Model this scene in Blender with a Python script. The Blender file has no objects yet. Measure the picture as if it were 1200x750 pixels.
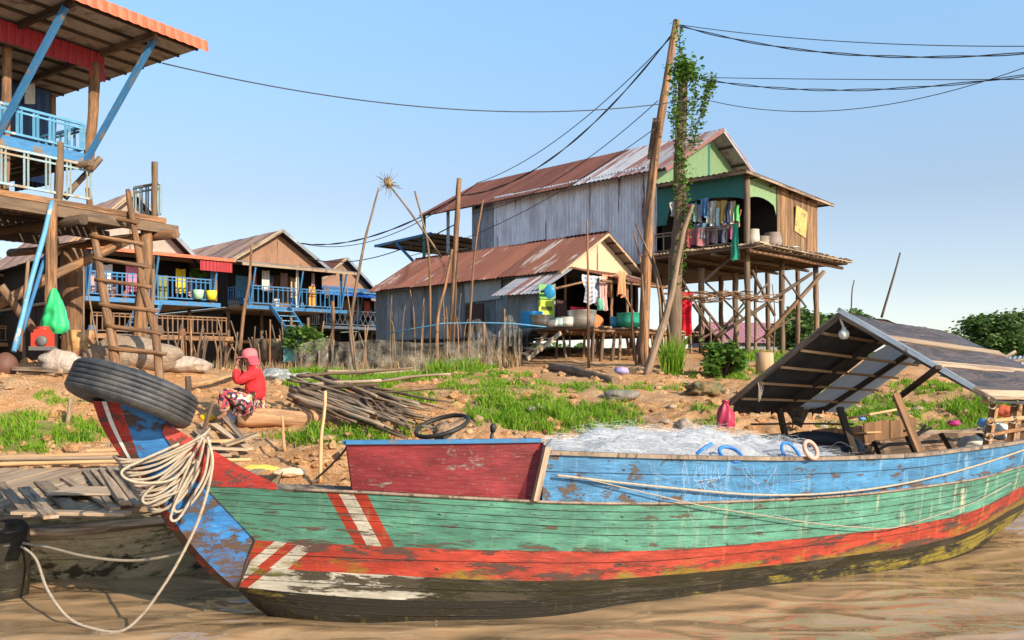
import bpy, math, random
import numpy as np
from mathutils import Vector, Matrix, noise as mnoise
random.seed(7)
SC = bpy.context.scene
COL = SC.collection
R = math.radians
# ------------------------------------------------------------------ camera, sky, sun, exposure
CH = 1.7                                   # eye height above the river, metres
cam_d = bpy.data.cameras.new('camera'); cam = bpy.data.objects.new('camera', cam_d); COL.objects.link(cam)
cam.location = (0, 0, CH); cam.rotation_euler = (R(90), 0, 0)
cam_d.sensor_width = 36; cam_d.lens = 30; cam_d.shift_y = 55/1200; cam_d.clip_end = 6000; cam_d.clip_start = .05
SC.camera = cam
SUN_EL = R(26); SUN_AZ = math.atan2(.72, -.70)      # clockwise from +Y
sun_dir = Vector((math.sin(SUN_AZ)*math.cos(SUN_EL), math.cos(SUN_AZ)*math.cos(SUN_EL), math.sin(SUN_EL)))
w = bpy.data.worlds.new('World'); SC.world = w; w.use_nodes = True
nt = w.node_tree; bg = nt.nodes['Background']
sky = nt.nodes.new('ShaderNodeTexSky'); sky.sky_type = 'NISHITA'; sky.sun_disc = False
sky.sun_elevation = SUN_EL; sky.sun_rotation = SUN_AZ
sky.air_density = 1.0; sky.dust_density = .6; sky.ozone_density = 1.6; sky.altitude = 10
hs = nt.nodes.new('ShaderNodeHueSaturation'); hs.inputs['Saturation'].default_value = .9; hs.inputs['Hue'].default_value = .5
nt.links.new(sky.outputs[0], hs.inputs['Color'])
tcw = nt.nodes.new('ShaderNodeTexCoord'); sxyz = nt.nodes.new('ShaderNodeSeparateXYZ'); nt.links.new(tcw.outputs['Generated'], sxyz.inputs[0])
crw = nt.nodes.new('ShaderNodeValToRGB'); nt.links.new(sxyz.outputs['Z'], crw.inputs[0])      # colour grade by elevation: evens the sky from horizon to zenith
stops = ((0, (.48, .48, .56)), (.09, (.42, .395, .41)), (.19, (.42, .40, .40)), (.40, (.53, .66, .68)), (1, (.5, .6, .62)))
for i_, (p_, c_) in enumerate(stops):
    e_ = crw.color_ramp.elements[i_] if i_ < 2 else crw.color_ramp.elements.new(p_)
    e_.position = p_; e_.color = (*c_, 1)
crw.color_ramp.elements[0].position = 0
mxw = nt.nodes.new('ShaderNodeMix'); mxw.data_type = 'RGBA'; mxw.blend_type = 'MULTIPLY'; mxw.inputs[0].default_value = 1
nt.links.new(hs.outputs[0], mxw.inputs[6]); nt.links.new(crw.outputs[0], mxw.inputs[7])
x2 = nt.nodes.new('ShaderNodeVectorMath'); x2.operation = 'SCALE'; x2.inputs['Scale'].default_value = 2.0; nt.links.new(mxw.outputs[2], x2.inputs[0])
ma_ = nt.nodes.new('ShaderNodeMath'); ma_.operation = 'MULTIPLY_ADD'; nt.links.new(sxyz.outputs['X'], ma_.inputs[0]); ma_.inputs[1].default_value = .36; ma_.inputs[2].default_value = 1.86; nt.links.new(ma_.outputs[0], x2.inputs['Scale'])
nt.links.new(x2.outputs[0], bg.inputs[0])
bg.inputs[1].default_value = .147
sl = bpy.data.lights.new('sun', 'SUN'); so = bpy.data.objects.new('sun', sl); COL.objects.link(so)
sl.energy = 4.9; sl.angle = R(.6); sl.color = (1, .87, .68)
so.rotation_euler = (-sun_dir).to_track_quat('-Z', 'Y').to_euler()
SC.view_settings.view_transform = 'Standard'; SC.view_settings.look = 'None'
SC.view_settings.gamma = 1; SC.view_settings.exposure = .56
SC.cycles.max_bounces = 6; SC.cycles.transparent_max_bounces = 12

# ------------------------------------------------------------------ helpers: measuring
def W(px, py, Y):                          # point seen at photo pixel (px,py) at distance Y
    return Vector(((px-600)/1000*Y, Y, CH+(430-py)/1000*Y))
class Frame:
    def __init__(s, ox, oy, deg):          # A axis at deg from +X, B axis 90 degrees clockwise of it
        s.O = Vector((ox, oy)); a = R(deg)
        s.A = Vector((math.cos(a), math.sin(a))); s.B = Vector((s.A.y, -s.A.x))
    def pt(s, a, b, z):
        p = s.O+s.A*a+s.B*b; return Vector((p.x, p.y, z))
    def pin(s, px, py, b):                 # on the vertical plane b = const
        k = (px-600)/1000; o = s.O+s.B*b
        a = (k*o.y-o.x)/(s.A.x-k*s.A.y); p = o+s.A*a
        return Vector((p.x, p.y, CH+(430-py)/1000*p.y))
    def a_of(s, px, b):
        k = (px-600)/1000; o = s.O+s.B*b
        return (k*o.y-o.x)/(s.A.x-k*s.A.y)
def fb(x, y, z=0, o=4):
    v = 0; a = 1; f = 1
    for i in range(o):
        v += a*mnoise.noise(Vector((x*f, y*f, z*f))); a *= .5; f *= 2.03
    return v
def interp(x, xs, ys): return float(np.interp(x, xs, ys))
def smooth(pts, n=6):                      # Catmull-Rom through the points
    P = [Vector(p) for p in pts]; P = [P[0]*2-P[1]]+P+[P[-1]*2-P[-2]]
    out = []
    for i in range(1, len(P)-2):
        a, b, c, d = P[i-1:i+3]
        for k in range(n):
            t = k/n
            out.append(.5*((2*b)+(c-a)*t+(2*a-5*b+4*c-d)*t*t+(3*b-a-3*c+d)*t*t*t))
    out.append(P[-2]); return out

# ------------------------------------------------------------------ helpers: objects
def tag(o, label=None, cat=None, group=None, kind=None):
    if label: o['label'] = label
    if cat: o['category'] = cat
    if group: o['group'] = group
    if kind: o['kind'] = kind
    return o
def rootloc(o):
    v = Vector((0, 0, 0))
    while o is not None: v += o.location; o = o.parent
    return v
def thing(name, loc, label, cat, group=None):
    o = bpy.data.objects.new(name, None); COL.objects.link(o); o.location = loc; o.empty_display_size = .2
    return tag(o, label, cat, group)
def copy_thing(o, parent=None):
    c = o.copy(); COL.objects.link(c)
    if parent: c.parent = parent
    for ch in [x for x in bpy.data.objects if x.parent == o]: copy_thing(ch, c)
    return c
class MB:
    def __init__(s): s.v = []; s.f = []; s.uv = []; s.sm = []
    def face(s, idx, uvs, sm=False): s.f.append(tuple(idx)); s.uv.append(uvs); s.sm.append(sm)
    def poly(s, pts, sm=False):            # planar polygon, uv in metres on its own plane, v as upright as possible
        P = [Vector(p) for p in pts]; n = (P[1]-P[0]).cross(P[2]-P[0])
        n = n.normalized() if n.length > 1e-9 else Vector((0, 0, 1))
        up = Vector((0, 0, 1)) if abs(n.z) < .9 else Vector((0, 1, 0))
        V = (up-n*up.dot(n)).normalized(); U = V.cross(n)
        i = len(s.v); s.v += P
        s.face(range(i, i+len(P)), [(p.dot(U), p.dot(V)) for p in P], sm)
    def slab(s, pts, t):                   # polygon given thickness t along its normal
        P = [Vector(p) for p in pts]; n = (P[1]-P[0]).cross(P[2]-P[0]).normalized()*t
        Q = [p+n for p in P]; s.poly(Q); s.poly(P[::-1])
        for k in range(len(P)):
            j = (k+1) % len(P); s.poly([P[k], P[j], Q[j], Q[k]])
    def beam(s, p, q, w, h, up=(0, 0, 1), off=0):   # squared timber
        p = Vector(p); q = Vector(q); d = q-p; L = d.length; d = d/L; up = Vector(up)
        if abs(d.dot(up)) > .98: up = Vector((0, 1, 0))
        x = d.cross(up).normalized()*w/2; y = x.cross(d).normalized()*h/2
        i = len(s.v); r = random.random()*9+off
        for e in (p, q):
            s.v += [e-x-y, e+x-y, e+x+y, e-x+y]
        for k, ww in ((0, w), (1, h), (2, w), (3, h)):
            j = (k+1) % 4
            s.face((i+k, i+j, i+4+j, i+4+k), [(r+k, r), (r+k+ww, r), (r+k+ww, r+L), (r+k, r+L)])
        s.face((i+3, i+2, i+1, i), [(0, 0), (w, 0), (w, h), (0, h)]); s.face((i+4, i+5, i+6, i+7), [(0, 0), (w, 0), (w, h), (0, h)])
    def box(s, c, sx, sy, sz, rz=0):
        c = Vector(c); a = Vector((math.cos(rz), math.sin(rz), 0))*sx/2
        s.beam(c-a, c+a, sy, sz)
    def tube(s, pts, r, n=8, cap=True, wob=0, sm=True, closed=False):
        P = [Vector(p) for p in pts]; m = len(P)
        rr = r if isinstance(r, (list, tuple)) else [r]*m
        if len(rr) != m: rr = [float(v) for v in np.interp(np.linspace(0, 1, m), np.linspace(0, 1, len(rr)), rr)]
        i0 = len(s.v); L = random.random()*20; X = None; r0 = L
        ls = []
        for k in range(m):
            if closed: d = P[(k+1) % m]-P[k-1]
            else: d = P[min(k+1, m-1)]-P[max(k-1, 0)]
            d = d.normalized() if d.length > 1e-9 else Vector((0, 0, 1))
            if X is None:
                u = Vector((0, 0, 1)) if abs(d.z) < .9 else Vector((1, 0, 0)); X = d.cross(u).normalized()
            else:
                X = (X-d*X.dot(d)).normalized()
            Yv = d.cross(X)
            if k: L += (P[k]-P[k-1]).length
            ls.append(L)
            for j in range(n):
                a = 2*math.pi*j/n; q = rr[k]*(1+(wob*fb(math.cos(a)*1.3+r0, math.sin(a)*1.3, L*2.2, 2) if wob else 0))
                s.v.append(P[k]+X*math.cos(a)*q+Yv*math.sin(a)*q)
        for k in range(m if closed else m-1):
            k2 = (k+1) % m; lb = ls[k2] if k2 else ls[k]+.05
            for j in range(n):
                j2 = (j+1) % n; c = 2*math.pi*rr[k]/n
                s.face((i0+k*n+j, i0+k*n+j2, i0+k2*n+j2, i0+k2*n+j), [(c*j, ls[k]), (c*j+c, ls[k]), (c*j+c, lb), (c*j, lb)], sm)
        if cap and not closed:
            s.face([i0+j for j in range(n)][::-1], [(.1*math.cos(j), .1*math.sin(j)) for j in range(n)])
            s.face([i0+(m-1)*n+j for j in range(n)], [(.1*math.cos(j), .1*math.sin(j)) for j in range(n)])
    def pole(s, p, q, r0, r1=None, bend=.03, n=8, seg=7):      # crooked natural pole
        p = Vector(p); q = Vector(q); L = (q-p).length; r1 = r0*.8 if r1 is None else r1; o = random.random()*90
        pts = []
        for k in range(seg+1):
            t = k/seg; e = math.sin(math.pi*t)
            pts.append(p.lerp(q, t)+Vector((fb(o, t*1.7, 0, 2), fb(0, o, t*1.7, 2), fb(t*1.7, 3, o, 2)*.4))*bend*L*e)
        s.tube(pts, [r0+(r1-r0)*k/seg for k in range(seg+1)], n, wob=.25)
    def grid(s, rows, uv=None, sm=True, wrap=False):            # rows of points
        i0 = len(s.v); m = len(rows[0])
        for r_ in rows: s.v += [Vector(p) for p in r_]
        for i in range(len(rows)-1):
            for j in range(m if wrap else m-1):
                j2 = (j+1) % m
                a, b, c, d = i0+i*m+j, i0+i*m+j2, i0+(i+1)*m+j2, i0+(i+1)*m+j
                if uv: u = [uv[i][j], uv[i][j2], uv[i+1][j2], uv[i+1][j]]
                else: u = [(j*.1, i*.1), (j*.1+.1, i*.1), (j*.1+.1, i*.1+.1), (j*.1, i*.1+.1)]
                s.face((a, b, c, d), u, sm)
    def lathe(s, c, prof, n=20, axis=(0, 0, 1), sm=True):       # prof: (radius, height)
        c = Vector(c); q = Vector((0, 0, 1)).rotation_difference(Vector(axis).normalized())
        rows = []; uv = []
        for k, (r_, h) in enumerate(prof):
            rows.append([c+q @ Vector((r_*math.cos(2*math.pi*j/n), r_*math.sin(2*math.pi*j/n), h)) for j in range(n)])
            uv.append([(j/n*max(r_, .05)*6, h+r_*.5) for j in range(n)])
        s.grid(rows, uv, sm, wrap=True)
    def blob(s, c, rx, ry, rz, amp=.2, f=1.5, n=12, seed=None, flat=None):
        c = Vector(c); o = random.random()*50 if seed is None else seed
        rows = []
        for i in range(n+1):
            th = math.pi*i/n; row = []
            for j in range(2*n):
                ph = math.pi*j/n; d = Vector((math.sin(th)*math.cos(ph), math.sin(th)*math.sin(ph), math.cos(th)))
                k = 1+amp*fb(d.x*f+o, d.y*f, d.z*f+o, 4)
                p = Vector((d.x*rx*k, d.y*ry*k, d.z*rz*k))
                if flat is not None: p.z = max(p.z, flat)
                row.append(c+p)
            rows.append(row)
        s.grid(rows, [[(j*.5*rx, i*.5*rz) for j in range(2*n)] for i in range(n+1)], True, wrap=True)
    def sheet(s, p0, p1, p2, p3, pitch=.09, amp=.011, panel=.85, jit=.006, trap=False, rag=0):   # corrugated: p0->p1 across the ribs, p0->p3 along them
        p0, p1, p2, p3 = map(Vector, (p0, p1, p2, p3)); L = (p1-p0).length; H = (p3-p0).length
        n = (p1-p0).cross(p3-p0).normalized(); np_ = max(1, round(L/panel)); u0 = random.random()*50
        for k in range(np_):
            a, b = k/np_, (k+1)/np_; b2 = min(1, b+.02/ max(L, .1)*2)
            m = max(2, int((b2-a)*L/pitch*4)); j = n*(random.uniform(-jit, jit)+.004*(k % 2)); g = random.uniform(0, rag); g2 = random.uniform(0, rag)
            rows = []; uv = []
            for e in (0, .5, 1):
                row = []; ur = []
                for i in range(m+1):
                    t = a+(b2-a)*i/m; x = t*L
                    if trap: c = 1 if (x/pitch) % 1 < .22 else 0
                    else: c = math.sin(2*math.pi*x/pitch)
                    A = p0.lerp(p1, t); Bq = p3.lerp(p2, t)
                    e2 = e*(1+g*.04)-(g2*.03 if e == 0 else 0)
                    row.append(A.lerp(Bq, e2)+n*c*amp+j); ur.append((u0+x, e*H))
                rows.append(row); uv.append(ur)
            s.grid(rows, uv, False)
    def build(s, name, mat, parent=None, origin=None):
        me = bpy.data.meshes.new(name)
        if parent is not None: off = rootloc(parent)
        elif origin is not None: off = Vector(origin)
        else:
            a = np.array([tuple(p) for p in s.v]); off = Vector((float(a[:, 0].mean()), float(a[:, 1].mean()), float(a[:, 2].min())))
        me.from_pydata([tuple(p-off) for p in s.v], [], s.f)
        uvl = me.uv_layers.new(name='UVMap'); flat = [c for u in s.uv for q in u for c in q]
        uvl.data.foreach_set('uv', flat); me.polygons.foreach_set('use_smooth', s.sm)
        me.materials.append(mat); me.update()
        o = bpy.data.objects.new(name, me); COL.objects.link(o)
        if parent is not None: o.parent = parent
        else: o.location = off
        return o

# ------------------------------------------------------------------ helpers: materials
def newmat(name):
    m = bpy.data.materials.new(name); m.use_nodes = True; t = m.node_tree
    return m, t, t.nodes['Principled BSDF']
class N:
    def __init__(s, t): s.t = t
    def n(s, typ, **k):
        x = s.t.nodes.new('ShaderNode'+typ)
        for a, b in k.items(): setattr(x, a, b)
        return x
    def l(s, a, b): s.t.links.new(a, b)
    def coord(s, kind='UV', sc=(1, 1, 1), loc=None):
        c = s.n('TexCoord'); mp = s.n('Mapping'); s.l(c.outputs[kind], mp.inputs[0]); mp.inputs['Scale'].default_value = sc
        if loc: mp.inputs['Location'].default_value = loc
        return mp.outputs[0]
    def noise(s, vec, scale=1, det=5, rough=.6, dist=0):
        x = s.n('TexNoise'); s.l(vec, x.inputs['Vector']); x.inputs['Scale'].default_value = scale
        x.inputs['Detail'].default_value = det; x.inputs['Roughness'].default_value = rough; x.inputs['Distortion'].default_value = dist
        return x.outputs['Fac']
    def ramp(s, fac, a, b, lo=0, hi=1):
        x = s.n('MapRange'); x.clamp = True
        for k, v in zip(('From Min', 'From Max', 'To Min', 'To Max'), (a, b, lo, hi)): x.inputs[k].default_value = v
        s.l(fac, x.inputs['Value']); return x.outputs[0]
    def mix(s, fac, a, b, mode='MIX'):
        x = s.n('Mix', data_type='RGBA', blend_type=mode)
        for v, i in ((fac, 0), (a, 6), (b, 7)):
            if isinstance(v, (tuple, list)): x.inputs[i].default_value = (*v[:3], 1)
            elif isinstance(v, (int, float)): x.inputs[i].default_value = v
            else: s.l(v, x.inputs[i])
        return x.outputs[2]
    def math(s, op, a, b=None, c=None):
        x = s.n('Math', operation=op)
        for i, v in enumerate((a, b, c)):
            if v is None: continue
            if isinstance(v, (int, float)): x.inputs[i].default_value = v
            else: s.l(v, x.inputs[i])
        return x.outputs[0]
    def bump(s, h, dist, bs, strength=1):
        x = s.n('Bump'); x.inputs['Distance'].default_value = dist; x.inputs['Strength'].default_value = strength
        s.l(h, x.inputs['Height']); s.l(x.outputs[0], bs.inputs['Normal'])
def mk(name, col, col2=None, thr=.55, soft=.06, sc=(3, 3, 3), col3=None, thr3=.6, soft3=.08, sc3=(1.2, 1.2, 1.2), fine=(25, 3, 1), vary=.35, isl=.25,
       rough=.8, rough2=None, bump=.003, coord='UV', metal=0, spec=.3):
    """weathered surface: base colour, a second coat showing through in ragged patches, and a third stain"""
    m, t, bs = newmat(name); g = N(t)
    v1 = g.coord(coord, sc); v2 = g.coord(coord, fine, (3, 7, 1)); v3 = g.coord(coord, sc3, (11, 5, 2))
    fn = g.noise(v2, 1, 6, .65)
    geo = g.n('NewGeometry'); oi = g.n('ObjectInfo')
    c = g.mix(1, col, g.ramp(fn, .3, .7, 1-vary, 1+vary*.6), 'MULTIPLY')
    if isl:
        rr = g.math('FRACT', g.math('ADD', geo.outputs['Random Per Island'], oi.outputs['Random']))
        c = g.mix(1, c, g.ramp(rr, 0, 1, 1-isl, 1+isl), 'MULTIPLY')
    h = fn
    bs.inputs['Roughness'].default_value = rough
    if col3:
        f3 = g.ramp(g.math('ADD', g.noise(v3, 1, 5, .65), g.math('MULTIPLY', fn, .12)), thr3, thr3+soft3*2)
        c = g.mix(f3, c, col3)
    if col2:
        n1 = g.math('ADD', g.noise(v1, 1, 8, .68), g.math('MULTIPLY', g.math('SUBTRACT', fn, .5), .25))
        f = g.ramp(n1, thr-soft/2, thr+soft/2)
        c2 = g.mix(1, col2, g.ramp(fn, .3, .7, .7, 1.25), 'MULTIPLY')
        c = g.mix(f, c, c2); h = g.math('SUBTRACT', fn, g.math('MULTIPLY', f, .6))
        if rough2 is not None: g.l(g.ramp(f, 0, 1, rough, rough2), bs.inputs['Roughness'])
    g.l(c, bs.inputs['Base Color']); bs.inputs['Metallic'].default_value = metal; bs.inputs['Specular IOR Level'].default_value = spec
    if bump: g.bump(h, bump, bs)
    return m
WD = (.30, .17, .085)
M = {}
M['pole'] = mk('raw_pole', (.33, .165, .075), (.13, .072, .042), .53, .12, (14, 1.2, 1), col3=(.22, .15, .10), thr3=.52, soft3=.08, sc3=(2, .8, 1), fine=(60, 4, 1), bump=.010, isl=.35, vary=.5)
M['pole_grey'] = mk('weathered_pole', (.22, .145, .09), (.10, .07, .05), .54, .15, (14, 1.2, 1), fine=(60, 4, 1), bump=.006)
M['pole_dark'] = mk('old_dark_pole', (.15, .10, .065), (.07, .05, .035), .55, .15, (14, 1.2, 1), fine=(60, 4, 1), bump=.006)
M['plank'] = mk('sunbleached_plank', (.46, .33, .22), (.24, .17, .12), .55, .12, (12, 1, 1), fine=(70, 3, 1), bump=.003)
M['plank_brown'] = mk('brown_plank', (.34, .175, .08), (.13, .075, .04), .55, .16, (10, .8, 1), fine=(60, 2.5, 1), bump=.003)
M['plank_dark'] = mk('dark_plank', (.075, .05, .033), (.035, .025, .018), .55, .15, (10, 1, 1), fine=(50, 3, 1))  # low base colour also stands in for shade on undersides and inner timbers
M['plank_grey'] = mk('grey_plank', (.33, .25, .175), (.11, .08, .06), .53, .12, (14, 1, 1), col3=(.36, .22, .11), thr3=.56, fine=(70, 3, 1), bump=.004)
M['cut_wood'] = mk('fresh_timber', (.60, .36, .18), (.40, .21, .09), .55, .2, (10, .8, 1), fine=(50, 2, 1), bump=.002)
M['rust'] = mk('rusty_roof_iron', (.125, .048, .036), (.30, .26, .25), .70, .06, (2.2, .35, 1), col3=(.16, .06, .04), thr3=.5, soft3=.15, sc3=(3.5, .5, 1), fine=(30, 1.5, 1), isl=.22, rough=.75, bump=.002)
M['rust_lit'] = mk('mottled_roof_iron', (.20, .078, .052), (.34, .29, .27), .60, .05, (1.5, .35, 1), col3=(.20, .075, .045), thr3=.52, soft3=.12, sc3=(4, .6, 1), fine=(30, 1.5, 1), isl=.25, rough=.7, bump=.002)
M['galv'] = mk('streaked_roof_iron', (.40, .40, .43), (.24, .11, .09), .52, .05, (3.0, .18, 1), fine=(30, 2, 1), isl=.2, rough=.5, bump=.002, metal=.25)
M['brown_roof'] = mk('brown_roof_iron', (.24, .155, .13), (.34, .24, .20), .55, .1, (6, .3, 1), fine=(30, 2, 1), isl=.35, rough=.7, bump=.002)
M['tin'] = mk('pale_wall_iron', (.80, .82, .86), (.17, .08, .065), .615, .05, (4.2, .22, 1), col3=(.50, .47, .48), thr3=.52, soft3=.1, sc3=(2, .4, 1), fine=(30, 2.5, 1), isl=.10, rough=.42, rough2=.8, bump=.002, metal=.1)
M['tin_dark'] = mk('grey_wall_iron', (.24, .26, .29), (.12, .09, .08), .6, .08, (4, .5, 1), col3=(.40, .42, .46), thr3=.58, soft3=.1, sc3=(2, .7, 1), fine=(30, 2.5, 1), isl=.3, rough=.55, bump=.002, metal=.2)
M['tile'] = mk('orange_roof_sheet', (.66, .15, .07), (.45, .10, .05), .55, .2, (6, 6, 1), isl=.08, rough=.5, bump=.001)
M['roof_under'] = mk('roof_underside', (.33, .28, .24), (.16, .11, .08), .58, .1, (2, 2, 1), isl=.2)
def paint(name, c, wear=.62, wood=(.20, .14, .10), **k):
    a = dict(soft=.03, sc=(5, 3, 4), fine=(20, 6, 1), isl=.12, rough=.5, rough2=.85, bump=.0015, vary=.2); a.update(k)
    return mk(name, c, wood, wear, **a)
M['blue'] = paint('blue_paint', (.045, .17, .35), .58)
M['blue_pale'] = paint('pale_blue_paint', (.11, .31, .50), .6, (.45, .40, .33))
M['rail_grey'] = paint('peeling_blue_white_paint', (.28, .40, .43), .54, (.34, .24, .15))
M['white'] = paint('white_paint', (.72, .70, .66), .62)
M['teal'] = paint('shaded_teal_wall_paint', (.025, .145, .13), .68, (.03, .07, .06), isl=.15, sc=(5, 1, 1))  # darker teal carries the shade on the porch's left-facing side
M['green_lt'] = paint('sunlit_green_wall_paint', (.17, .26, .125), .68, (.35, .30, .16), sc=(4, 1, 1))  # lighter green carries the sunlight on the gable and right-facing side
M['cream'] = mk('cream_board', (.50, .39, .26), (.34, .25, .16), .68, .1, (2, 2, 1), isl=.08, vary=.15)
M['brownply'] = mk('brown_board', (.29, .16, .10), (.19, .10, .065), .6, .2, (2, 1, 1), isl=.12, vary=.2)
M['greyply'] = mk('grey_board', (.33, .28, .24), (.25, .21, .18), .6, .2, (1, 2, 1), isl=.1, vary=.15)
M['woodwall'] = mk('warm_board_wall', (.27, .15, .075), (.10, .06, .035), .53, .18, (5, .5, 1), fine=(40, 2, 1), isl=.3, bump=.003, vary=.5)
M['red_val'] = paint('red_sheet', (.30, .022, .03), .72)
M['dark'] = mk('interior_shade_board', (.022, .017, .014), isl=.2)  # near-black base colour stands in for shade inside and under the houses
M['dark_blue'] = paint('deep_blue_sheet', (.03, .07, .16), .72, (.25, .3, .35))
M['wire'] = mk('black_cable', (.05, .05, .055), isl=0, bump=0)
M['rope'] = mk('pale_rope', (.46, .375, .28), (.26, .19, .13), .6, .15, (60, 20, 1), fine=(300, 140, 1), vary=.5, isl=.12, bump=.003)
M['rope_grey'] = mk('grey_rope', (.36, .30, .22), (.22, .17, .12), .6, .15, (60, 20, 1), fine=(300, 140, 1), vary=.5, isl=0, bump=.003)
_cl = {}
def plain(c, rough=.7, name='cloth', **k):
    key = (c, rough, name)
    if key not in _cl: _cl[key] = mk(name, c, vary=.15, isl=.05, rough=rough, bump=.001, coord='Object', fine=(14, 14, 14), **k)
    return _cl[key]
# ------------------------------------------------------------------ the setting: bank, river
def gz(x, y):
    shore = 8.5+.30*max(0, x+1.5)+.35*fb(x*.35, 4.2, 0, 2)
    d = y-shore
    if x < -3.5: d = d*(1+min(1, (-3.5-x)/3)*1.0) if d > 0 else d
    z = interp(d, [-8, -1, 0, .7, 1.4, 2.4, 4, 5.5, 7, 9.5, 13, 18, 60, 200], [-1.6, -.4, -.02, .42, .72, .94, 1.12, 1.24, 1.32, 1.40, 1.48, 1.50, 1.52, 1.5])
    z += interp(d, [3, 6, 9, 13, 18, 60, 200], [0, .12, .25, .42, .80, 1.7, 2.0])*interp(x, [-2.8, 1.5], [0, 1])+.33*interp(x, [-6.5, -4.6], [1, 0])*interp(d, [3, 5.5, 12, 16], [0, 1, 1, 0])
    if z > 0: z *= interp(x, [9, 15, 30], [1, .75, .6])
    k = interp(d, [-1, .2, 1.5, 5, 12, 30], [.2, .8, 1, .9, .7, .5])
    z += k*(.16*fb(x*.45, y*.45, 1, 3)+.07*abs(fb(x*1.9, y*1.9, 5, 3))-.02)
    kk = interp(d, [-.2, .1, 3.2, 5], [0, 1, 1, .25])
    z += kk*(.10*(.28-abs(fb(x*2.9, y*2.9, 9, 3)))+.06*(abs(fb(x*7, y*7, 4, 3))-.25))
    return z
def G(px, py, dz=0):                       # ground point seen at a photo pixel
    lo = 6.5; y = lo
    while y < 60:
        p = W(px, py, y)
        if p.z <= gz(p.x, p.y): break
        y += .05 if y < 20 else .2
    return Vector((p.x, p.y, gz(p.x, p.y)+dz))
def px_of(p): return 600+1000*p[0]/p[1], 430+(CH-p[2])*1000/p[1]
GRASS = [  # px, py, rx, ry, blade height, density   (where the photo shows grass)
 (655, 490, 95, 17, .17, 1.5), (610, 478, 70, 12, .14, 1.2), (700, 500, 60, 12, .1, .7), (430, 438, 85, 12, .16, 1.5), (400, 448, 65, 10, .12, 1.3), (545, 428, 50, 6, .12, .8),
 (60, 507, 75, 14, .13, 1.2), (30, 522, 50, 10, .11, 1.0), (100, 468, 60, 9, .08, .4), (10, 490, 30, 10, .1, .7), (390, 512, 75, 12, .13, .9), (470, 505, 40, 8, .1, .7),
 (480, 467, 45, 7, .1, .9), (590, 455, 70, 8, .09, .6), (690, 455, 50, 6, .09, .5), (830, 478, 40, 5, .08, .5), (560, 440, 60, 5, .08, .4), (770, 455, 30, 5, .1, .6), (860, 440, 50, 6, .1, .5), (900, 420, 60, 7, .25, 1.0),
 (1040, 480, 60, 14, .12, .8), (1120, 500, 60, 12, .14, 1.0), (1090, 455, 45, 7, .12, .7), (1150, 480, 40, 12, .2, 1.2), (1010, 500, 50, 10, .1, .6), (1180, 455, 40, 8, .14, .7), (940, 425, 40, 5, .2, .9), (20, 575, 20, 4, .06, .6), (820, 495, 40, 6, .07, .5), (330, 495, 40, 5, .08, .5), (980, 460, 40, 6, .1, .4)]
def gmask(x, y, z):
    px, py = px_of((x, y, z)); m = 0; h = .1
    for a, b, rx, ry, hh, de in GRASS:
        q = ((px-a)/rx)**2+((py-b)/ry)**2
        if q < 1.6:
            v = (1.25-q)*de
            if v > m: m = v; h = hh
    return m, h
# one sheet of ground out to the horizon
ys = list(np.arange(5, 8, .3))+list(np.arange(8, 13.5, .05))+list(np.arange(13.5, 20, .1))+list(np.arange(20, 34, .3))
y = 34
while y < 4200: ys.append(y); y *= 1.09
us = np.linspace(-1.35, 1.35, 560)
rows = []; att = []
for y in ys:
    row = []
    for u in us:
        x = u*(y+5); z = gz(x, y) if y < 200 else max(.8, gz(x, 199)-(y-200)*.02)
        row.append((x, y, z))
        att.append(min(1, gmask(x, y, z)[0]) if (y > 8 and y < 32) else (1 if y > 45 else 0))
    rows.append(row)
b = MB(); b.grid(rows, [[(p[0], p[1]) for p in r] for r in rows])
m, t, bs = newmat('orange_clay'); g = N(t)
v = g.coord('Object'); big = g.noise(v, .9, 6, .6); mid = g.noise(v, 5, 8, .7); fin = g.noise(v, 45, 6, .7)
c = g.mix(g.ramp(mid, .35, .68), (.46, .215, .085), (.70, .42, .215)); c = g.mix(g.ramp(big, .5, .64), c, (.52, .33, .19))
c = g.mix(g.ramp(fin, .47, .68, 0, .85), c, (.17, .085, .04)); c = g.mix(g.ramp(mid, .6, .72, 0, .7), c, (.70, .50, .32))
at = g.n('Attribute', attribute_name='grassy')
gm = g.ramp(g.math('ADD', at.outputs['Fac'], g.math('MULTIPLY', g.math('SUBTRACT', mid, .5), 1.6)), .35, .8, 0, .85)
c = g.mix(gm, c, g.mix(fin, (.09, .13, .025), (.20, .25, .06)))
sep = g.n('SeparateXYZ'); g.l(v, sep.inputs[0])
wet = g.ramp(sep.outputs['Z'], .10, .42, .45, 1.0); c = g.mix(1, c, wet, 'MULTIPLY')      # damp mud along the waterline
g.l(c, bs.inputs['Base Color']); bs.inputs['Roughness'].default_value = .95; bs.inputs['Specular IOR Level'].default_value = .1
g.bump(g.math('ADD', mid, g.math('MULTIPLY', fin, .45)), .05, bs)
M['clay'] = m
gnd = b.build('ground', m, origin=(0, 0, 0)); tag(gnd, kind='structure')
a = gnd.data.attributes.new('grassy', 'FLOAT', 'POINT'); a.data.foreach_set('value', att)

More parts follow.
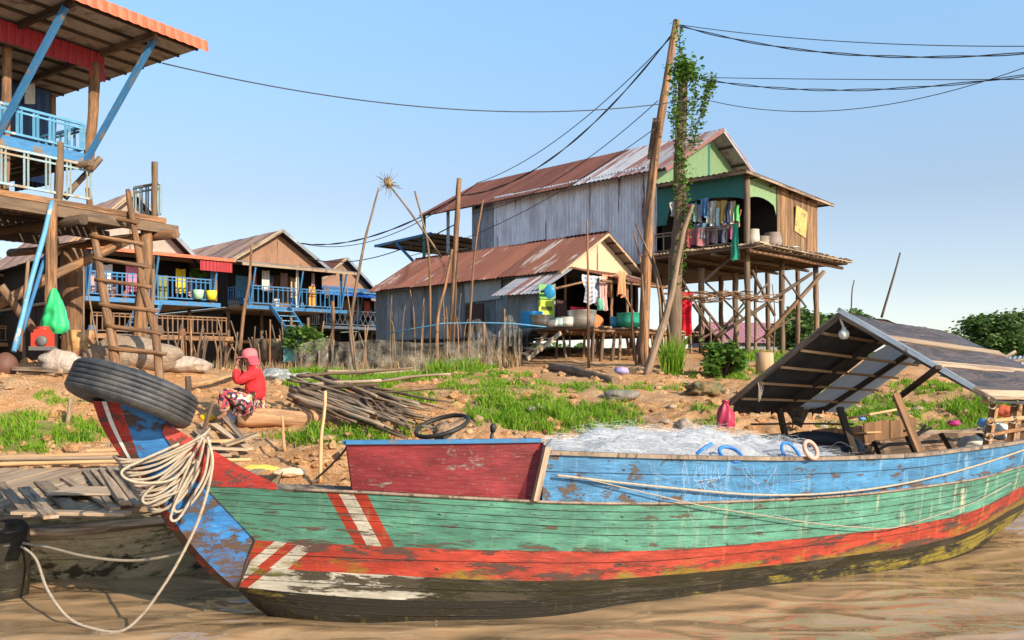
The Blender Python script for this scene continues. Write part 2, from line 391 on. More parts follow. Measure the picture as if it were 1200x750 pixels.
def axis_pts(lo, hi, st, far, k=1.25):
    c = list(np.arange(lo, hi, st)); a_ = []; s_ = st; x = lo
    while x > -far: s_ *= k; x -= s_; a_.append(x)
    e = []; s_ = st; x = hi
    while x < far: s_ *= k; x += s_; e.append(x)
    return a_[::-1]+c+e
xs = axis_pts(-7, 8, .05, 1800); yy = axis_pts(4.3, 11, .04, 1800)
rows = []
for y in yy:
    row = []
    for x in xs:
        k = .030 if (-8 < x < 9 and 3 < y < 12) else .0
        q = x*.55+y*.28
        row.append((x, y, k*(fb(x*.7+y*.25, y*1.9-x*.5, 2, 2)*1.3+.18*fb(x*2.1, y*4.5-x*1.2, 7, 2)) if k else 0))
    rows.append(row)
b = MB(); b.grid(rows)
m, t, bs = newmat('muddy_river_water'); g = N(t)
v = g.coord('Object', (1.0, 2.2, 1)); n1 = g.noise(v, 1.5, 1, .4, .6); v2 = g.coord('Object', (3.2, 7, 1)); n2 = g.noise(v2, .9, 2, .5, .7)
c = g.mix(g.ramp(n1, .35, .65), (.30, .19, .10), (.37, .24, .13)); g.l(c, bs.inputs['Base Color'])
bs.inputs['Roughness'].default_value = .02; bs.inputs['IOR'].default_value = 1.45; bs.inputs['Specular IOR Level'].default_value = .9
g.bump(g.math('ADD', n1, g.math('MULTIPLY', n2, .13)), .085, bs)
tag(b.build('water', m, origin=(0, 0, 0)), kind='structure')

# grass: nobody could count it
def leafmat(name, c1, c2, tr=.3, dry=None):
    m, t, bs = newmat(name); g = N(t); geo = g.n('NewGeometry'); v = g.coord('Object', (1.3, 1.3, 1.3))
    f = g.math('ADD', g.math('MULTIPLY', geo.outputs['Random Per Island'], .6), g.math('MULTIPLY', g.noise(v, 1, 3), .5))
    c = g.mix(g.ramp(f, .2, .9), c1, c2)
    if dry: c = g.mix(g.math('GREATER_THAN', geo.outputs['Random Per Island'], .93), c, dry)
    g.l(c, bs.inputs['Base Color']); bs.inputs['Roughness'].default_value = .6; bs.inputs['Specular IOR Level'].default_value = .25
    if tr:
        tl = g.n('BsdfTranslucent'); g.l(c, tl.inputs[0]); ms = g.n('MixShader'); ms.inputs[0].default_value = tr
        g.l(bs.outputs[0], ms.inputs[1]); g.l(tl.outputs[0], ms.inputs[2]); g.l(ms.outputs[0], t.nodes['Material Output'].inputs[0])
    return m
M['grass'] = leafmat('grass_blade', (.09, .24, .012), (.30, .46, .03), .4, (.40, .33, .12))
M['grass_dry'] = leafmat('dry_stem', (.16, .10, .05), (.36, .25, .13), .1)
M['leaf'] = leafmat('green_leaf', (.05, .13, .02), (.15, .27, .04))
M['leaf_far'] = leafmat('tree_leaf', (.055, .12, .03), (.15, .23, .06))
rnd = random.Random(3)
def blade(b, p, h, lean, wd=.006):
    a = rnd.uniform(0, 6.28); dx, dy = math.cos(a), math.sin(a); a2 = rnd.uniform(0, 6.28); w_ = Vector((math.cos(a2), math.sin(a2), 0))*wd
    m_ = p+Vector((dx*lean*h*.3, dy*lean*h*.3, h*.6)); e = p+Vector((dx*lean*h, dy*lean*h, h))
    i = len(b.v); b.v += [p-w_, p+w_, m_+w_*.7, m_-w_*.7, e]
    b.face((i, i+1, i+2, i+3), [(0, 0)]*4); b.face((i+3, i+2, i+4), [(0, 0)]*3)
b = MB(); n = 0; tries = 0
while n < 100000 and tries < 1300000:
    tries += 1
    px = rnd.uniform(-20, 1230); py = rnd.uniform(412, 535)
    m_ = 0
    for a_, bb, rx, ry, hh, de in GRASS:
        q = ((px-a_)/rx)**2+((py-bb)/ry)**2
        if q < 1.3 and (1.2-q)*de > m_: m_ = (1.2-q)*de; h = hh
    if m_ <= 0: continue
    y = rnd.uniform(8.8, 26)**1.0; x = (px-600)/1000*y
    z = gz(x, y); q = px_of((x, y, z))
    m_, h = gmask(x, y, z)
    if m_ <= 0: continue
    cl = fb(x*2.3, y*2.3, 3, 3)
    cl2 = fb(x*6.5, y*6.5, 8, 2)
    if rnd.random() > m_*1.15+cl*2.2+cl2*1.5-.2: continue
    blade(b, Vector((x, y, z-.01)), h*rnd.uniform(.2, .95)*(.85+cl*1.1+cl2*.6), rnd.uniform(.1, 1.1), .004+.0004*y); n += 1
tag(b.build('grass', M['grass'], origin=(0, 0, 0)), kind='stuff')
# broken clods of clay and pebbles
b = MB()
ico = [Vector(v) for v in [(0, 0, 1), (.894, 0, .447), (.276, .851, .447), (-.724, .526, .447), (-.724, -.526, .447), (.276, -.851, .447), (.724, .526, -.447), (-.276, .851, -.447), (-.894, 0, -.447), (-.276, -.851, -.447), (.724, -.526, -.447), (0, 0, -1)]]
icf = [(0, 1, 2), (0, 2, 3), (0, 3, 4), (0, 4, 5), (0, 5, 1), (1, 6, 2), (2, 7, 3), (3, 8, 4), (4, 9, 5), (5, 10, 1), (6, 7, 2), (7, 8, 3), (8, 9, 4), (9, 10, 5), (10, 6, 1), (11, 7, 6), (11, 8, 7), (11, 9, 8), (11, 10, 9), (11, 6, 10)]
for k in range(8000):
    y = 8.6+rnd.random()**1.6*11; px = rnd.uniform(-60, 1260); x = (px-600)/1000*y; 
    if y < 8.5+.3*max(0, x+1.5)+.1: continue
    if fb(x*.8, y*.8, 12, 2) < rnd.uniform(-.25, .2): continue
    s_ = .010+.085*rnd.random()**4; o = rnd.random()*60; i = len(b.v); z = gz(x, y)
    sq = (rnd.uniform(.7, 1.4), rnd.uniform(.7, 1.4), rnd.uniform(.5, .9))
    for q in ico: b.v.append(Vector((x+q.x*s_*sq[0]*rnd.uniform(.7, 1.2), y+q.y*s_*sq[1]*rnd.uniform(.7, 1.2), z+s_*.25+q.z*s_*sq[2]*rnd.uniform(.7, 1.2))))
    for f_ in icf: b.face([i+j for j in f_], [(0, 0)]*3)
CL_ = b; b = MB()
for k in range(1500):                                       # twigs, dead leaves and straw lying about
    y = 8.8+rnd.random()**1.4*13; px = rnd.uniform(-60, 1260); x = (px-600)/1000*y
    if y < 8.5+.3*max(0, x+1.5)+.3 or fb(x*.6, y*.6, 31, 2) < rnd.uniform(-.3, .25): continue
    a = rnd.uniform(0, 6.28); l_ = rnd.uniform(.03, .22); p = Vector((x, y, gz(x, y)+.012)); q = Vector((x+l_*math.cos(a), y+l_*math.sin(a), 0)); q.z = gz(q.x, q.y)+.015+.03*rnd.random()
    b.tube([p, p.lerp(q, .5)+Vector((0, 0, .006)), q], rnd.uniform(.002, .007), 4)
tag(b.build('twig_litter', M['grass_dry'], origin=(0, 0, 0)), kind='stuff'); b = CL_
tag(b.build('clay_clods', M['clay'], origin=(0, 0, 0)), kind='stuff')

# ------------------------------------------------------------------ the painted wooden boat
BX, BY = -1.87, 5.80; UA = R(25.1); UX, UY = math.cos(UA), math.sin(UA); NX, NY = math.sin(UA), -math.cos(UA)
def bp(s, w_, z): return Vector((BX+s*UX+w_*NX, BY+s*UY+w_*NY, z))
def s_at(px, w_):
    k = (px-600)/1000; return (k*(BY+w_*NY)-BX-w_*NX)/(UX-k*UY)
def bpin(px, py, w_):
    s_ = s_at(px, w_); p = bp(s_, w_, 0); p.z = CH+(430-py)/1000*p.y; return p, s_
def hullw(s_, s0, s1, wm, wa, wb):
    t = min(1, max(0, (s_-s0)/(s1-s0)))
    k = 1-(1-t/.4)**2.2 if t < .4 else (1 if t < .6 else 1-((t-.6)/.4)**2.4)
    e = wa+(wb-wa)*t
    return e+(wm-e)*k
class Row:
    def __init__(r, pts, s0, s1, wm, wa, wb, zend):
        r.a = (s0, s1, wm, wa, wb); S = []; Z = []
        for px, py in pts:
            lo, hi = s0-.8, s1+.5
            for _ in range(40):
                m_ = (lo+hi)/2; p = bp(m_, hullw(m_, *r.a), 0)
                if 600+1000*p.x/p.y < px: lo = m_
                else: hi = m_
            p = bp(lo, r.w(lo), 0); S.append(lo); Z.append(CH+(430-py)/1000*p.y)
        if zend is not None: S.append(s1); Z.append(zend)
        f = np.linspace(S[0], S[-1], 161); zz = np.interp(f, S, Z); z2 = np.pad(zz, 8, mode='reflect', reflect_type='odd')
        z2 = np.convolve(z2, np.ones(9)/9, 'same'); z2 = np.convolve(z2, np.ones(5)/5, 'same')[8:-8]
        r.f, r.zz, r.s0, r.s1 = f, z2, S[0], S[-1]
    def w(r, s_): return hullw(s_, *r.a)
    def z(r, s_): return float(np.interp(s_, r.f, r.zz))
    def P(r, s_, side=1, dw=0, dz=0):
        w_ = r.w(s_)+dw
        return bp(s_, w_*side, r.z(s_)+dz-(0 if side > 0 else .105*2*w_))
RT = Row([(642, 530), (780, 534), (929, 537), (1000, 536), (1078, 533), (1200, 518), (1260, 505)], 2.0, 9.6, 1.06, .9, .25, 1.13)
RT.a = (-.2, 9.6, 1.06, .13, .25)
R0 = Row([(237, 568), (325, 573), (400, 575), (500, 581), (600, 586), (650, 589), (780, 590), (900, 586), (989, 581), (1034, 577), (1100, 568), (1153, 560), (1198, 545)], -.22, 9.2, 1.03, .13, .2, .86)
R1 = Row([(299, 633), (400, 638), (549, 644), (736, 646), (780, 645), (929, 632), (1049, 619), (1138, 601), (1194, 571)], .06, 8.8, 1.0, .13, .15, .72)
R2 = Row([(287, 664), (350, 668), (460, 674), (598, 681), (700, 680), (780, 674), (929, 660), (1078, 640), (1140, 622), (1186, 596)], .03, 8.5, .98, .12, .12, .5)
R3 = Row([(278, 688), (350, 695), (460, 703), (600, 704), (780, 690), (929, 672), (1060, 652), (1120, 636), (1180, 606)], .02, 8.3, .95, .10, .1, .33)
R4 = Row([(280, 692), (330, 713), (380, 731), (400, 736), (512, 733), (624, 724), (800, 706), (892, 692), (1004, 680), (1097, 659), (1150, 640), (1180, 616)], .05, 8.1, .93, .06, .08, .2)

def hullmat(name, col, wearc=(.10, .065, .045), wthr=.6, seams=(), stripes=(), light=None, moss=None, spec=.3, wsc=(2.2, 9, 1), fade=None, dots=True, midv=None, ms=None, hgt=None):
    m, t, bs = newmat(name); g = N(t); v0 = g.coord('UV'); sp = g.n('SeparateXYZ'); g.l(v0, sp.inputs[0]); S, V = sp.outputs[0], sp.outputs[1]
    big = g.noise(g.coord('UV', (1.1, 3, 1)), 1, 6, .65); wr = g.noise(g.coord('UV', wsc, (5, 2, 0)), 1, 9, .72, .3); fin = g.noise(g.coord('UV', (9, 70, 1)), 1, 6, .6)
    c = col
    for k, a, b_, cc in stripes:                       # diagonal bands: a < s - k*v < b
        q = g.math('SUBTRACT', S, g.math('MULTIPLY', V, k)); q = g.math('ADD', q, g.math('MULTIPLY', g.math('SUBTRACT', wr, .5), .02))
        msk = g.math('MULTIPLY', g.math('GREATER_THAN', q, a), g.math('LESS_THAN', q, b_))
        c = g.mix(msk, c, cc)
    if fade:                                           # ragged change of coat along the hull: (s, width, colour)
        q = g.math('ADD', S, g.math('MULTIPLY', g.math('SUBTRACT', wr, .5), fade[1])); c = g.mix(g.ramp(q, fade[0]-.05, fade[0]+.05), c, fade[2])
    c = g.mix(1, c, g.ramp(fin, .3, .7, .78, 1.12), 'MULTIPLY'); c = g.mix(1, c, g.ramp(big, .35, .65, .62, 1.2), 'MULTIPLY')
    c = g.mix(1, c, g.ramp(g.noise(g.coord('UV', (4, 13, 1), (7, 7, 7)), 1, 6, .7), .36, .64, .72, 1.15), 'MULTIPLY')
    if light: c = g.mix(g.math('MULTIPLY', g.ramp(g.noise(g.coord('UV', (14, 1.6, 1), (1, 1, 1)), 1, 6, .7), .55, .72, 0, .95), g.ramp(S, light[1], light[2], .15, 1)), c, light[0])  # pale streaks: worn paint, strengthened sternward to paint in its sunlit glow
    if hgt: wr = g.math('ADD', wr, g.math('ADD', g.ramp(V, 0, .035, .07, 0), g.ramp(V, hgt-.04, hgt+.02, 0, .05)))
    f = g.ramp(g.math('ADD', wr, g.math('MULTIPLY', fin, .10)), wthr, wthr+.04); c = g.mix(f, c, g.mix(fin, tuple(x*.6 for x in wearc), tuple(x*1.5 for x in wearc)))
    if ms: moss_s = g.math('MULTIPLY', g.ramp(S, ms[0], ms[1]), ms[2])
    if moss and ms: c = g.mix(g.ramp(g.math('ADD', moss_s, g.math('ADD', g.noise(g.coord('UV', (2.5, 6, 1), (8, 3, 0)), 1, 7, .7), g.math('MULTIPLY', V, moss[2]))), moss[1], moss[1]+.1), c, moss[0])
    elif moss: c = g.mix(g.ramp(g.math('ADD', g.noise(g.coord('UV', (2.5, 6, 1), (8, 3, 0)), 1, 7, .7), g.math('MULTIPLY', V, moss[2])), moss[1], moss[1]+.1), c, moss[0])
    nk = g.ramp(g.noise(g.coord('UV', (18, 45, 1), (4, 4, 4)), 1, 5, .75), .60, .66); c = g.mix(g.math('MULTIPLY', nk, .8), c, tuple(x*.7 for x in wearc))
    sc_ = g.ramp(g.noise(g.coord('UV', (5, 110, 1), (2, 9, 4)), 1, 3, .6), .66, .74); c = g.mix(g.math('MULTIPLY', sc_, .35), c, (.6, .55, .45))
    h = g.math('SUBTRACT', fin, g.math('MULTIPLY', f, .5))
    for sv in seams:
        d = g.math('ABSOLUTE', g.math('SUBTRACT', g.math('ADD', V, g.math('MULTIPLY', g.math('SUBTRACT', big, .5), .012)), sv)); e = g.ramp(d, .0012, .0045, 1, 0)
        e2 = g.math('MULTIPLY', e, g.ramp(wr, .38, .5)); c = g.mix(g.math('MULTIPLY', e2, .85), c, (.035, .025, .02)); h = g.math('SUBTRACT', h, g.math('MULTIPLY', e, 1.2))
    if dots:
        vo = g.n('TexVoronoi'); g.l(g.coord('UV', (4.6, 7, 1)), vo.inputs['Vector']); vo.inputs['Scale'].default_value = 1; vo.inputs['Randomness'].default_value = .75
        e = g.ramp(vo.outputs['Distance'], .04, .075, 1, 0); c = g.mix(g.math('MULTIPLY', e, .9), c, (.04, .028, .022)); h = g.math('SUBTRACT', h, e)
    g.l(c, bs.inputs['Base Color']); g.l(g.ramp(f, 0, 1, .42, .85), bs.inputs['Roughness']); bs.inputs['Specular IOR Level'].default_value = spec
    g.bump(h, .004, bs); return m
BLUE, GREEN, RED, WHITE, MAROON = (.065, .22, .41), (.095, .265, .185), (.38, .042, .022), (.52, .47, .38), (.22, .028, .032)
sA = lambda px: s_at(px, .42)
kk = (sA(411)-sA(386))/.33
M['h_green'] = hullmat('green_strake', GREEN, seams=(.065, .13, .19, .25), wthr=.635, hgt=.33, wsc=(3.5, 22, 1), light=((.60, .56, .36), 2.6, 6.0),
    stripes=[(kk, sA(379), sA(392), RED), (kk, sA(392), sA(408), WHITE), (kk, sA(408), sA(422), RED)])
k2 = -(s_at(350, .15)-s_at(297, .15))/.30
q0 = s_at(324, .3); qq = lambda px: s_at(px, .28)
ST = [(k2, qq(324), qq(338), WHITE), (k2, qq(338), qq(352), RED), (k2, qq(352), qq(371), WHITE)]
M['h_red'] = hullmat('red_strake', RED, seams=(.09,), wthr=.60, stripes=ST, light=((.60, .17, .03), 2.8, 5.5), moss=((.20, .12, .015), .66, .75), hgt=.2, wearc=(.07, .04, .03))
M['h_white'] = hullmat('whitewashed_strake', WHITE, seams=(.085,), wthr=.56, fade=(1.02, 1.3, (.032, .026, .011)), moss=((.10, .10, .015), .60, 0), wearc=(.05, .04, .025),
    stripes=[(k2, qq(338)+.17*k2*-1*-1, qq(352)+.17*k2, RED)])
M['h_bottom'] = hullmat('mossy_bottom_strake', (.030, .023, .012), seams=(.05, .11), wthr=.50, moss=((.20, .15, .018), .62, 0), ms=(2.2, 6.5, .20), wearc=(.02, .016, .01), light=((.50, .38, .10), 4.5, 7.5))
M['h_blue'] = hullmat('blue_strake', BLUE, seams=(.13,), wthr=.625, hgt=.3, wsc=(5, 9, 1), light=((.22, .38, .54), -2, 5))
M['h_maroon'] = hullmat('maroon_panel', MAROON, wthr=.655, wearc=(.22, .17, .15), wsc=(2.5, 6, 1), dots=False)
M['h_stem'] = hullmat('blue_stem', (.03, .17, .42), wthr=.57, wearc=(.075, .05, .04), moss=((.085, .05, .032), .30, -.36), wsc=(6, 7, 1), dots=False)
M['h_redtrim'] = hullmat('red_stem_face', (.42, .04, .03), wthr=.56, wearc=(.09, .05, .04), moss=((.07, .04, .028), .27, -.30), wsc=(5, 6, 1), dots=False)
M['h_wood'] = hullmat('worn_gunwale', (.30, .22, .16), wthr=.6, wearc=(.10, .07, .05), dots=False)
M['h_in'] = hullmat('inner_planking', (.27, .15, .08), wthr=.55, wearc=(.08, .05, .03), seams=(.12, .24), dots=False)

boat = thing('wooden_boat', bp(0, 0, 0), 'long blue, green and red wooden boat with raised bow, helm and gabled canopy', 'boat')
def strake(name, ra, rb, mat, n=70, sub=4, sa=None, dw=0):
    for side in (1, -1):
        b = MB(); rows = []; uv = []
        for j in range(sub+1):
            t = j/sub; row = []; ur = []
            for i in range(n+1):
                q = i/n
                s_a = (sa if sa is not None else ra.s0)*(1-q)+ra.s1*q; s_b = (max(sa, rb.s0) if sa is not None else rb.s0)*(1-q)+rb.s1*q
                p = ra.P(s_a, side).lerp(rb.P(s_b, side), t)
                row.append(p); ur.append((s_a*(1-t)+s_b*t, t*(ra.P(s_a, 1)-rb.P(s_b, 1)).length))
            rows.append(row); uv.append(ur)
        b.grid(rows, uv)
        b.build(name, M[mat], boat)
SB = 1.2                                                    # where the raised blue side begins
while True:
    p = RT.P(SB)
    if 600+1000*p.x/p.y > 636: break
    SB += .01
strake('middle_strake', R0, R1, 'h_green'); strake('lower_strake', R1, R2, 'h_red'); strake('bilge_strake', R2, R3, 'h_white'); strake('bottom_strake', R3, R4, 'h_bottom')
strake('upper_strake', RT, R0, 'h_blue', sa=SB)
b = MB(); rows = []                                         # underwater bottom
for i in range(71):
    q = i/70; s_ = R4.s0*(1-q)+R4.s1*q; a_ = R4.P(s_, 1, -.0); c_ = R4.P(s_, -1); dz = -.28*math.sin(math.pi*min(1, q*1.05))**.5 if q < .95 else -.05
    rows.append([a_, a_.lerp(c_, .15)+Vector((0, 0, dz)), a_.lerp(c_, .5)+Vector((0, 0, dz*1.3)), a_.lerp(c_, .85)+Vector((0, 0, dz)), c_])
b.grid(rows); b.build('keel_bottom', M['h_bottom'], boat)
# seam lines standing proud between the strakes, both sides
for side in (1, -1):
    for r_, s0, mt in ((R0, R0.s0+.55, 'h_wood'),):
        b = MB(); b.tube([r_.P(s0+(r_.s1-s0)*i/60, side, .006, 0) for i in range(61)], .011, 5); b.build('rubbing_strip', M[mt], boat)
    b = MB(); pts = [RT.P(SB+(RT.s1-SB)*i/60, side) for i in range(61)]
    for i in range(60): b.beam(pts[i], pts[i+1]+(pts[i+1]-pts[i])*.02, .055, .028)
    b.build('gunwale', M['h_wood'], boat)
# inner lining and floor, ribs
b = MB(); rows = []
for i in range(51):
    s_ = SB+(8.9-SB)*i/50; a_ = RT.P(s_, -1, -.03, -.01); f_ = bp(s_, -R2.w(s_)*.85, .30); f2 = bp(s_, R2.w(s_)*.85, .36); d_ = RT.P(s_, 1, -.03, -.01)
    rows.append([a_, a_.lerp(f_, .5), f_, f2, f2.lerp(d_, .5), d_])
b.grid(rows, [[(s_*.15, k*.3) for k in range(6)] for s_ in range(51)]); b.build('inner_planking', M['h_in'], boat)
for k in range(11):
    s_ = 3.9+.45*k; b = MB(); p = RT.P(s_, -1, -.045, -.0); q = bp(s_, -R2.w(s_)*.84, .3); b.beam(p, q, .06, .05); b.build('rib', M['plank_dark'], boat)
# raised inner boards on the far side near the stern
b = MB()
for k in range(7):
    s_ = 5.1+.36*k; p = RT.P(s_, -1, -.02, .0); q = RT.P(s_+.345, -1, -.02, .0); u_ = Vector((0, 0, .20+.02*(k % 2)))
    b.slab([p, q, q+u_, p+u_], .02)
b.build('side_boards', M['plank_brown'], boat)
# foredeck
b = MB(); rows = []
for i in range(21):
    s_ = -.15+(1.05+.15)*i/20; rows.append([R0.P(s_, 1, -.012, -.02), R0.P(s_, 1, 0, -.0).lerp(R0.P(s_, -1), .5)+Vector((0, 0, .03)), R0.P(s_, -1, -.012, -.02)])
b.grid(rows, [[(i*.06, k*.4) for k in range(3)] for i in range(21)]); b.build('foredeck', M['plank_grey'], boat)
b = MB(); rows = []
for i in range(21):
    s_ = 1.0+(SB+.05-1.0)*i/20; rows.append([R0.P(s_, 1, -.0, -.004), R0.P(s_, 1, -.10, .004)])
b.grid(rows); b.build('side_ledge', M['plank_grey'], boat)
# maroon coaming round the helm
b = MB(); rows = []; uv = []; cap = []; inner = []
wl = lambda s_: R0.w(s_)-.075
def coam(px, py):
    s_ = .5
    lo, hi = 0, 4
    for _ in range(40):
        m_ = (lo+hi)/2; p = bp(m_, wl(m_), 0)
        if 600+1000*p.x/p.y < px: lo = m_
        else: hi = m_
    p = bp(lo, wl(lo), 0); return lo, CH+(430-py)/1000*p.y
sa, za = coam(405, 520); sb, zb = coam(632, 517.5); sc_, zc = coam(413, 574); sd, zd = coam(606, 585)
n_ = 24
for i in range(n_+1):
    t = i/n_; s1_ = sa+(sb-sa)*t; s2_ = sc_+(sd-sc_)*t
    rows.append([bp(s1_, wl(s1_)+.02, za+(zb-za)*t), bp((s1_+s2_)/2, wl((s1_+s2_)/2)+.01, ((za+zc)+(zb+zd-za-zc)*t)/2), bp(s2_, wl(s2_), R0.z(s2_)+.005)]); uv.append([(s1_, .3), (s1_*.5+s2_*.5, .15), (s2_, 0)])
b.grid(rows, uv); o1 = b.build('coaming', M['h_maroon'], boat)
b = MB(); b.grid([[p+Vector((-NX, -NY, 0))*.03 for p in r_] for r_ in rows], uv); far = [[bp(0, 0, 0)]*3]
fr = []
for r_ in rows:
    q = []
    for p in r_:
        wv = (p-Vector((BX, BY, 0))).dot(Vector((NX, NY, 0))); q.append(Vector((p.x-2*wv*NX, p.y-2*wv*NY, p.z-.21*wv)))
    fr.append(q)
k_ = max(1, int(.42/((sb-sa)/n_))); fr = fr[k_:]
b.grid(fr, uv[k_:]); b.grid([rows[0], [a_.lerp(c_, .5) for a_, c_ in zip(rows[0], fr[0])], fr[0]], [[(0, .3), (0, .15), (0, 0)], [(.5, .3), (.5, .15), (.5, 0)], [(1, .3), (1, .15), (1, 0)]])
b.build('coaming', M['h_maroon'], boat)
b = MB()
for rr_ in (rows, fr):
    for i in range(len(rr_)-1): b.beam(rr_[i][0]+Vector((0, 0, .012)), rr_[i+1][0]+Vector((0, 0, .012)), .05, .026)
b.beam(rows[0][0]+Vector((0, 0, .013)), fr[0][0]+Vector((0, 0, .013)), .05, .026)
b.build('coaming_cap', M['blue'], boat)
b = MB(); p, q = rows[-1][0], RT.P(SB, 1); e0 = bpin(641, 524, R0.w(SB)+.02)[0]; e1 = bpin(627, 587, R0.w(SB)+.015)[0]; b.beam(e0, e1, .045, .04)
b.build('corner_post', M['plank'], boat)
b = MB(); b.poly([rows[-1][0], e0, e1, rows[-1][2]]); b.build('coaming', M['h_maroon'], boat)
b = MB(); s_ = SB; b.slab([RT.P(s_, 1, -.02, -.0), R0.P(s_, 1, -.02), R0.P(s_, -1, -.02), RT.P(s_, -1, -.02, 0)], .02); b.build('bulkhead', M['h_in'], boat)
# helm
b = MB(); hc = W(518, 499, 6.35); ax = Vector((-.25, -.28, 1)).normalized(); q = Vector((0, 0, 1)).rotation_difference(ax)
rim = [hc+q @ Vector((.2*math.cos(t_*math.pi/16), .2*math.sin(t_*math.pi/16), 0)) for t_ in range(32)]
b.tube(rim, .017, 8, closed=True); wh = b.build('steering_wheel', plain((.03, .025, .02), .5, 'black_wheel'), boat)
b = MB()
for k in range(3):
    a_ = 2.1*k+.4; b.beam(hc+q @ Vector((.03*math.cos(a_), .03*math.sin(a_), -.03)), hc+q @ Vector((.195*math.cos(a_), .195*math.sin(a_), 0)), .045, .012)
b.lathe(hc-ax*.05, [(.0, .06), (.05, .06), (.06, .03), (.05, 0), (0, 0)], 14, ax); b.build('wheel_hub', M['plank_grey'], wh)
b = MB(); b.beam(hc-ax*.02, hc-ax*.16+Vector((0, 0, -.02)), .11, .12); b.tube([hc-ax*.1, hc-ax*.35+Vector((.1, 0, -.3))], .03, 8); b.build('steering_column', M['plank_grey'], boat)
b = MB(); p = W(575, 520, 6.3); b.tube([p+Vector((0, 0, -.25)), p, p+Vector((.015, 0, .10))], [.016, .014, .012], 8); b.tube([p+Vector((.015, 0, .085)), p+Vector((.018, 0, .125)), p+Vector((.02, 0, .15))], [.018, .024, .015], 8)
b.build('gear_lever', plain((.03, .03, .03), .5, 'black_knob'), boat)
# raised stem
F_ = [(108, 470), (122, 505), (150, 548), (185, 600), (215, 640), (250, 677), (276, 692)]
C_ = [(140, 471), (150, 500), (167, 545), (193, 592), (221, 634), (253, 669), (278, 691)]
D_ = [(203, 496), (192, 506), (219, 548), (237, 569), (270, 604), (299, 633), (281, 690)]
D2 = [(205, 497), (207, 506), (219, 550), (237, 568), (270, 602), (299, 633), (279, 690)]
def cur(P_, w_, n=24):
    pts = [bpin(px, py, w_)[0] for px, py in P_]
    return smooth(pts, 5)
def mirror(p, heel=.21):
    wv = (p-Vector((BX, BY, 0))).dot(Vector((NX, NY, 0))); return Vector((p.x-2*wv*NX, p.y-2*wv*NY, p.z-heel*max(0, wv)))
cF, cC, cD = cur(F_, .025), cur(C_, .105), cur(D2, .135)
def suv(p): return ((p.x-BX)*UX+(p.y-BY)*UY, p.z)
for side in (1, -1):
    f_ = (lambda p: p) if side > 0 else mirror
    b = MB(); rows = [[f_(p) for p in cC], [f_(a_.lerp(c_, .5)) for a_, c_ in zip(cC, cD)], [f_(p) for p in cD]]; b.grid(rows, [[suv(p) for p in r_] for r_ in rows]); b.build('stem_plank', M['h_stem'], boat)
    b = MB(); rows = [[f_(p) for p in cF], [f_(p) for p in cC]]; b.grid(rows, [[suv(p) for p in r_] for r_ in rows]); st = b.build('stem_face', M['h_redtrim'], boat)
    n_ = 16
    l0 = [f_(a_.lerp(c_, .38)) for a_, c_ in list(zip(cF, cC))[:n_]]; l1 = [f_(a_.lerp(c_, .55)) for a_, c_ in list(zip(cF, cC))[:n_]]; off = Vector((-.004, -.004, 0)) if side > 0 else Vector((-.004, .004, 0))
    b = MB(); b.grid([[p+off for p in l0], [p+off for p in l1]]); b.build('painted_line', M['white'], st)
b = MB(); b.grid([cF, [mirror(p) for p in cF]]); b.build('stem_edge', M['h_redtrim'], boat)
b = MB(); b.poly([cF[0], cC[0], cD[0], mirror(cD[0]), mirror(cC[0]), mirror(cF[0])]); b.build('stem_top', M['h_stem'], boat)
# red sheer piece sweeping up to the stem
TT = [(194, 495), (209, 504), (250, 528), (290, 551), (324, 567)]; TB = [(190, 507), (219, 550), (237, 568), (280, 571), (324, 574)]
for side in (1, -1):
    rows = [[], []]
    for k, L_ in enumerate((TT, TB)):
        for px, py in L_:
            w_ = .14
            for _ in range(6): w_ = max(.14, R0.w(s_at(px, w_)))
            p = bpin(px, py, w_+.004)[0]; rows[k].append(p)
        rows[k] = smooth(rows[k], 4)
    if side < 0: rows = [[mirror(p) for p in r_] for r_ in rows]; fartop = rows[0]
    else: neartop = rows[0]
    b = MB(); b.grid(rows, [[suv(p) for p in r_] for r_ in rows]); b.build('bow_sheer_plank', M['h_redtrim'], boat)
b = MB(); b.grid([neartop, fartop], [[suv(p) for p in neartop], [(suv(p)[0], suv(p)[1]+.4) for p in neartop]]); b.build('bow_deck', M['plank_grey'], boat)
b = MB(); b.tube(smooth([bpin(299, 633, .15)[0], bpin(290, 655, .14)[0], bpin(279, 690, .12)[0]]), .006, 5); b.tube([p+Vector((.0, -.004, 0)) for p in cD[5:]], .005, 5); b.build('stem_seam', M['plank_dark'], boat)

# ---- canopy
m, t, bs = newmat('black_felt'); g = N(t); v = g.coord('UV'); n1 = g.noise(v, 2.2, 6, .6); n2 = g.noise(g.coord('UV', (3, 30, 1)), 1, 5)
c = g.mix(g.ramp(n1, .4, .7), (.045, .044, .046), (.085, .082, .08)); c = g.mix(1, c, g.ramp(n2, .3, .7, .8, 1.2), 'MULTIPLY'); g.l(c, bs.inputs['Base Color']); bs.inputs['Roughness'].default_value = .65
g.bump(g.math('ADD', n1, g.math('MULTIPLY', n2, .1)), .012, bs); M['felt'] = m
m, t, bs = newmat('creased_dark_sheet'); g = N(t); v = g.coord('UV', (1, 1, 1)); n1 = g.noise(g.coord('UV', (2.5, 8, 1)), 1, 6, .6, 1.2)
c = g.mix(g.ramp(n1, .35, .7), (.03, .02, .015), (.13, .08, .05)); g.l(c, bs.inputs['Base Color']); bs.inputs['Roughness'].default_value = .35
g.bump(n1, .05, bs); M['felt_in'] = m
m, t, bs = newmat('pale_plastic_sheet'); g = N(t); n1 = g.noise(g.coord('UV', (4, 4, 1)), 1, 5); c = g.mix(n1, (.75, .72, .66), (.5, .47, .42)); g.l(c, bs.inputs['Base Color']); bs.inputs['Roughness'].default_value = .4
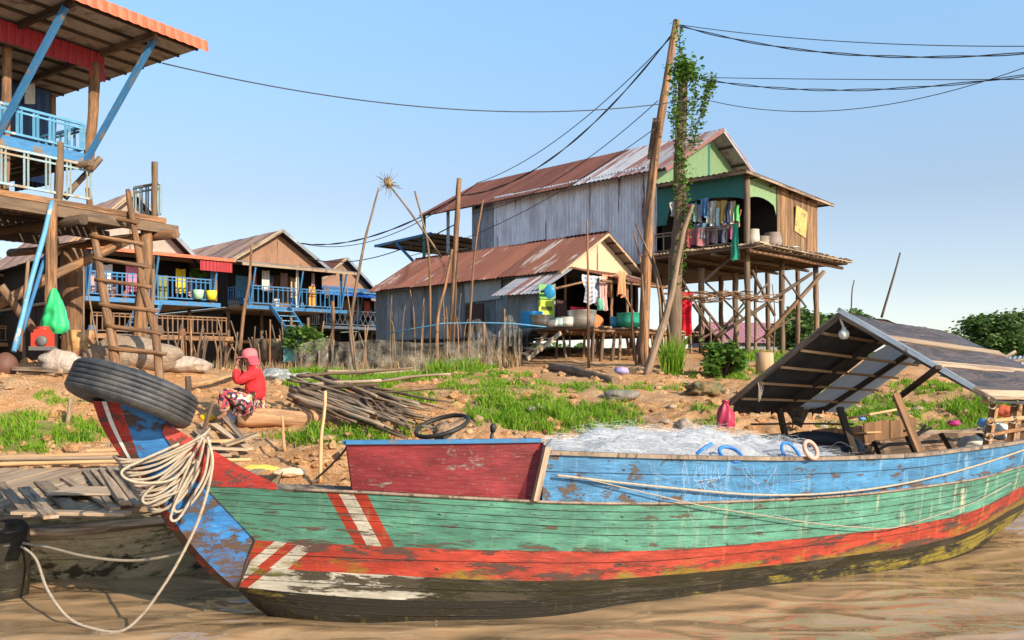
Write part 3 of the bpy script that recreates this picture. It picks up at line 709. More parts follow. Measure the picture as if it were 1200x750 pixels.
tl = g.n('BsdfTranslucent'); g.l(c, tl.inputs[0]); ms = g.n('MixShader'); ms.inputs[0].default_value = .35; g.l(bs.outputs[0], ms.inputs[1]); g.l(tl.outputs[0], ms.inputs[2]); g.l(ms.outputs[0], t.nodes['Material Output'].inputs[0]); M['pale_sheet'] = m
pk = bpin(984, 369, 0)[0]; fl = bpin(853, 476, -1.12)[0]; nl = bpin(1166, 473, 1.12)[0]
rk = bpin(1119, 395, 0)[0]; L_ = rk-pk
rk2 = bpin(1000, 467, -1.12)[0]; rf = Vector((fl.x+L_.x*1.05, fl.y+L_.y*1.05, fl.z-.05)); rn = Vector((nl.x+L_.x*1.05, nl.y+L_.y*1.05, nl.z-.04))
def skin(a0, a1, b1, b0, n=14, m=10, sag=.03, off=0, mat=None, name='', par=None, e0=0, e1=1):
    a0, a1, b1, b0 = map(Vector, (a0, a1, b1, b0)); nn = (a1-a0).cross(b0-a0).normalized(); b = MB(); rows = []; uv = []
    for i in range(m+1):
        t = e0+(e1-e0)*i/m; row = []; ur = []
        for j in range(n+1):
            u = j/n; p = a0.lerp(a1, u).lerp(b0.lerp(b1, u), t)
            k = sag*fb(u*3+off*7, t*4, 1.5, 3)-abs(sag)*.6*math.sin(math.pi*((t*3) % 1))
            row.append(p+nn*off+Vector((0, 0, k))); ur.append((u*1.8, t*1.4))
        rows.append(row); uv.append(ur)
    b.grid(rows, uv); return b.build(name, mat, par)
roof = skin(pk, rk, rn, nl, mat=M['felt'], name='canopy_roof', par=boat, sag=.018, off=0)
u0 = .58; zu_ = Vector((0, 0, .03)); pm, fm = pk.lerp(rk, u0), fl.lerp(rf, u0)
skin(pk+zu_, pm+zu_, fm, fl, mat=M['felt'], name='canopy_roof', par=boat, sag=.015)
skin(pk, pm, fm, fl, mat=M['felt_in'], name='canopy_lining', par=boat, sag=-.03, off=.035, e1=.97)
skin(pm+zu_, rk+zu_, rf, fm, mat=M['pale_sheet'], name='plastic_sheet', par=boat, sag=.03, e1=1.05)
skin(pk, rk, rn, nl, mat=M['felt_in'], name='canopy_lining', par=boat, sag=-.02, off=-.03, e1=.97)
for k, (t, mt) in enumerate(((.0, 'plank_grey'), (.42, 'plank_dark'), (.8, 'plank_dark'))):
    for P0, P1, top in ((fl, rf, 0), (nl, rn, 0)):
        a_ = pk.lerp(rk, t); c_ = P0.lerp(P1, t); dz = Vector((0, 0, -.03 if k else .02)); b = MB(); b.beam(a_+dz+Vector((0, 0, -.02)), c_+dz*1.0, .05, .05); b.build('rafter', M[mt], boat)
b = MB(); o_ = Vector((-.02, -.012, .05)); b.beam(pk+o_+Vector((-.0, 0, 0)), nl+o_*.8-(nl-pk)*.12, .05, .045); b.build('edge_strip', mk('worn_pale_metal_strip', (.42, .47, .52), (.2, .18, .16), .6, rough=.4, metal=.4), boat)
for k in range(5):
    t = .14+.18*k; a_ = pk.lerp(fl, t); c_ = rk.lerp(rf, t); b = MB(); dz = Vector((0, 0, -.045)); b.beam(a_+dz, c_+dz, .035, .025); b.build('purlin', M['cut_wood'], boat)
for t in (.30, .60, .93):
    a_ = pk.lerp(nl, t); c_ = rk.lerp(rn, t); b = MB(); n_ = (rk-pk).cross(nl-pk).normalized(); n_ = n_ if n_.z > 0 else -n_
    b.beam(a_+n_*.03+Vector((-.02, 0, 0)), c_+n_*.03, .085 if t < .9 else .12, .018, up=n_); b.build('batten', M['plank'], boat)
b = MB(); rows = []; e1_ = fl.lerp(rf, .78)                       # ragged black sheet drooping below the far eave
for j in range(6):
    rows.append([fl.lerp(e1_, .06+.94*i/40)+Vector((.02*math.sin(i*1.3), .03*j*.3, .02-(j/5)*(.07+.10*abs(fb(i*.21, 3, 1, 3))*2+(.12 if 26 < i < 34 else 0)))) for i in range(41)])
b.grid(rows); b.build('hanging_sheet', M['felt_in'], boat)
def pos(px0, py0, px1, py1, w0, w1, r_=.03, mat='plank_brown', name='canopy_post', sq=True):
    b = MB(); p = bpin(px0, py0, w0)[0]; q = bpin(px1, py1, w1)[0]
    if sq: b.beam(p, q, r_*2, r_*1.4)
    else: b.pole(p, q, r_, r_, .02)
    b.build(name, M[mat], boat); return p, q
pos(1050, 463, 1079, 533, .55, .98); pos(984, 478, 1002, 533, -.2, .1, mat='plank_dark'); pos(913, 478, 921, 515, -1.0, -1.0, mat='plank_dark')
pos(1100, 430, 1049, 469, .95, -.2, .025, mat='plank_dark', name='brace'); pos(995, 490, 1050, 480, -.9, -.9, .014, 'cut_wood', 'rail', False); pos(1000, 508, 1060, 504, -.95, -.95, .013, 'cut_wood', 'rail', False)
pos(880, 497, 1000, 497, -.95, -.95, .011, 'plank_dark', 'rail', False)
pos(1166, 474, 1156, 524, 1.0, 1.0, .03); pos(1190, 472, 1184, 520, .95, 1.0, .03); pos(1204, 470, 1200, 515, .95, 1.0, .03); 
pos(1152, 470, 1215, 468, 1.04, 1.04, .022, 'cut_wood', 'rail', False); pos(1156, 494, 1215, 488, 1.04, 1.04, .02, 'cut_wood', 'rail', False); pos(1153, 511, 1215, 500, 1.04, 1.04, .018, 'pole', 'rail', False)
pos(1060, 505, 1160, 506, -.6, -.5, .02, 'plank_grey', 'rail', True); pos(1085, 498, 1066, 520, -.4, -.2, .018, 'pole', 'brace', False); pos(1100, 497, 1068, 512, -.4, -.2, .014, 'pole', 'brace', False)
b = MB(); p = bpin(989, 392, .02)[0]; b.lathe(p, [(0, -.048), (.03, -.042), (.048, -.015), (.05, .01), (.042, .03), (.025, .045), (.02, .07), (0, .07)], 18); b.tube([p+Vector((0, 0, .06)), pk+Vector((0, 0, -.02))], .012, 6)
b.build('lamp', plain((.75, .72, .62), .35, 'pale_globe'), boat)
for k in range(3):
    b = MB(); p = pk.lerp(fl, .72); b.tube(smooth([p+Vector((.02*k, -.02, .02)), p+Vector((.02*k+.01, -.03, -.06)), p+Vector((.01, -.02, -.16-.02*k))]), .008, 5); b.build('lashing', M['rope_grey'], boat)
for px, py in ((1162, 475), (1160, 494), (1158, 512), (1186, 492), (1187, 472)):
    b = MB(); p = bpin(px, py, 1.05)[0]; b.tube([p+Vector((.035*math.cos(a), -.01-.012*math.sin(3*a), .03*math.sin(a))) for a in np.linspace(0, 12, 40)], .006, 5); b.build('lashing', M['rope'], boat)
# things lying in the boat
b = MB(); b.tube([bpin(965, 523, -.35)[0]+Vector((.30*math.cos(a), .27*math.sin(a), .05*math.sin(a))) for a in np.linspace(0, 2*math.pi, 33)[:-1]], .085, 12, closed=True)
RUB = plain((.028, .03, .036), .55, 'rubber')
tag(b.build('car_tyre', RUB), 'black tyre lying flat inside the painted boat under the canopy', 'tyre')
# ------------------------------------------------------------------ on and around the boat
def rope(name, pts, r_, mat, label=None, cat='rope', group=None, n=6, k=6):
    b = MB(); b.tube(smooth(pts, k), r_, n); o = b.build(name, mat)
    if label: tag(o, label, cat, group)
    return o
# tyre over the stem head
b = MB(); prof = []
T = [(.205, -.07), (.215, -.085), (.27, -.108), (.33, -.112), (.362, -.103), (.378, -.088)]
for g0 in (-.062, -.03, .0, .032, .062): T += [(.388, g0-.012), (.39, g0-.005), (.378, g0-.003), (.378, g0+.003), (.39, g0+.005)]
T += [(.378, .088), (.362, .103), (.33, .112), (.27, .108), (.215, .085), (.205, .07), (.20, 0), (.205, -.07)]
tc = W(156, 462, 5.42); b.lathe(tc, T, 56, (.27, .27, .93))
m, t, bs = newmat('dusty_rubber'); g = N(t); v = g.coord('Object'); n1 = g.noise(v, 5, 7, .7); n2 = g.noise(v, 40, 4)
c = g.mix(g.ramp(n1, .4, .7), (.022, .026, .034), (.105, .098, .09)); g.l(c, bs.inputs['Base Color']); bs.inputs['Roughness'].default_value = .55; g.bump(g.math('ADD', n1, g.math('MULTIPLY', n2, .3)), .006, bs)
tag(b.build('truck_tyre', m), 'large worn black tyre hung over the raised blue bow', 'tyre')
# the turns of rope round the stem
rr = random.Random(5)
for k in range(17):
    px0, py0 = 139+k*2.6+rr.uniform(-2, 2), 538+k*3.9; px1, py1 = 232+rr.uniform(-8, 10), 509+k*2.2+rr.uniform(-3, 3)
    sag = rr.uniform(3, 11)+k*.7
    P = []
    for i in range(8):
        t = i/7; wv = .125+.05*math.sin(math.pi*t)+.006*(k % 3)
        P.append(bpin(px0+(px1-px0)*t, py0+(py1-py0)*t+sag*math.sin(math.pi*t)**.9, wv)[0])
    far = [mirror(p, .1)+Vector((.02, 0, .0)) for p in P[::-1]]
    tip = bpin(px0-6, py0-3, .0)[0]; b = MB(); loop = smooth(P, 4)+smooth([P[-1], bpin(px1+5, py1-6, .02)[0], far[0]], 3)[1:-1]+smooth(far, 3)+smooth([far[-1], tip, P[0]], 3)[1:-1]
    b.tube(loop, .0092, 7, closed=True); rp = b.build('rope_turn', M['rope'])
    tag(rp, 'turn of pale rope wound round the blue stem of the bow', 'rope', 'turns of rope round the bow')
for k, pp in enumerate(([(243, 512), (248, 540), (238, 570), (222, 592), (207, 600), (204, 590), (215, 560), (228, 530)], [(240, 514), (232, 545), (215, 572), (190, 583), (172, 590), (168, 582), (190, 560), (225, 530)],
          [(246, 515), (240, 555), (225, 583), (209, 608), (200, 606), (212, 575), (232, 540)], [(238, 512), (225, 535), (205, 560), (176, 566), (150, 562), (143, 552), (165, 540), (210, 520)])):
    tag(rope('rope_bight', [bpin(x, y, .2+.012*k)[0] for x, y in pp], .0092, M['rope']), 'loose loop of pale rope hanging from the turns on the bow', 'rope', 'loose loops of rope at the bow')
mp = [(243, 512), (249, 545), (236, 600), (216, 645), (192, 686), (165, 722), (140, 744), (105, 743), (78, 722), (55, 690), (42, 655), (24, 640), (8, 634)]
my = [5.35, 5.3, 5.3, 5.32, 5.35, 5.4, 5.42, 5.5, 5.6, 5.8, 6.1, 6.25, 6.3]
mooring = [W(x, y, Y) for (x, y), Y in zip(mp, my)]
for p in mooring: p.z = max(p.z, .02)
rope('mooring_rope', mooring, .010, M['rope'], 'long pale mooring rope looping from the bow down to the water and old boat')
rope('mooring_rope', [W(8, 634, 6.3), W(50, 640, 6.2), W(100, 652, 6.0), W(150, 657, 5.9), W(190, 653, 5.8), W(224, 643, 5.75)], .0105, M['rope_grey'], 'grey rope sagging across the side of the old grey boat')
b = MB(); b.tube([W(9, 632, 6.3)+Vector((.05*math.cos(a), -.05*math.sin(a), .05*math.sin(a*1.3))) for a in np.linspace(0, 16, 60)], .013, 6); tag(b.build('rope_knot', M['rope']), 'knot of rope at the corner of the old grey boat', 'rope')
def sidept(px, py, dw=.03):
    w_ = .9
    for _ in range(8): w_ = R0.w(s_at(px, w_))+dw
    return bpin(px, py, w_)[0]
rope('side_rope', [sidept(x, y, .05) for x, y in ((652, 557), (680, 560), (740, 567), (800, 573), (870, 579), (929, 580), (985, 577), (1040, 570), (1090, 560), (1140, 547), (1200, 527), (1240, 510))], .0085, M['rope'], 'thick white rope running along the blue side of the boat', n=6)
rope('side_rope', [sidept(x, y, .055) for x, y in ((678, 559), (720, 569), (780, 583), (830, 594), (900, 605), (960, 614), (1010, 618), (1050, 618), (1110, 600), (1150, 585), (1185, 566))], .0045, M['rope'], 'thin cord drooping across the green side of the boat', n=5)
b = MB(); b.tube(smooth([W(x, y, Y) for x, y, Y in ((365, 566, 5.9), (385, 548, 6.0), (403, 529, 5.85), (407, 521, 5.75))]), .008, 6); tag(b.build('bent_branch', M['pole_grey']), 'thin bent branch leaning on the maroon panel of the boat', 'branch')
# heap of white fishing net
m, t, bs = newmat('white_fishing_net'); g = N(t); n1 = g.noise(g.coord('Object'), 9, 8, .75, 1.5); c = g.mix(g.ramp(n1, .3, .7), (.78, .82, .88), (.97, .97, .97)); g.l(c, bs.inputs['Base Color']); bs.inputs['Roughness'].default_value = .6
tl = g.n('BsdfTranslucent'); tl.inputs[0].default_value = (.8, .83, .88, 1); ms = g.n('MixShader'); ms.inputs[0].default_value = .35; g.l(bs.outputs[0], ms.inputs[1]); g.l(tl.outputs[0], ms.inputs[2])
tr = g.n('BsdfTransparent'); m2 = g.n('MixShader'); m2.inputs[0].default_value = .12; g.l(ms.outputs[0], m2.inputs[1]); g.l(tr.outputs[0], m2.inputs[2]); g.l(m2.outputs[0], t.nodes['Material Output'].inputs[0])
g.bump(n1, .05, bs); M['net'] = m
m, t, bs = newmat('nylon_thread'); bs.inputs['Base Color'].default_value = (.85, .87, .9, 1); bs.inputs['Roughness'].default_value = .4; M['thread'] = m
net = thing('fishing_net', bp(3.9, 0, .9), 'big heap of white fishing net piled in the middle of the painted boat', 'fishing net')
rows = []
for i in range(70):
    t = i/69; s_ = SB+.1+t*2.85; row = []
    H = .185*(0 if t < .13 else math.sin(math.pi*(.02+.96*(t-.13)/.87))**.7)*(1 if t < .6 else 1-(t-.6)*.4)
    for j in range(36):
        u = -1+2*j/35; w_ = u*(RT.w(s_)-.06); base = RT.z(s_)-.05-.21*max(0, -w_)-.02
        k = (1-abs(u)**2.6)*H; q = fb(s_*3, u*3, 0, 5)*.10*(1-u*u)**.5+.03*abs(fb(s_*9, u*8, 4, 3))
        row.append(bp(s_, w_, base+k+q))
    rows.append(row)
b = MB(); b.grid(rows); b.build('net_heap', M['net'], net)
b = MB(); rn_ = random.Random(9)
for k in range(2000):
    t = .14+.86*rn_.random(); i = min(68, int(t*69)); j = rn_.randrange(2, 34); p = rows[i][j]+Vector((0, 0, .004)); a = rn_.uniform(0, 6.28); L_ = rn_.uniform(.08, .3)
    d = Vector((math.cos(a), math.sin(a)*.6, rn_.uniform(-.1, .25)))*L_; up = rn_.uniform(.0, .03)+(.05 if rn_.random() < .06 else 0)
    pts = [p, p+d*.3+Vector((0, 0, up)), p+d*.7+Vector((rn_.uniform(-.05, .05), 0, up)), p+d]
    b.tube(smooth(pts, 3), .0004+.0003*rn_.random(), 3, cap=False)
for k in range(28):                                 # threads trailing over the side
    px = rn_.gauss(850, 32); q = [sidept(px+rn_.uniform(-6, 6), 533, .0), sidept(px+rn_.uniform(-8, 8), 545+rn_.random()*15, .03)]
    e = 560+rn_.random()**2*60; q += [sidept(px+rn_.uniform(-16, 16), e, .035), sidept(px+rn_.uniform(-20, 20), e+rn_.uniform(-5, 16), .035)]
    b.tube(smooth(q, 3), .0006, 3, cap=False)
o = b.build('loose_thread', M['thread'], net); o['kind'] = 'stuff'
def ring(px, py, Y, R_, r_, mat, label, cat='float', tilt=(.2, -.5, .8), name='net_float', grp=None):
    b = MB(); q = Vector((0, 0, 1)).rotation_difference(Vector(tilt).normalized()); c_ = W(px, py, Y)
    b.tube([c_+q @ Vector((R_*math.cos(a), R_*math.sin(a), 0)) for a in np.linspace(0, 2*math.pi, 25)[:-1]], r_, 8, closed=True)
    return tag(b.build(name, mat), label, cat, grp)
BP = plain((.04, .2, .6), .4, 'blue_plastic')
ring(856, 532, 6.35, .085, .014, BP, 'blue plastic ring half sunk in the white net heap', 'ring', name='plastic_ring')
ring(927, 532, 6.7, .10, .013, BP, 'blue ring beside the black tyre on the net', 'ring', name='plastic_ring', tilt=(.5, -.6, .5))
ring(950, 527, 6.55, .07, .016, plain((.7, .35, .28), .5, 'pink_plastic'), 'salmon pink ring at the end of the white net', 'ring', name='plastic_ring', tilt=(.5, -.7, .4))
b = MB(); b.tube(smooth([W(816, 532, 6.2), W(824, 526, 6.2), W(834, 520, 6.25)]), .013, 7); tag(b.build('net_float', BP), 'short blue float poking from the white net', 'float')
b = MB(); c_ = bpin(850, 483, -.9)[0]
rows = []
for i in range(15):
    t = i/14; rad = .085*(.55-1.6*t if t < .18 else .25+.75*math.sin(math.pi*(.02+(t-.18)*.85))**.7)
    rows.append([c_+Vector((math.cos(a)*rad*(1+.18*math.sin(a*5+t*3)+.2*fb(a, t*3, 2, 2)), math.sin(a)*rad*(1+.18*math.sin(a*5+t*3)), .12-.27*t+.01*math.sin(5*a))) for a in np.linspace(0, 6.28, 25)[:-1]])
b.grid(rows, wrap=True); tag(b.build('plastic_bag', plain((.42, .04, .08), .35, 'magenta_bag')), 'crimson plastic bag tied to the corner of the canopy', 'bag')
# cans and bottles near the stern, seen through the lashed rail
for px, py, w_, c_, lb in ((1168, 505, .2, (.75, .7, .62), 'white cloth bundle beside the stern rails of the boat'), (1140, 520, .3, (.62, .58, .5), 'pale jerrycan lying inside the boat by the last canopy post')):
    b = MB(); b.blob(bpin(px, py, w_)[0], .13, .1, .08, .35, 1.5); tag(b.build('bundle', plain(c_)), lb, 'bundle')
# ------------------------------------------------------------------ old grey boat at the left
ob = thing('old_boat', (-4.4, 7.6, 0), 'old grey wooden boat with mossy hull and loose planks on its flat deck', 'boat')
M['moss_hull'] = hullmat('mossy_grey_hull', (.40, .335, .21), wthr=.58, seams=(.2, .38), wearc=(.045, .035, .02), moss=((.085, .08, .03), .55, .0), wsc=(1.6, 3, 1), dots=False, light=((.42, .36, .26), -9, -6))
rows = []; uv = []
def obp(u, v):        # u along 0..1 from left to right, v 0 top 1 waterline+ 
    x = -7.5+5.35*u; end = max(0, (u-.8)/.2); inn = .35*end**2.5
    y = 6.62+.02*math.sin(u*9)+inn*2.2+.28*v**1.4; z = .555-.02*math.sin(u*3)+.10*end-v*.75
    return Vector((x-.3*end*v, y, z))
for j in range(9):
    v = j/8; rows.append([obp(i/40, v)+Vector((0, .03*fb(i*.2, v*3, 0, 3), 0)) for i in range(41)]); uv.append([(i*.134, v*.8) for i in range(41)])
b = MB(); b.grid(rows, uv); 
tr_ = [r_[-1] for r_ in rows]; b.grid([tr_, [p+Vector((-.15, 1.2, 0)) for p in tr_]], [[(k*.1, 0) for k in range(9)], [(k*.1, 1.2) for k in range(9)]])
b.build('hull', M['moss_hull'], ob)
b = MB(); top = [obp(i/30, 0) for i in range(31)]
for i in range(30): b.beam(top[i]+Vector((0, .02, .012)), top[i+1]+Vector((.01, .02, .012)), .09, .045)
b.build('gunwale', M['plank_grey'], ob)
b = MB(); b.tube([obp(i/30*.93, .13)+Vector((0, -.05, 0.01*math.sin(i))) for i in range(31)], .045, 9, wob=.3); b.build('fender_pole', M['plank_grey'], ob)
rk_ = random.Random(8); x = -7.4
b = MB()
while x < -2.6:
    wd = rk_.uniform(.12, .2); z0 = .575+rk_.uniform(0, .012); b.beam((x, 6.68, z0), (x+rk_.uniform(-.03, .03), 8.95+rk_.uniform(-.1, .1), z0+.05), wd-.012, .022); x += wd
b.build('deck', M['plank'], ob)
b = MB(); b.poly([(-7.5, 6.7, .54), (-2.3, 6.7, .54), (-2.5, 9.0, .56), (-7.5, 9.0, .56)]); b.poly([(-7.5, 9, .56), (-2.5, 9, .56), (-2.5, 9.05, -.3), (-7.5, 9.05, -.3)]); b.build('deck_base', M['plank_dark'], ob)
LOOSE = [((48, 565), (92, 602), .12, 'grey loose plank lying askew at the left of the old boat deck'), ((75, 560), (135, 596), .07, 'thin dark lath across the middle of the old boat deck'), ((100, 552), (128, 590), .05, 'thin pale lath beside the curved ribs on the old boat deck'),
 ((112, 550), (150, 590), .11, 'wide bleached plank sloping toward the bow on the old boat deck'), ((130, 547), (166, 592), .10, 'bleached plank nearest the bow on the old boat deck'), ((118, 549), (143, 588), .04, 'narrow bleached slat between two wide planks on old boat deck'),
 ((0, 566), (34, 604), .07, 'dark narrow plank at the left edge of the old boat deck'), ((18, 600), (150, 602), .10, 'long grey plank laid along the near edge of the old boat deck'), ((28, 572), (60, 606), .09, 'warped grey plank next to the left edge of the old boat deck'), ((142, 546), (185, 590), .06, 'thin bleached slat just behind the painted bow')]
for k, (a_, c_, wd, lb) in enumerate(LOOSE):
    def dk(px, py):
        z_ = .62+.012*k; Y = (CH-z_)*1000/(py-430); return W(px, py, Y)
    b = MB(); b.beam(dk(*a_), dk(*c_), wd, .022); tag(b.build('loose_plank', M['plank' if k % 2 else 'plank_grey']), lb, 'plank', 'loose planks on the old boat deck')
b = MB(); p = W(70, 575, (CH-.66)/.145); b.beam(p, p+Vector((.62, .0, 0)), .42, .015); tag(b.build('plywood_sheet', mk('pale_ply', (.58, .42, .28), (.3, .22, .15), .6)), 'pale square of plywood on the old boat deck', 'board')
for k in range(7):
    b = MB(); y = 8.9+.13*k; b.pole((-7.6, y, .66+.02*(k % 2)), (-2.75-.25*k, y+.1, .72+.02*(k % 3)+.015*k), .028, .02, .008); tag(b.build('bamboo_pole', M['plank' if k % 2 else 'cut_wood']), 'long pale bamboo pole lying behind the deck of the old boat', 'pole', 'bamboo poles behind the old boat')
b = MB(); c_ = W(4, 668, 6.3); rows = []
prof = [(.02, .36), (.14, .35), (.17, .30), (.18, .1), (.175, -.1), (.15, -.35)]
b.lathe(c_, prof, 20); tag(b.build('mossy_float', M['h_bottom']), 'dark mossy drum floating at the corner of the old grey boat', 'drum')

# ------------------------------------------------------------------ log, person, driftwood
lg = G(296, 503); LY = lg.y
b = MB(); r_ = .125; p = W(281, 489, LY); q = W(432, 492, LY+.15); b.tube([p.lerp(q, i/14)+Vector((0, 0, .02*fb(i*.4, 1, 1, 2))) for i in range(15)], [r_*(1-.025*i) for i in range(12)]+[.07, .045, .02], 16, wob=.12)
tag(b.build('log', mk('barkless_log', (.60, .33, .17), (.30, .17, .09), .58, .12, (8, .8, 1), fine=(50, 3, 1), bump=.006)), 'thick bare orange log under the seated person in red', 'log')
def skinmesh(name, joints, edges, mat, parent, sub=2, ox=None):
    """joints: {name: (pos, rx, ry)}; grown with a Skin modifier into one continuous surface"""
    keys = list(joints); off = rootloc(parent) if parent else Vector(ox)
    me = bpy.data.meshes.new(name); me.from_pydata([tuple(Vector(joints[k][0])-off) for k in keys], [(keys.index(a), keys.index(b_)) for a, b_ in edges], [])
    me.materials.append(mat); o = bpy.data.objects.new(name, me); COL.objects.link(o)
    sk = o.modifiers.new('skin', 'SKIN'); sk.use_smooth_shade = True
    lay = me.skin_vertices[0] if len(me.skin_vertices) else None
    if lay is None:
        bpy.context.view_layer.objects.active = o
        bm_ = __import__('bmesh').new(); bm_.from_mesh(me); bm_.verts.layers.skin.verify(); bm_.to_mesh(me); bm_.free(); lay = me.skin_vertices[0]
    for i, k in enumerate(keys): lay.data[i].radius = joints[k][1:3]; lay.data[i].use_root = (i == 0)
    sb_ = o.modifiers.new('sub', 'SUBSURF'); sb_.levels = sub; sb_.render_levels = sub
    if parent: o.parent = parent
    else: o.location = off
    return o
PY = LY+.03
def H(px, py, dy=0): return W(px, py, PY)+Vector((0, dy, 0))
SKN = plain((.30, .15, .09), .6, 'skin'); 
J = dict(pelvis=(H(297, 472), .13, .12), waist=(H(300, 457), .12, .10), chest=(H(299, 441), .14, .11), neck0=(H(296, 430), .07, .065), neck=(H(294, 427), .05, .05), head=(H(291, 421), .078, .085), crown=(H(291.5, 415), .07, .078),
 shN=(H(304, 435, -.13), .06, .06), elN=(H(283, 448, -.22), .042, .042), wrN=(H(280, 432, -.12), .03, .03),
 shF=(H(292, 435, .15), .06, .06), elF=(H(276, 450, .2), .042, .042), wrF=(H(279, 433, .08), .03, .03),
 hpN=(H(292, 473, -.10), .095, .095), knN=(H(266, 458, -.14), .065, .065), anN=(H(267, 486, -.12), .042, .042), toN=(H(258, 490, -.14), .03, .022),
 hpF=(H(292, 473, .12), .095, .095), knF=(H(270, 457, .16), .065, .065), anF=(H(272, 486, .15), .042, .042), toF=(H(263, 490, .15), .03, .022))
E = [('pelvis', 'waist'), ('waist', 'chest'), ('chest', 'neck0'), ('neck0', 'neck'), ('neck', 'head'), ('head', 'crown'), ('chest', 'shN'), ('shN', 'elN'), ('elN', 'wrN'), ('chest', 'shF'), ('shF', 'elF'), ('elF', 'wrF'),
 ('pelvis', 'hpN'), ('hpN', 'knN'), ('knN', 'anN'), ('anN', 'toN'), ('pelvis', 'hpF'), ('hpF', 'knF'), ('knF', 'anF'), ('anF', 'toF')]
for nm, wx, wy, sgn in (('N', 280, 432, -.12), ('F', 279, 433, .08)):
    J['pm'+nm] = (H(wx+.5, wy-6, sgn), .026, .016); E.append(('wr'+nm, 'pm'+nm))
    for f_ in range(4):
        L_ = (.036, .042, .04, .03)[f_]; o_ = (f_-1.5)*.017
        J[f'f{f_}{nm}'] = (H(wx+2, wy-9, sgn+o_), .009, .009); J[f'g{f_}{nm}'] = (H(wx+4, wy-9-L_*60, sgn+o_), .008, .008); E += [('pm'+nm, f'f{f_}{nm}'), (f'f{f_}{nm}', f'g{f_}{nm}')]
    J['t'+nm] = (H(wx+4, wy-5, sgn-.03), .010, .010); E.append(('pm'+nm, 't'+nm))
per = skinmesh('person', J, E, SKN, None, ox=(H(290, 495).x, PY, H(290, 497).z))
tag(per, 'person in red top, pink cap and floral trousers sitting on the log, hands at face', 'person')
def inflate(ks, k, mat, name, extra=None):
    j2 = {a: (J[a][0], J[a][1]*k+.012, J[a][2]*k+.012) for a in ks}
    if extra: j2.update(extra)
    return skinmesh(name, j2, [e for e in E if e[0] in j2 and e[1] in j2], mat, per)
m, t, bs = newmat('red_knit'); g = N(t); n1 = g.noise(g.coord('Object'), 7, 5); c = g.mix(n1, (.50, .012, .02), (.72, .03, .035)); g.l(c, bs.inputs['Base Color']); bs.inputs['Roughness'].default_value = .8; g.bump(n1, .05, bs)
inflate(['pelvis', 'waist', 'chest', 'neck0', 'neck', 'shN', 'elN', 'wrN', 'shF', 'elF', 'wrF'], 1.22, m, 'shirt', {'pelvis': (H(297.5, 469), .17, .16), 'chest': (H(299.5, 441), .175, .16), 'waist': (H(300, 456), .15, .14), 'neck': (H(295, 427), .068, .062)})
m, t, bs = newmat('floral_cloth'); g = N(t); vo = g.n('TexVoronoi'); g.l(g.coord('Object', (26, 26, 26)), vo.inputs['Vector']); vo.inputs['Scale'].default_value = 1
sp = g.n('SeparateColor'); g.l(vo.outputs['Color'], sp.inputs[0]); c = g.mix(g.ramp(sp.outputs[0], .45, .5), (.035, .02, .05), (.42, .06, .07)); c = g.mix(g.ramp(sp.outputs[1], .76, .80), c, (.50, .32, .12)); c = g.mix(g.ramp(sp.outputs[2], .84, .88), c, (.6, .5, .45))
g.l(c, bs.inputs['Base Color']); bs.inputs['Roughness'].default_value = .8
inflate(['pelvis', 'hpN', 'knN', 'anN', 'hpF', 'knF', 'anF'], 1.2, m, 'trousers', {'pelvis': (H(297, 475), .175, .16), 'anN': (H(267, 484, -.12), .085, .085), 'anF': (H(272, 484, .15), .085, .085)})
PK = plain((.62, .16, .17), .8, 'pink_cloth')
b = MB(); c_ = H(292.5, 416.5); b.lathe(c_, [(.096, -.03), (.102, .0), (.10, .035), (.088, .065), (.062, .085), (.03, .094), (0, .096)], 20, (-.15, 0, 1))
pts = []
for r0_, r1_ in ((.09, .0), (.185, .0)):
    pts.append([c_+Vector((-math.cos(a)*(r0_+(.03 if r0_ > .15 else 0)), math.sin(a)*r0_*.95, -.012-(.02 if r0_ > .15 else 0))) for a in np.linspace(-1.25, 1.25, 15)])
b.grid(pts); hat = b.build('cap', PK, per)
rows = []
for i in range(9):
    t = i/8; rows.append([H(293+1.3*t, 417+11*t)+Vector((.03*t+.098*math.cos(a)*(1-.1*t), .098*math.sin(a)*(1-.15*t), 0)) for a in np.linspace(-1.75, 1.75, 15)])
b = MB(); b.grid(rows); b.build('neck_scarf', plain((.50, .08, .11), .85, 'scarf'), per)
# driftwood heap
rd = random.Random(21)
for k in range(58):
    lay = k/58; x0 = rd.uniform(335, 405); y0 = rd.uniform(446, 476)-8*lay; L_ = rd.uniform(75, 150); an = rd.uniform(.22, .52)
    if k % 9 == 0: an = rd.uniform(.7, 1.1); L_ = 55; x0 += 50
    if k % 11 == 0: an = -.1
    x1 = x0+L_*math.cos(an); y1 = min(514, y0+L_*math.sin(an)*.75)
    Y0 = 12.6-(y0-446)/40*1.6-.4*lay; Y1 = 11.3-(y1-470)/45*1.3-.3*lay
    p, q = W(x0, y0, Y0), W(x1, y1, Y1); p.z = max(p.z, gz(p.x, p.y)+.03); q.z = max(q.z, gz(q.x, q.y)+.02)
    b = MB(); r0 = rd.choice((.016, .02, .03, .04)); b.pole(p, q, r0, r0*.5, .05, 7, 9)
    tag(b.build('driftwood_branch', M[rd.choice(('pole_grey', 'plank_grey', 'plank', 'pole_dark', 'plank_grey'))]), 'bare branch in the heap of driftwood behind the boat helm', 'branch', 'branches in the driftwood heap')
def ground_stick(name, a_, c_, r0, r1, mat, label, cat, bend=.02, lift=.03):
    p, q = G(*a_, dz=r0*.6+lift*0), G(*c_, dz=r1*.6); b = MB(); b.pole(p, q, r0, r1, bend, 9, 10); return tag(b.build(name, M[mat]), label, cat)
ground_stick('fallen_trunk', (648, 434), (722, 450), .11, .08, 'pole_grey', 'grey fallen trunk lying on the clay below the small hut deck', 'trunk')
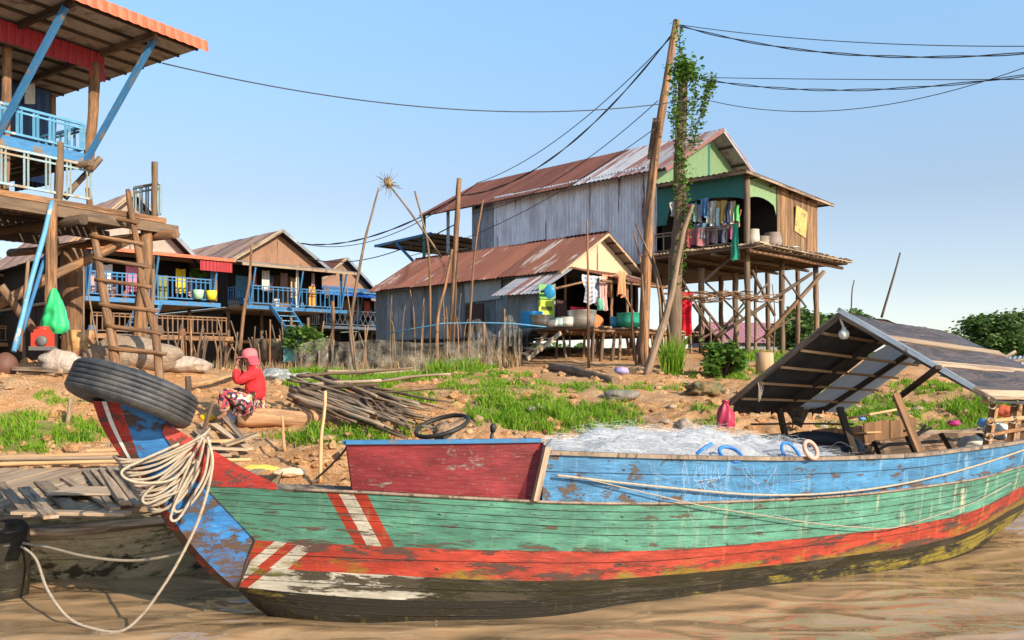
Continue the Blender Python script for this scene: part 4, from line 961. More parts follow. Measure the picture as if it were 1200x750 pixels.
ground_stick('fallen_trunk', (382, 441), (498, 438), .09, .07, 'plank_grey', 'long thin trunk lying across the bright grass on the left', 'trunk')
ground_stick('driftwood_branch', (845, 432), (905, 427), .07, .05, 'pole', 'smooth pale branch on the clay near the concrete block', 'branch')
for a_, c_, Y, r0, mt, lb in (((375, 566), (381, 458), 9.3, .022, 'cut_wood', 'straight pale stake standing behind the bow'), ((221, 470), (220, 441), 11.6, .05, 'pole_dark', 'short dark stump stake on the bank left of the person'), ((334, 500), (330, 487), 10.2, .018, 'cut_wood', 'tiny peg in front of the log'),
     ((238, 487), (250, 470), 10.6, .03, 'pole_dark', 'short dark stick leaning on the bank beside the floral trousers'), ((80, 490), (83, 468), 10.5, .035, 'plank_grey', 'short grey stump on the left bank above the grass')):
    p = W(*a_, Y); p.z = min(p.z, gz(p.x, p.y)-.02); b = MB(); b.pole(p, W(*c_, Y), r0, r0*.8, .03, 8); tag(b.build('stake', M[mt]), lb, 'stake')
PL = [((232, 512), (262, 536), .14, 'dark weathered plank at the top of the scrap pile by the bow'), ((250, 505), (292, 535), .10, 'bleached plank sloping down the scrap pile by the bow'), ((238, 530), (285, 528), .12, 'wide pale board lying across the scrap pile by the bow'),
      ((262, 500), (285, 528), .08, 'narrow bleached board at the right of the scrap pile'), ((225, 540), (290, 541), .10, 'pale plank at the foot of the scrap pile behind the bow'), ((228, 462), (282, 447), .12, 'grey plank lying on the bank just left of the person'), ((262, 542), (300, 530), .09, 'short yellowish board at the foot of the scrap pile')]
for k, (a_, c_, wd, lb) in enumerate(PL):
    p, q = G(*a_, dz=.06+.02*k), G(*c_, dz=.05+.02*k); b = MB(); b.beam(p, q, wd, .03); tag(b.build('scrap_plank', M[('plank_grey', 'plank', 'cut_wood')[k % 3]]), lb, 'plank', 'scrap planks on the bank')
def lump(name, px, py, rx, ry, rz, mat, label, cat, amp=.35, f=1.8, dz=.0, Y=None, flat=None):
    p = G(px, py) if Y is None else W(px, py, Y); b = MB(); b.blob(p+Vector((0, 0, rz*.6+dz)), rx, ry, rz, amp, f, 14, flat=flat); return tag(b.build(name, mat), label, cat)
YP = plain((.85, .52, .03), .4, 'yellow_plastic')
lump('plastic_can', 243, 495, .10, .08, .06, YP, 'bright yellow plastic can lying on the bank by the dark stick', 'can', .1)
lump('plastic_sack', 305, 553, .22, .08, .05, plain((.80, .55, .10), .5, 'yellow_sack'), 'yellow sack lying on the bank behind the red bow plank', 'sack', .2)
lump('plastic_sack', 340, 562, .18, .08, .05, plain((.72, .55, .36), .5, 'tan_sack'), 'tan sack lying beside the yellow sack behind the bow', 'sack', .2)
b = MB(); p = G(269, 500); b.slab([p+Vector((-.08, 0, .02)), p+Vector((.07, -.02, .02)), p+Vector((.09, .12, .13)), p+Vector((-.05, .14, .14))], .01); tag(b.build('paper_box', plain((.62, .62, .66))), 'crushed white carton on the bank in front of the log end', 'carton')
lump('concrete_block', 728, 470, .30, .2, .10, mk('grey_stone', (.33, .29, .24), (.2, .17, .14), .5, .2, coord='Object', bump=.01), 'flat grey chunk of concrete behind the tall grass', 'stone', .25, 1.2)
NT = mk('tangled_net', (.40, .40, .38), (.22, .24, .26), .5, .15, (14, 14, 14), coord='Object', fine=(50, 50, 50), bump=.02)
lump('net_bundle', 322, 446, .34, .3, .14, NT, 'grey bundle of old net at the top of the driftwood heap', 'net')
lump('net_bundle', 352, 446, .34, .3, .10, mk('beige_net', (.50, .42, .32), (.3, .3, .3), .5, .15, (14, 14, 14), coord='Object', fine=(50, 50, 50), bump=.02), 'beige bundle of net behind the driftwood heap', 'net')
lump('dry_weed_clump', 826, 462, .30, .2, .12, mk('dry_weed', (.30, .17, .08), (.12, .15, .07), .5, .2, (14, 14, 14), coord='Object', fine=(60, 60, 60), bump=.02), 'brown clump of dry weed and net on the clay by the pink bag', 'weed', .6, 3)
lump('dry_weed_clump', 542, 425, .9, .5, .12, mk('dry_weed_pale', (.40, .25, .14), (.2, .12, .07), .5, .2, (14, 14, 14), coord='Object', fine=(60, 60, 60), bump=.03), 'low heap of dry brush below the small hut', 'brush heap', .6, 3)
# embedded stones on the right bank
rs = random.Random(4)
ST_ = mk('bank_stone', (.52, .42, .34), (.34, .24, .17), .5, .2, coord='Object', bump=.01)
for k in range(34):
    px, py = rs.uniform(620, 1190), rs.uniform(470, 520)
    if 640 < px < 760 and py < 505: continue
    p = G(px, py); s_ = rs.uniform(.03, .10); b = MB(); b.blob(p+Vector((0, 0, s_*.2)), s_*rs.uniform(1, 1.8), s_, s_*.6, .5, 1.3, 7)
    tag(b.build('stone', ST_), 'pale stone lying on the clay bank behind the painted boat', 'stone', 'stones on the bank')
# ------------------------------------------------------------------ houses
def pinA(F, px, py, a):                    # on the plane a = const
    k = (px-600)/1000; o = F.O+F.A*a; b_ = (k*o.y-o.x)/(F.B.x-k*F.B.y); p = o+F.B*b_
    return Vector((p.x, p.y, CH+(430-py)/1000*p.y))
def b_at(F, px, a):
    k = (px-600)/1000; o = F.O+F.A*a; return (k*o.y-o.x)/(F.B.x-k*F.B.y)
def part(fn, name, mat, par):
    b = MB(); fn(b); return b.build(name, M[mat] if isinstance(mat, str) else mat, par)
def railing(par, p, q, h, nb, mat='blue', r_=.018, double=False, cross=False, low=.08):
    p, q = Vector(p), Vector(q); u_ = Vector((0, 0, h)); b = MB()
    b.beam(p+u_, q+u_, .05, .04); b.beam(p+Vector((0, 0, low)), q+Vector((0, 0, low)), .045, .035)
    if not cross: b.beam(p+u_*.86, q+u_*.86, .03, .03)
    o = b.build('railing', M[mat], par); b = MB()
    for k in range(nb+1):
        c_ = p.lerp(q, k/nb)
        if cross and k < nb:
            d_ = p.lerp(q, (k+1)/nb); b.beam(c_+Vector((0, 0, low)), d_+u_, .025, .02); b.beam(d_+Vector((0, 0, low)), c_+u_, .025, .02)
        else:
            for e in ((-.03, .03) if double else (0,)):
                c2 = c_+(q-p).normalized()*e; b.beam(c2+Vector((0, 0, low)), c2+u_, r_, r_)
    b.build('balusters', M[mat], o)
def stilt(par, p, ztop, r_=.07, mat='pole_grey', lean=0, name='stilt'):
    x, y = p[0], p[1]; b = MB(); b.pole((x+lean, y, gz(x, y)-.1), (x, y, ztop), r_*1.1, r_*.85, .012, 9); b.build(name, M[mat], par)
# ---- the big house at the left edge
F1 = Frame(-6.2, 15, 239.3)
h1 = thing('stilt_house', F1.pt(3, 2, gz(-9, 13)), 'tall stilt house at the left edge with orange-edged roof and pale blue balconies', 'house', )
zp = 4.27
b = MB(); k = 0.0
while k < 6.4:                                            # slatted platform floor
    b.beam(F1.pt(k, -.05, zp-.02), F1.pt(k, 4.6, zp-.02), .085, .02, up=(0, 0, 1)); k += .125
b.build('platform_floor', M['plank_dark'], h1)
for bb, r_ in ((0, .085), (1.6, .06), (3.2, .06)):
    b = MB(); b.beam(F1.pt(-.35 if bb == 0 else -.1, bb, zp-.13), F1.pt(6.6, bb, zp-.13), r_*1.6, .17); b.build('floor_beam', M['pole_grey' if bb == 0 else 'plank_dark'], h1)
for aa in (0.0, 1.7, 3.4, 5.1):
    b = MB(); b.pole(F1.pt(aa, -.45, zp-.27), F1.pt(aa, 4.7, zp-.25), .085, .08, .01); b.build('floor_beam', M['pole' if aa == 0 else 'plank_dark'], h1)
b = MB(); b.beam(F1.pt(-.1, -.04, zp+.01), F1.pt(6.6, -.04, zp+.01), .05, .09); b.build('edge_board', M['pole'], h1)
a_l = F1.a_of(104, 0)
railing(h1, F1.pt(a_l, 0, zp+.08), F1.pt(6.4, 0, zp+.08), .62, 15, 'rail_grey', .022, True)
railing(h1, F1.pt(-.05, .05, zp+.05), F1.pt(-.05, .75, zp+.05), .62, 4, 'rail_grey', .022, True)
railing(h1, F1.pt(.1, 4.2, zp+.05), F1.pt(1.2, 4.2, zp+.05), .4, 5, 'rail_grey', .02)
def p1(px0, py0, px1, py1, b0, b1, r0, r1, mat, name='post', sq=None, bend=.012, dn=False):
    p, q = F1.pin(px0, py0, b0), F1.pin(px1, py1, b1)
    if dn: q.z = gz(q.x, q.y)-.1
    b = MB()
    if sq: b.beam(p, q, r0*2, r0*1.5)
    else: b.pole(p, q, r0, r1, bend, 10, 9)
    return b.build(name, M[mat], h1)
p1(60, 238, 60, 362, -.02, -.02, .085, .09, 'pole', 'stilt', dn=True)
p1(86, 292, 86, 400, 1.9, 1.9, .2, .2, 'pole', 'stilt', dn=True)
p1(172, 268, 162, 400, .1, .1, .10, .12, 'pole', 'stilt', dn=True); p1(178, 300, 178, 398, .5, .5, .04, .04, 'pole_grey', 'stilt', dn=True)
p1(181, 190, 181, 258, .12, .12, .055, .06, 'pole_grey'); p1(70, 167, 68, 240, .0, .0, .06, .06, 'pole_grey')
p1(112, 75, 104, 200, .0, .0, .085, .075, 'pole'); p1(8, 55, 5, 240, .2, .2, .07, .07, 'pole'); p1(62, 112, 62, 172, 1.6, 1.6, .05, .05, 'pole')
p1(-5, 358, 160, 277, .9, .3, .085, .07, 'pole', 'brace', bend=.03); p1(0, 335, 42, 390, .6, .5, .07, .06, 'pole', 'brace'); p1(75, 232, 118, 185, .3, 0, .05, .045, 'pole_grey', 'brace')
p1(16, 412, 61, 236, -.5, -.1, .035, .035, 'blue_pale', 'painted_pole'); p1(19, 410, 56, 292, -.4, .2, .028, .028, 'blue', 'painted_pole'); p1(24, 412, 33, 306, -.35, -.3, .028, .026, 'pole', 'leaning_pole')
p1(98, 312, 98, 400, .0, -.3, .015, .012, 'pole_grey', 'leaning_pole'); p1(115, 405, 104, 345, -.5, -.3, .015, .012, 'pole_grey', 'leaning_pole')
for aa in (2.5, 4.4, 6.2):
    for bb in (1.6, 4.4):
        pp = F1.pt(aa, bb, 0); stilt(h1, pp, zp-.15, .09, 'pole_dark')
# upper storey
zu = F1.pin(99, 186, -.0).z; au = F1.a_of(100, 0)
b = MB(); b.beam(F1.pt(au-.05, 0, zu), F1.pt(7, 0, zu), .05, .16); b.build('balcony_beam', M['blue'], h1)
b = MB()
for k in range(28): b.beam(F1.pt(au+.02+.19*k, .05, zu-.02), F1.pt(au+.02+.19*k, 3.6, zu-.02), .15, .03)
b.build('upper_floor', M['plank_dark'], h1)
for aa in (au+.1, au+1.6, au+3.1):
    b = MB(); b.pole(F1.pt(aa, -.3, zu-.12), F1.pt(aa, 3.4, zu-.12), .055, .05); b.build('floor_beam', M['pole_dark'], h1)
hr = F1.pin(105, 152, 0).z-zu
railing(h1, F1.pt(au+.05, 0, zu+.06), F1.pt(7, 0, zu+.06), hr, 22, 'blue_pale', .03, True)
railing(h1, F1.pt(au+.05, .02, zu+.06), F1.pt(au+.05, 1.2, zu+.06), hr*.9, 6, 'blue_pale', .03)
tip = F1.pin(241, 52, -1.45); at_ = F1.a_of(241, -1.45); bk = 0
for i in range(400):
    bk = i*.02; q = F1.pt(at_, bk, 0)
    if 600+1000*q.x/q.y < 66: break
zbk = CH+(430-112)/1000*F1.pt(at_, bk, 0).y
slope = F1.pin(120, 3, -1.45).z-tip.z
za0 = tip.z; aa2 = at_+8
b = MB(); b.sheet(F1.pt(at_, -1.45, za0), F1.pt(aa2, -1.45, za0), F1.pt(aa2, bk, zbk), F1.pt(at_, bk, zbk), .2, .018, 1.0, .004, trap=True); b.build('roof', M['tile'], h1)
b = MB(); nb_ = 40
b.poly([F1.pt(at_+.02, -1.40, za0-.05), F1.pt(aa2, -1.40, za0-.05), F1.pt(aa2, bk, zbk-.05), F1.pt(at_+.02, bk, zbk-.05)]); b.build('soffit', M['roof_under'], h1)
b = MB()
for k in range(9):
    t = (k+.3)/9; bb = -1.45+(bk+1.45)*t; z_ = za0+(zbk-za0)*t-.07; b.beam(F1.pt(at_+.05, bb, z_), F1.pt(aa2, bb, z_), .04, .045)
b.build('purlins', M['plank_dark'], h1)
for k in range(6):
    aa = at_+.9+1.35*k; b = MB(); b.beam(F1.pt(aa, -1.4, za0-.12), F1.pt(aa, bk, zbk-.12), .06, .09); b.build('rafter', M['plank_dark' if k else 'pole_dark'], h1)
b = MB(); i_ = 0; x = at_-.02
rows = [[], []]
m_ = 400
for i in range(m_+1):
    aa = x+(aa2-x)*i/m_; c_ = .018*abs(math.sin(math.pi*(aa/.165))); rows[0].append(F1.pt(aa, -1.47-c_, za0+.05)); rows[1].append(F1.pt(aa, -1.49-c_, za0-.12-.02*abs(math.sin(math.pi*aa/.165))))
b.grid(rows, [[(i*.02, 0) for i in range(m_+1)], [(i*.02, .15) for i in range(m_+1)]], False); b.build('fascia', M['tile'], h1)
b = MB(); v0 = F1.pin(123, 66, .0); v1 = F1.pin(0, 27, 0); zz = v0.z; ab = F1.a_of(122, 0)
b.sheet(F1.pt(ab, -.02, zz-.30), F1.pt(7, -.02, zz-.30), F1.pt(7, -.02, zz+.02), F1.pt(ab, -.02, zz+.02), .12, .012, 1.0, .003, trap=True); b.sheet(F1.pt(ab, -.03, zz-.44), F1.pt(ab+.28, -.03, zz-.44), F1.pt(ab+.28, -.03, zz-.28), F1.pt(ab, -.03, zz-.28), .12, .012); b.build('valance', M['red_val'], h1)
for (x0, y0, x1_, y1_) in ((182, 44, 101, 188), (77, 8, -4, 160)):
    b = MB(); b.beam(F1.pin(x0, y0, -1.25), F1.pin(x1_, y1_, -.03), .075, .075); b.build('strut', M['blue'], h1)
b = MB(); aw_ = F1.a_of(60, 2.4); b.sheet(F1.pt(aw_, 2.4, zu), F1.pt(9, 2.4, zu), F1.pt(9, 2.4, zz-.05), F1.pt(aw_, 2.4, zz-.05), .15, .012); b.build('wall', M['dark_blue'], h1)
b = MB(); b.sheet(F1.pt(aw_, 2.4, zu), F1.pt(aw_, 3.6, zu), F1.pt(aw_, 3.6, zz-.1), F1.pt(aw_, 2.4, zz-.1), .15, .012); b.build('wall', M['dark'], h1)
b = MB(); p = F1.pin(28, 122, 2.35); q = F1.pin(40, 122, 2.35); b.slab([p, q, q+Vector((0, 0, .9)), p+Vector((0, 0, .9))], .03); b.build('door', M['white'], h1)  # pale slab painted in for the patch of window light on the wall
b = MB(); b.poly([F1.pt(14, 4.8, 1.4), F1.pt(14, 4.8, zp-.05), F1.pt(2.2, 4.8, zp-.05), F1.pt(2.2, 4.8, 1.4)]); b.build('shade_wall', M['dark'], h1)  # dark wall added to stand in for the deep shade under the platform
# ladder
ld = thing('ladder', W(160, 428, 13.2), 'crooked rough log ladder with seven rungs leaning on the left stilt house', 'ladder')
def LP(x, y): t = (428-y)/206; Y = 13.1+t*1.45; return W(x, y, Y)
for pts, r_ in ((((103, 222), (106, 245), (110, 275), (116, 308), (121, 340), (127, 375), (132, 400), (137, 424)), .068), (((150, 223), (153, 245), (157, 267), (163, 298), (166, 327), (171, 350), (180, 380), (184, 405), (188, 430)), .06)):
    b = MB(); P_ = [LP(*p) for p in pts]; P_[-1].z = min(P_[-1].z, gz(P_[-1].x, P_[-1].y)); b.tube(smooth(P_, 4), [r_*.72, r_, r_*1.1], 10, wob=.2); b.build('rail', M['pole'], ld)
for a_, c_ in (((106, 252), (165, 262)), ((108, 277), (171, 287)), ((111, 303), (177, 313)), ((114, 328), (180, 337)), ((119, 357), (187, 365)), ((126, 382), (191, 391)), ((130, 408), (197, 415))):
    b = MB(); o_ = Vector((0, -.07, 0)); b.pole(LP(*a_)+o_, LP(*c_)+o_, .038, .033, .02, 8); b.build('rung', M['pole'], ld)
# ---- the stilt houses behind, gables facing the river
def mid_house(ox, oy, wd, L, ze, zr, zf, zl, D, label, roof, gab, rail='blue', awn='plank', awn_mat='roof_under', nb=14, side='dark', low_rail=True, awz=-.35, cross=False):
    F = Frame(ox, oy, 45); h = thing('stilt_house', F.pt(wd/2, -L/2, gz(ox, oy)), label, 'house')
    m_ = wd/2; ov = .45
    for s_, e in ((-1, -ov*.9), (1, wd+ov*.9)):
        zz_ = ze-(zr-ze)/m_*ov*.9; b = MB(); b.sheet(F.pt(m_, .45, zr), F.pt(m_, -L, zr), F.pt(e, -L, zz_), F.pt(e, .45, zz_), .2, .02, .9, .01, trap=True); b.build('roof', M[roof], h)
        b = MB(); b.poly([F.pt(m_, .4, zr-.05), F.pt(m_, -L, zr-.05), F.pt(e, -L, zz_-.05), F.pt(e, .4, zz_-.05)]); b.build('roof_lining', M['dark'], h)
        b = MB(); b.beam(F.pt(m_, .47, zr-.02), F.pt(e, .47, zz_-.04), .04, .13); b.build('barge_board', M['tin_dark' if s_ > 0 else 'plank_grey'], h)
    b = MB(); b.slab([F.pt(0, 0, ze-.1), F.pt(wd, 0, ze-.1), F.pt(m_, 0, zr-.08)], .03); g_ = b.build('gable', M[gab], h)
    b = MB(); b.beam(F.pt(m_, .05, ze-.1), F.pt(m_, .05, zr-.1), .04, .02); b.build('batten', M['plank_grey'], g_)
    b = MB(); b.beam(F.pt(-.2, .06, ze-.14), F.pt(wd+.2, .06, ze-.14), .05, .12); b.build('tie_beam', M['plank'], h)
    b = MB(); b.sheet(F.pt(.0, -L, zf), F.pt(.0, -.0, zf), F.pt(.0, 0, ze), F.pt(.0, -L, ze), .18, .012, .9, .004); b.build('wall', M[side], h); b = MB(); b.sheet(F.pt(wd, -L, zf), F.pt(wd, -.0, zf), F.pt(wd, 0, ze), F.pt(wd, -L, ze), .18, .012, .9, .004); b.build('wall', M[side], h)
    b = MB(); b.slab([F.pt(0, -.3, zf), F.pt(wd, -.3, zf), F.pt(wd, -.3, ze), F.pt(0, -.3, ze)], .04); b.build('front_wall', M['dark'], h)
    b = MB(); b.slab([F.pt(wd*.5, -.24, zf), F.pt(wd*.68, -.24, zf), F.pt(wd*.68, -.24, zf+1.45), F.pt(wd*.5, -.24, zf+1.45)], .03); b.build('door', M['woodwall'], h)
    b = MB(); b.slab([F.pt(wd*.1, -.24, zf+.4), F.pt(wd*.26, -.24, zf+.4), F.pt(wd*.26, -.24, zf+1.3), F.pt(wd*.1, -.24, zf+1.3)], .03); b.build('shutter', M['blue_pale'], h)
    for zz_, d0, nm in ((zf, D, 'floor'), (zl, D+.9, 'lower_deck')):
        if zz_ is None: continue
        b = MB(); b.box(F.pt(wd/2, (d0-(L if nm == 'floor' else 0))/2, zz_-.06), wd+.2, d0+(L if nm == 'floor' else 0), .07, R(45)); b.build(nm, M['plank_grey' if nm == 'floor' else 'plank'], h)
        b = MB(); b.beam(F.pt(-.2, d0+.01, zz_-.08), F.pt(wd+.2, d0+.01, zz_-.08), .06, .14); b.build('edge_beam', M[rail if nm == 'floor' else 'pole'], h)
    railing(h, F.pt(0, D, zf), F.pt(wd, D, zf), .75, nb, rail, .035, cross=cross); railing(h, F.pt(0, 0, zf), F.pt(0, D, zf), .75, 8, rail, .035)
    if low_rail: railing(h, F.pt(-.1, D+.85, zl), F.pt(wd, D+.85, zl), .6, nb, 'pole', .03)
    # awning over the veranda
    za_ = ze+awz; b = MB(); b.sheet(F.pt(-.5, D+.5, za_), F.pt(wd+.5, D+.5, za_), F.pt(wd+.5, -.1, ze+.0), F.pt(-.5, -.1, ze+.0), .16, .014, .9, .006); b.build('awning', M[awn_mat], h)
    b = MB(); b.beam(F.pt(-.5, D+.5, za_-.05), F.pt(wd+.5, D+.5, za_-.05), .05, .1); b.build('awning_edge', M[awn], h)
    for t in (.02, .5, .98):
        b = MB(); b.beam(F.pt(wd*t, D, zf), F.pt(wd*t, D, za_+.1), .09, .09); b.build('veranda_post', M['blue' if t != .5 else 'white'], h)
        b = MB(); b.beam(F.pt(wd*t, D-.02, zf-.1), F.pt(wd*t+.05, D+.5, za_-.02) if D < 1 else F.pt(wd*t, D+.45, za_-.03), .06, .06); b.build('strut', M['blue'], h)
    for i in range(4):
        for j, bb in enumerate((D+.8 if zl else D, 0, -L*.5, -L+.2)):
            p = F.pt(wd*i/3, bb, 0); stilt(h, p, (zl if (j == 0 and zl) else zf)-.08, .08 if j else .06, ('pole', 'pole_dark', 'pole_dark', 'pole_dark')[j])
    b = MB(); b.poly([F.pt(0, -L*.35, gz(ox, oy)), F.pt(wd, -L*.35, gz(ox, oy)), F.pt(wd, -L*.35, zf-.1), F.pt(0, -L*.35, zf-.1)]); b.poly([F.pt(0.02, -L, gz(ox, oy)), F.pt(.02, -.5, gz(ox, oy)), F.pt(.02, -.5, zf-.1), F.pt(0.02, -L, zf-.1)]); b.build('shade_wall', M['dark'], h)  # dark walls added to deepen the shade beneath the house
    return h, F
def stairs(par, F, a0, b0, z0, a1, b1, z1, wd, n, mat='blue', alongA=True):
    d = (F.A if alongA else F.B)*wd; d = Vector((d.x, d.y, 0))
    p, q = F.pt(a0, b0, z0), F.pt(a1, b1, z1)
    for o_ in (Vector((0, 0, 0)), d):
        b = MB(); b.beam(p+o_, q+o_, .05, .14); b.build('stringer', M[mat], par)
    for k in range(1, n):
        c_ = p.lerp(q, k/n); b = MB(); b.beam(c_, c_+d, .17, .03); b.build('step', M['plank' if mat != 'blue' else 'blue_pale'], par)
ha, FA = mid_house(-14.2, 27, 4.1, 8, 5.55, 7.5, 3.85, 2.7, 1.9, 'stilt house behind the ladder with grey gable and long salmon-edged awning', 'brown_roof', 'greyply', awn='tile', awn_mat='tile', nb=26, awz=-.25)
b = MB(); p = FA.pt(4.1, 2.35, 5.2); b.sheet(FA.pt(3.4, 2.35, 4.85), FA.pt(4.5, 2.35, 4.85), FA.pt(4.5, 2.35, 5.25), FA.pt(3.4, 2.35, 5.25), .12, .012); b.build('valance', M['red_val'], ha)
stairs(ha, FA, 1.7, 1.8, 3.85, .9, 2.7, 2.75, .7, 7); b = MB(); b.beam(FA.pt(4.1, 1.9, 3.9), FA.pt(4.1, 1.9, 5.2), .14, .14); b.build('veranda_post', M['pole'], ha)
hb, FB_ = mid_house(-11.3, 34, 4.3, 8.2, 6.0, 7.35, 4.1, 2.75, 1.6, 'stilt house with brown triangular gable, ribbed brown roof and blue stairs', 'brown_roof', 'brownply', nb=20, low_rail=False)
stairs(hb, FB_, .9, 1.7, 4.1, 1.2, 3.4, 2.3, .8, 9)
hc_, FC = mid_house(-9.9, 42, 3.6, 8, 5.75, 7.2, 3.7, 2.6, 1.4, 'smaller brown gabled stilt house behind, with a bright blue awning and lattice rail', 'rust', 'brownply', rail='white', awn='blue', awn_mat='blue', nb=12, low_rail=False, cross=True)
b = MB(); b.sheet(FC.pt(-1.6, 2.5, 5.1), FC.pt(5.2, 2.5, 5.0), FC.pt(5.2, .2, 5.7), FC.pt(-1.6, .2, 5.75), .25, .03, 1, .01, trap=True); b.build('awning', mk('bright_blue_roof_iron', (.06, .22, .62), isl=.1, rough=.4), hc_)
hd, FD = mid_house(-7.9, 47, 5.5, 9, 5.5, 6.6, 3.7, 2.6, 1.2, 'low rust-red roofed house farthest back, half hidden behind the small hut', 'rust', 'brownply', nb=10, low_rail=False)
hh_, FH_ = mid_house(-24, 30, 6, 9, 5.5, 7.2, 3.8, 2.6, 2, 'dim stilt house seen under the platform of the left house', 'brown_roof', 'greyply', nb=30)

# ---- the small hut
S = Frame(1.34, 24, 45); hut = thing('hut', S.pt(1.8, -4, 2.0), 'low hut with rusty ridged roof, cream gable and grey sheet-metal side wall', 'hut')
ze, zr, zf = 4.55, 5.66, 2.70; wd, L = 3.55, 8.7; m_ = wd/2
for e in (-.35, wd+.35):
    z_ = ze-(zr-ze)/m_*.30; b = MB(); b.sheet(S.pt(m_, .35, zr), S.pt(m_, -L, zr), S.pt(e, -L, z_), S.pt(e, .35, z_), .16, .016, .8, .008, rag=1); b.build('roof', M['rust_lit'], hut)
b = MB(); b.poly([S.pt(m_, .33, zr-.06), S.pt(m_, -L, zr-.06), S.pt(wd+.33, -L, ze-.26), S.pt(wd+.33, .33, ze-.26)]); b.poly([S.pt(m_, .33, zr-.06), S.pt(m_, -L, zr-.06), S.pt(-.3, -L, ze-.26), S.pt(-.3, .33, ze-.26)]); b.build('roof_lining', M['roof_under'], hut)
for e in (-.33, wd+.33):
    b = MB(); b.beam(S.pt(m_, .34, zr-.07), S.pt(e, .34, ze-.27), .035, .07); b.build('barge_board', M['plank'], hut)
for k in range(5):
    b = MB(); t = .15+.2*k; b.beam(S.pt(m_+(wd/2+.3)*t, .36, zr-.1-(zr-ze+.2)*t), S.pt(m_+(wd/2+.3)*t, -.2, zr-.1-(zr-ze+.2)*t), .04, .05); b.build('purlin', M['plank_dark'], hut)
b = MB(); b.slab([S.pt(.1, 0, ze-.02), S.pt(wd-.1, 0, ze-.02), S.pt(m_, 0, zr-.1)], .02); gb = b.build('gable', M['cream'], hut)
b = MB(); b.beam(S.pt(m_-.15, .03, ze), S.pt(m_-.15, .03, zr-.15), .05, .02); b.build('batten', M['plank_grey'], gb)
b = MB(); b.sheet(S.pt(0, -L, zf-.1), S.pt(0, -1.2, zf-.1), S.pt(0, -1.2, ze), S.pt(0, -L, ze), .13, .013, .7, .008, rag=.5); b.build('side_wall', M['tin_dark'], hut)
b = MB(); b.sheet(S.pt(0, -3.9, zf+1.0), S.pt(0, -2.3, zf+1.05), S.pt(-.05, -2.2, ze-.15), S.pt(-.05, -3.9, ze-.15), .3, .02, .9, .01); q = b.build('patched_sheet', plain((.40, .42, .46), .5, 'patched_cloth'), hut)
for v in q.data.vertices: v.co.x -= .05; v.co.y -= .04
b = MB(); b.slab([S.pt(-.03, -3.9, zf+.1), S.pt(-.03, -3.1, zf+.1), S.pt(-.03, -3.1, zf+.95), S.pt(-.03, -3.9, zf+.95)], .03); b.build('door', plain((.08, .035, .03)), hut)
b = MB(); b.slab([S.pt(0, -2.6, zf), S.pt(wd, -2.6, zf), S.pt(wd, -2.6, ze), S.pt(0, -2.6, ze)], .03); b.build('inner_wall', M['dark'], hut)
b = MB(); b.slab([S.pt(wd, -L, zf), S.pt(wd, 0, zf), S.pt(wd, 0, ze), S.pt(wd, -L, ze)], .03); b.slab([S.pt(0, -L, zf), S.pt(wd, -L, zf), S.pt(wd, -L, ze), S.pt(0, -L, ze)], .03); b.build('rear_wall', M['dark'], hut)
b = MB(); b.box(S.pt(wd/2, -L/2, zf-.08), wd, L, .06, R(45)); b.build('floor', M['plank_dark'], hut)
b = MB(); b.slab([S.pt(-.02, -L, 2.0), S.pt(-.02, -1, 2.0), S.pt(-.02, -1, zf-.1), S.pt(-.02, -L, zf-.1)], .02); b.build('skirt', M['dark'], hut)
# annex
b = MB(); b.sheet(S.pt(-1.0, -1.1, zf), S.pt(-1.0, .3, zf), S.pt(-1.0, .3, 3.75), S.pt(-1.0, -1.1, 3.75), .13, .012); b.sheet(S.pt(-1.0, .3, zf), S.pt(-.5, .3, zf), S.pt(-.5, .3, 4.0), S.pt(-1.0, .3, 3.8), .13, .012); b.sheet(S.pt(-1.0, -1.1, zf), S.pt(0, -1.1, zf), S.pt(0, -1.1, 4.2), S.pt(-1.0, -1.1, 3.8), .13, .012); b.build('annex_wall', M['tin_dark'], hut)
b = MB(); b.slab([S.pt(-.5, .32, zf), S.pt(-.1, .32, zf), S.pt(-.1, .32, 3.55), S.pt(-.5, .32, 3.55)], .03); b.build('annex_door', plain((.07, .03, .025)), hut)
b = MB(); b.sheet(S.pt(-1.35, -1.4, 3.70), S.pt(-1.35, .45, 3.66), S.pt(-.05, .6, 4.42), S.pt(-.05, -1.3, 4.45), .14, .014, .6, .01); b.build('annex_roof', M['galv'], hut)
# front awning, ragged
b = MB(); b.sheet(S.pt(.0, 1.9, 4.05), S.pt(3.3, 1.7, 3.95), S.pt(3.5, .1, 4.5), S.pt(.0, .1, 4.5), .14, .014, .7, .03, rag=3); b.build('front_awning', M['rust_lit'], hut)
b = MB(); b.pole(S.pt(-.5, 1.9, 3.95), S.pt(3.7, 1.75, 4.02), .04, .03, .02); b.build('awning_pole', M['pole'], hut)
b = MB(); b.pole(S.pt(-1.3, .5, 3.7), S.pt(.4, 1.8, 4.2), .035, .03, .02); b.build('awning_pole', M['pole'], hut)
for aa, bb, zt in ((.0, 1.85, 4.0), (1.0, 1.6, 4.1), (3.5, 1.7, 4.0), (.1, .1, 4.5), (3.45, .1, 4.5)):
    b = MB(); b.pole(S.pt(aa, bb, zf), S.pt(aa, bb, zt), .045, .04, .02); b.build('post', M['pole'], hut)
b = MB(); b.beam(S.pt(.35, 1.7, 4.1), S.pt(1.15, 1.9, zf+.2), .05, .04); b.build('brace', M['pole'], hut)
b = MB()
for k in range(30): b.beam(S.pt(-1.1+.165*k, -.0, zf+.0), S.pt(-1.1+.165*k+random.uniform(-.03, .03), 2.3+random.uniform(-.15, .2), zf+random.uniform(0, .03)), .15, .035)
b.build('deck', M['plank_grey'], hut)
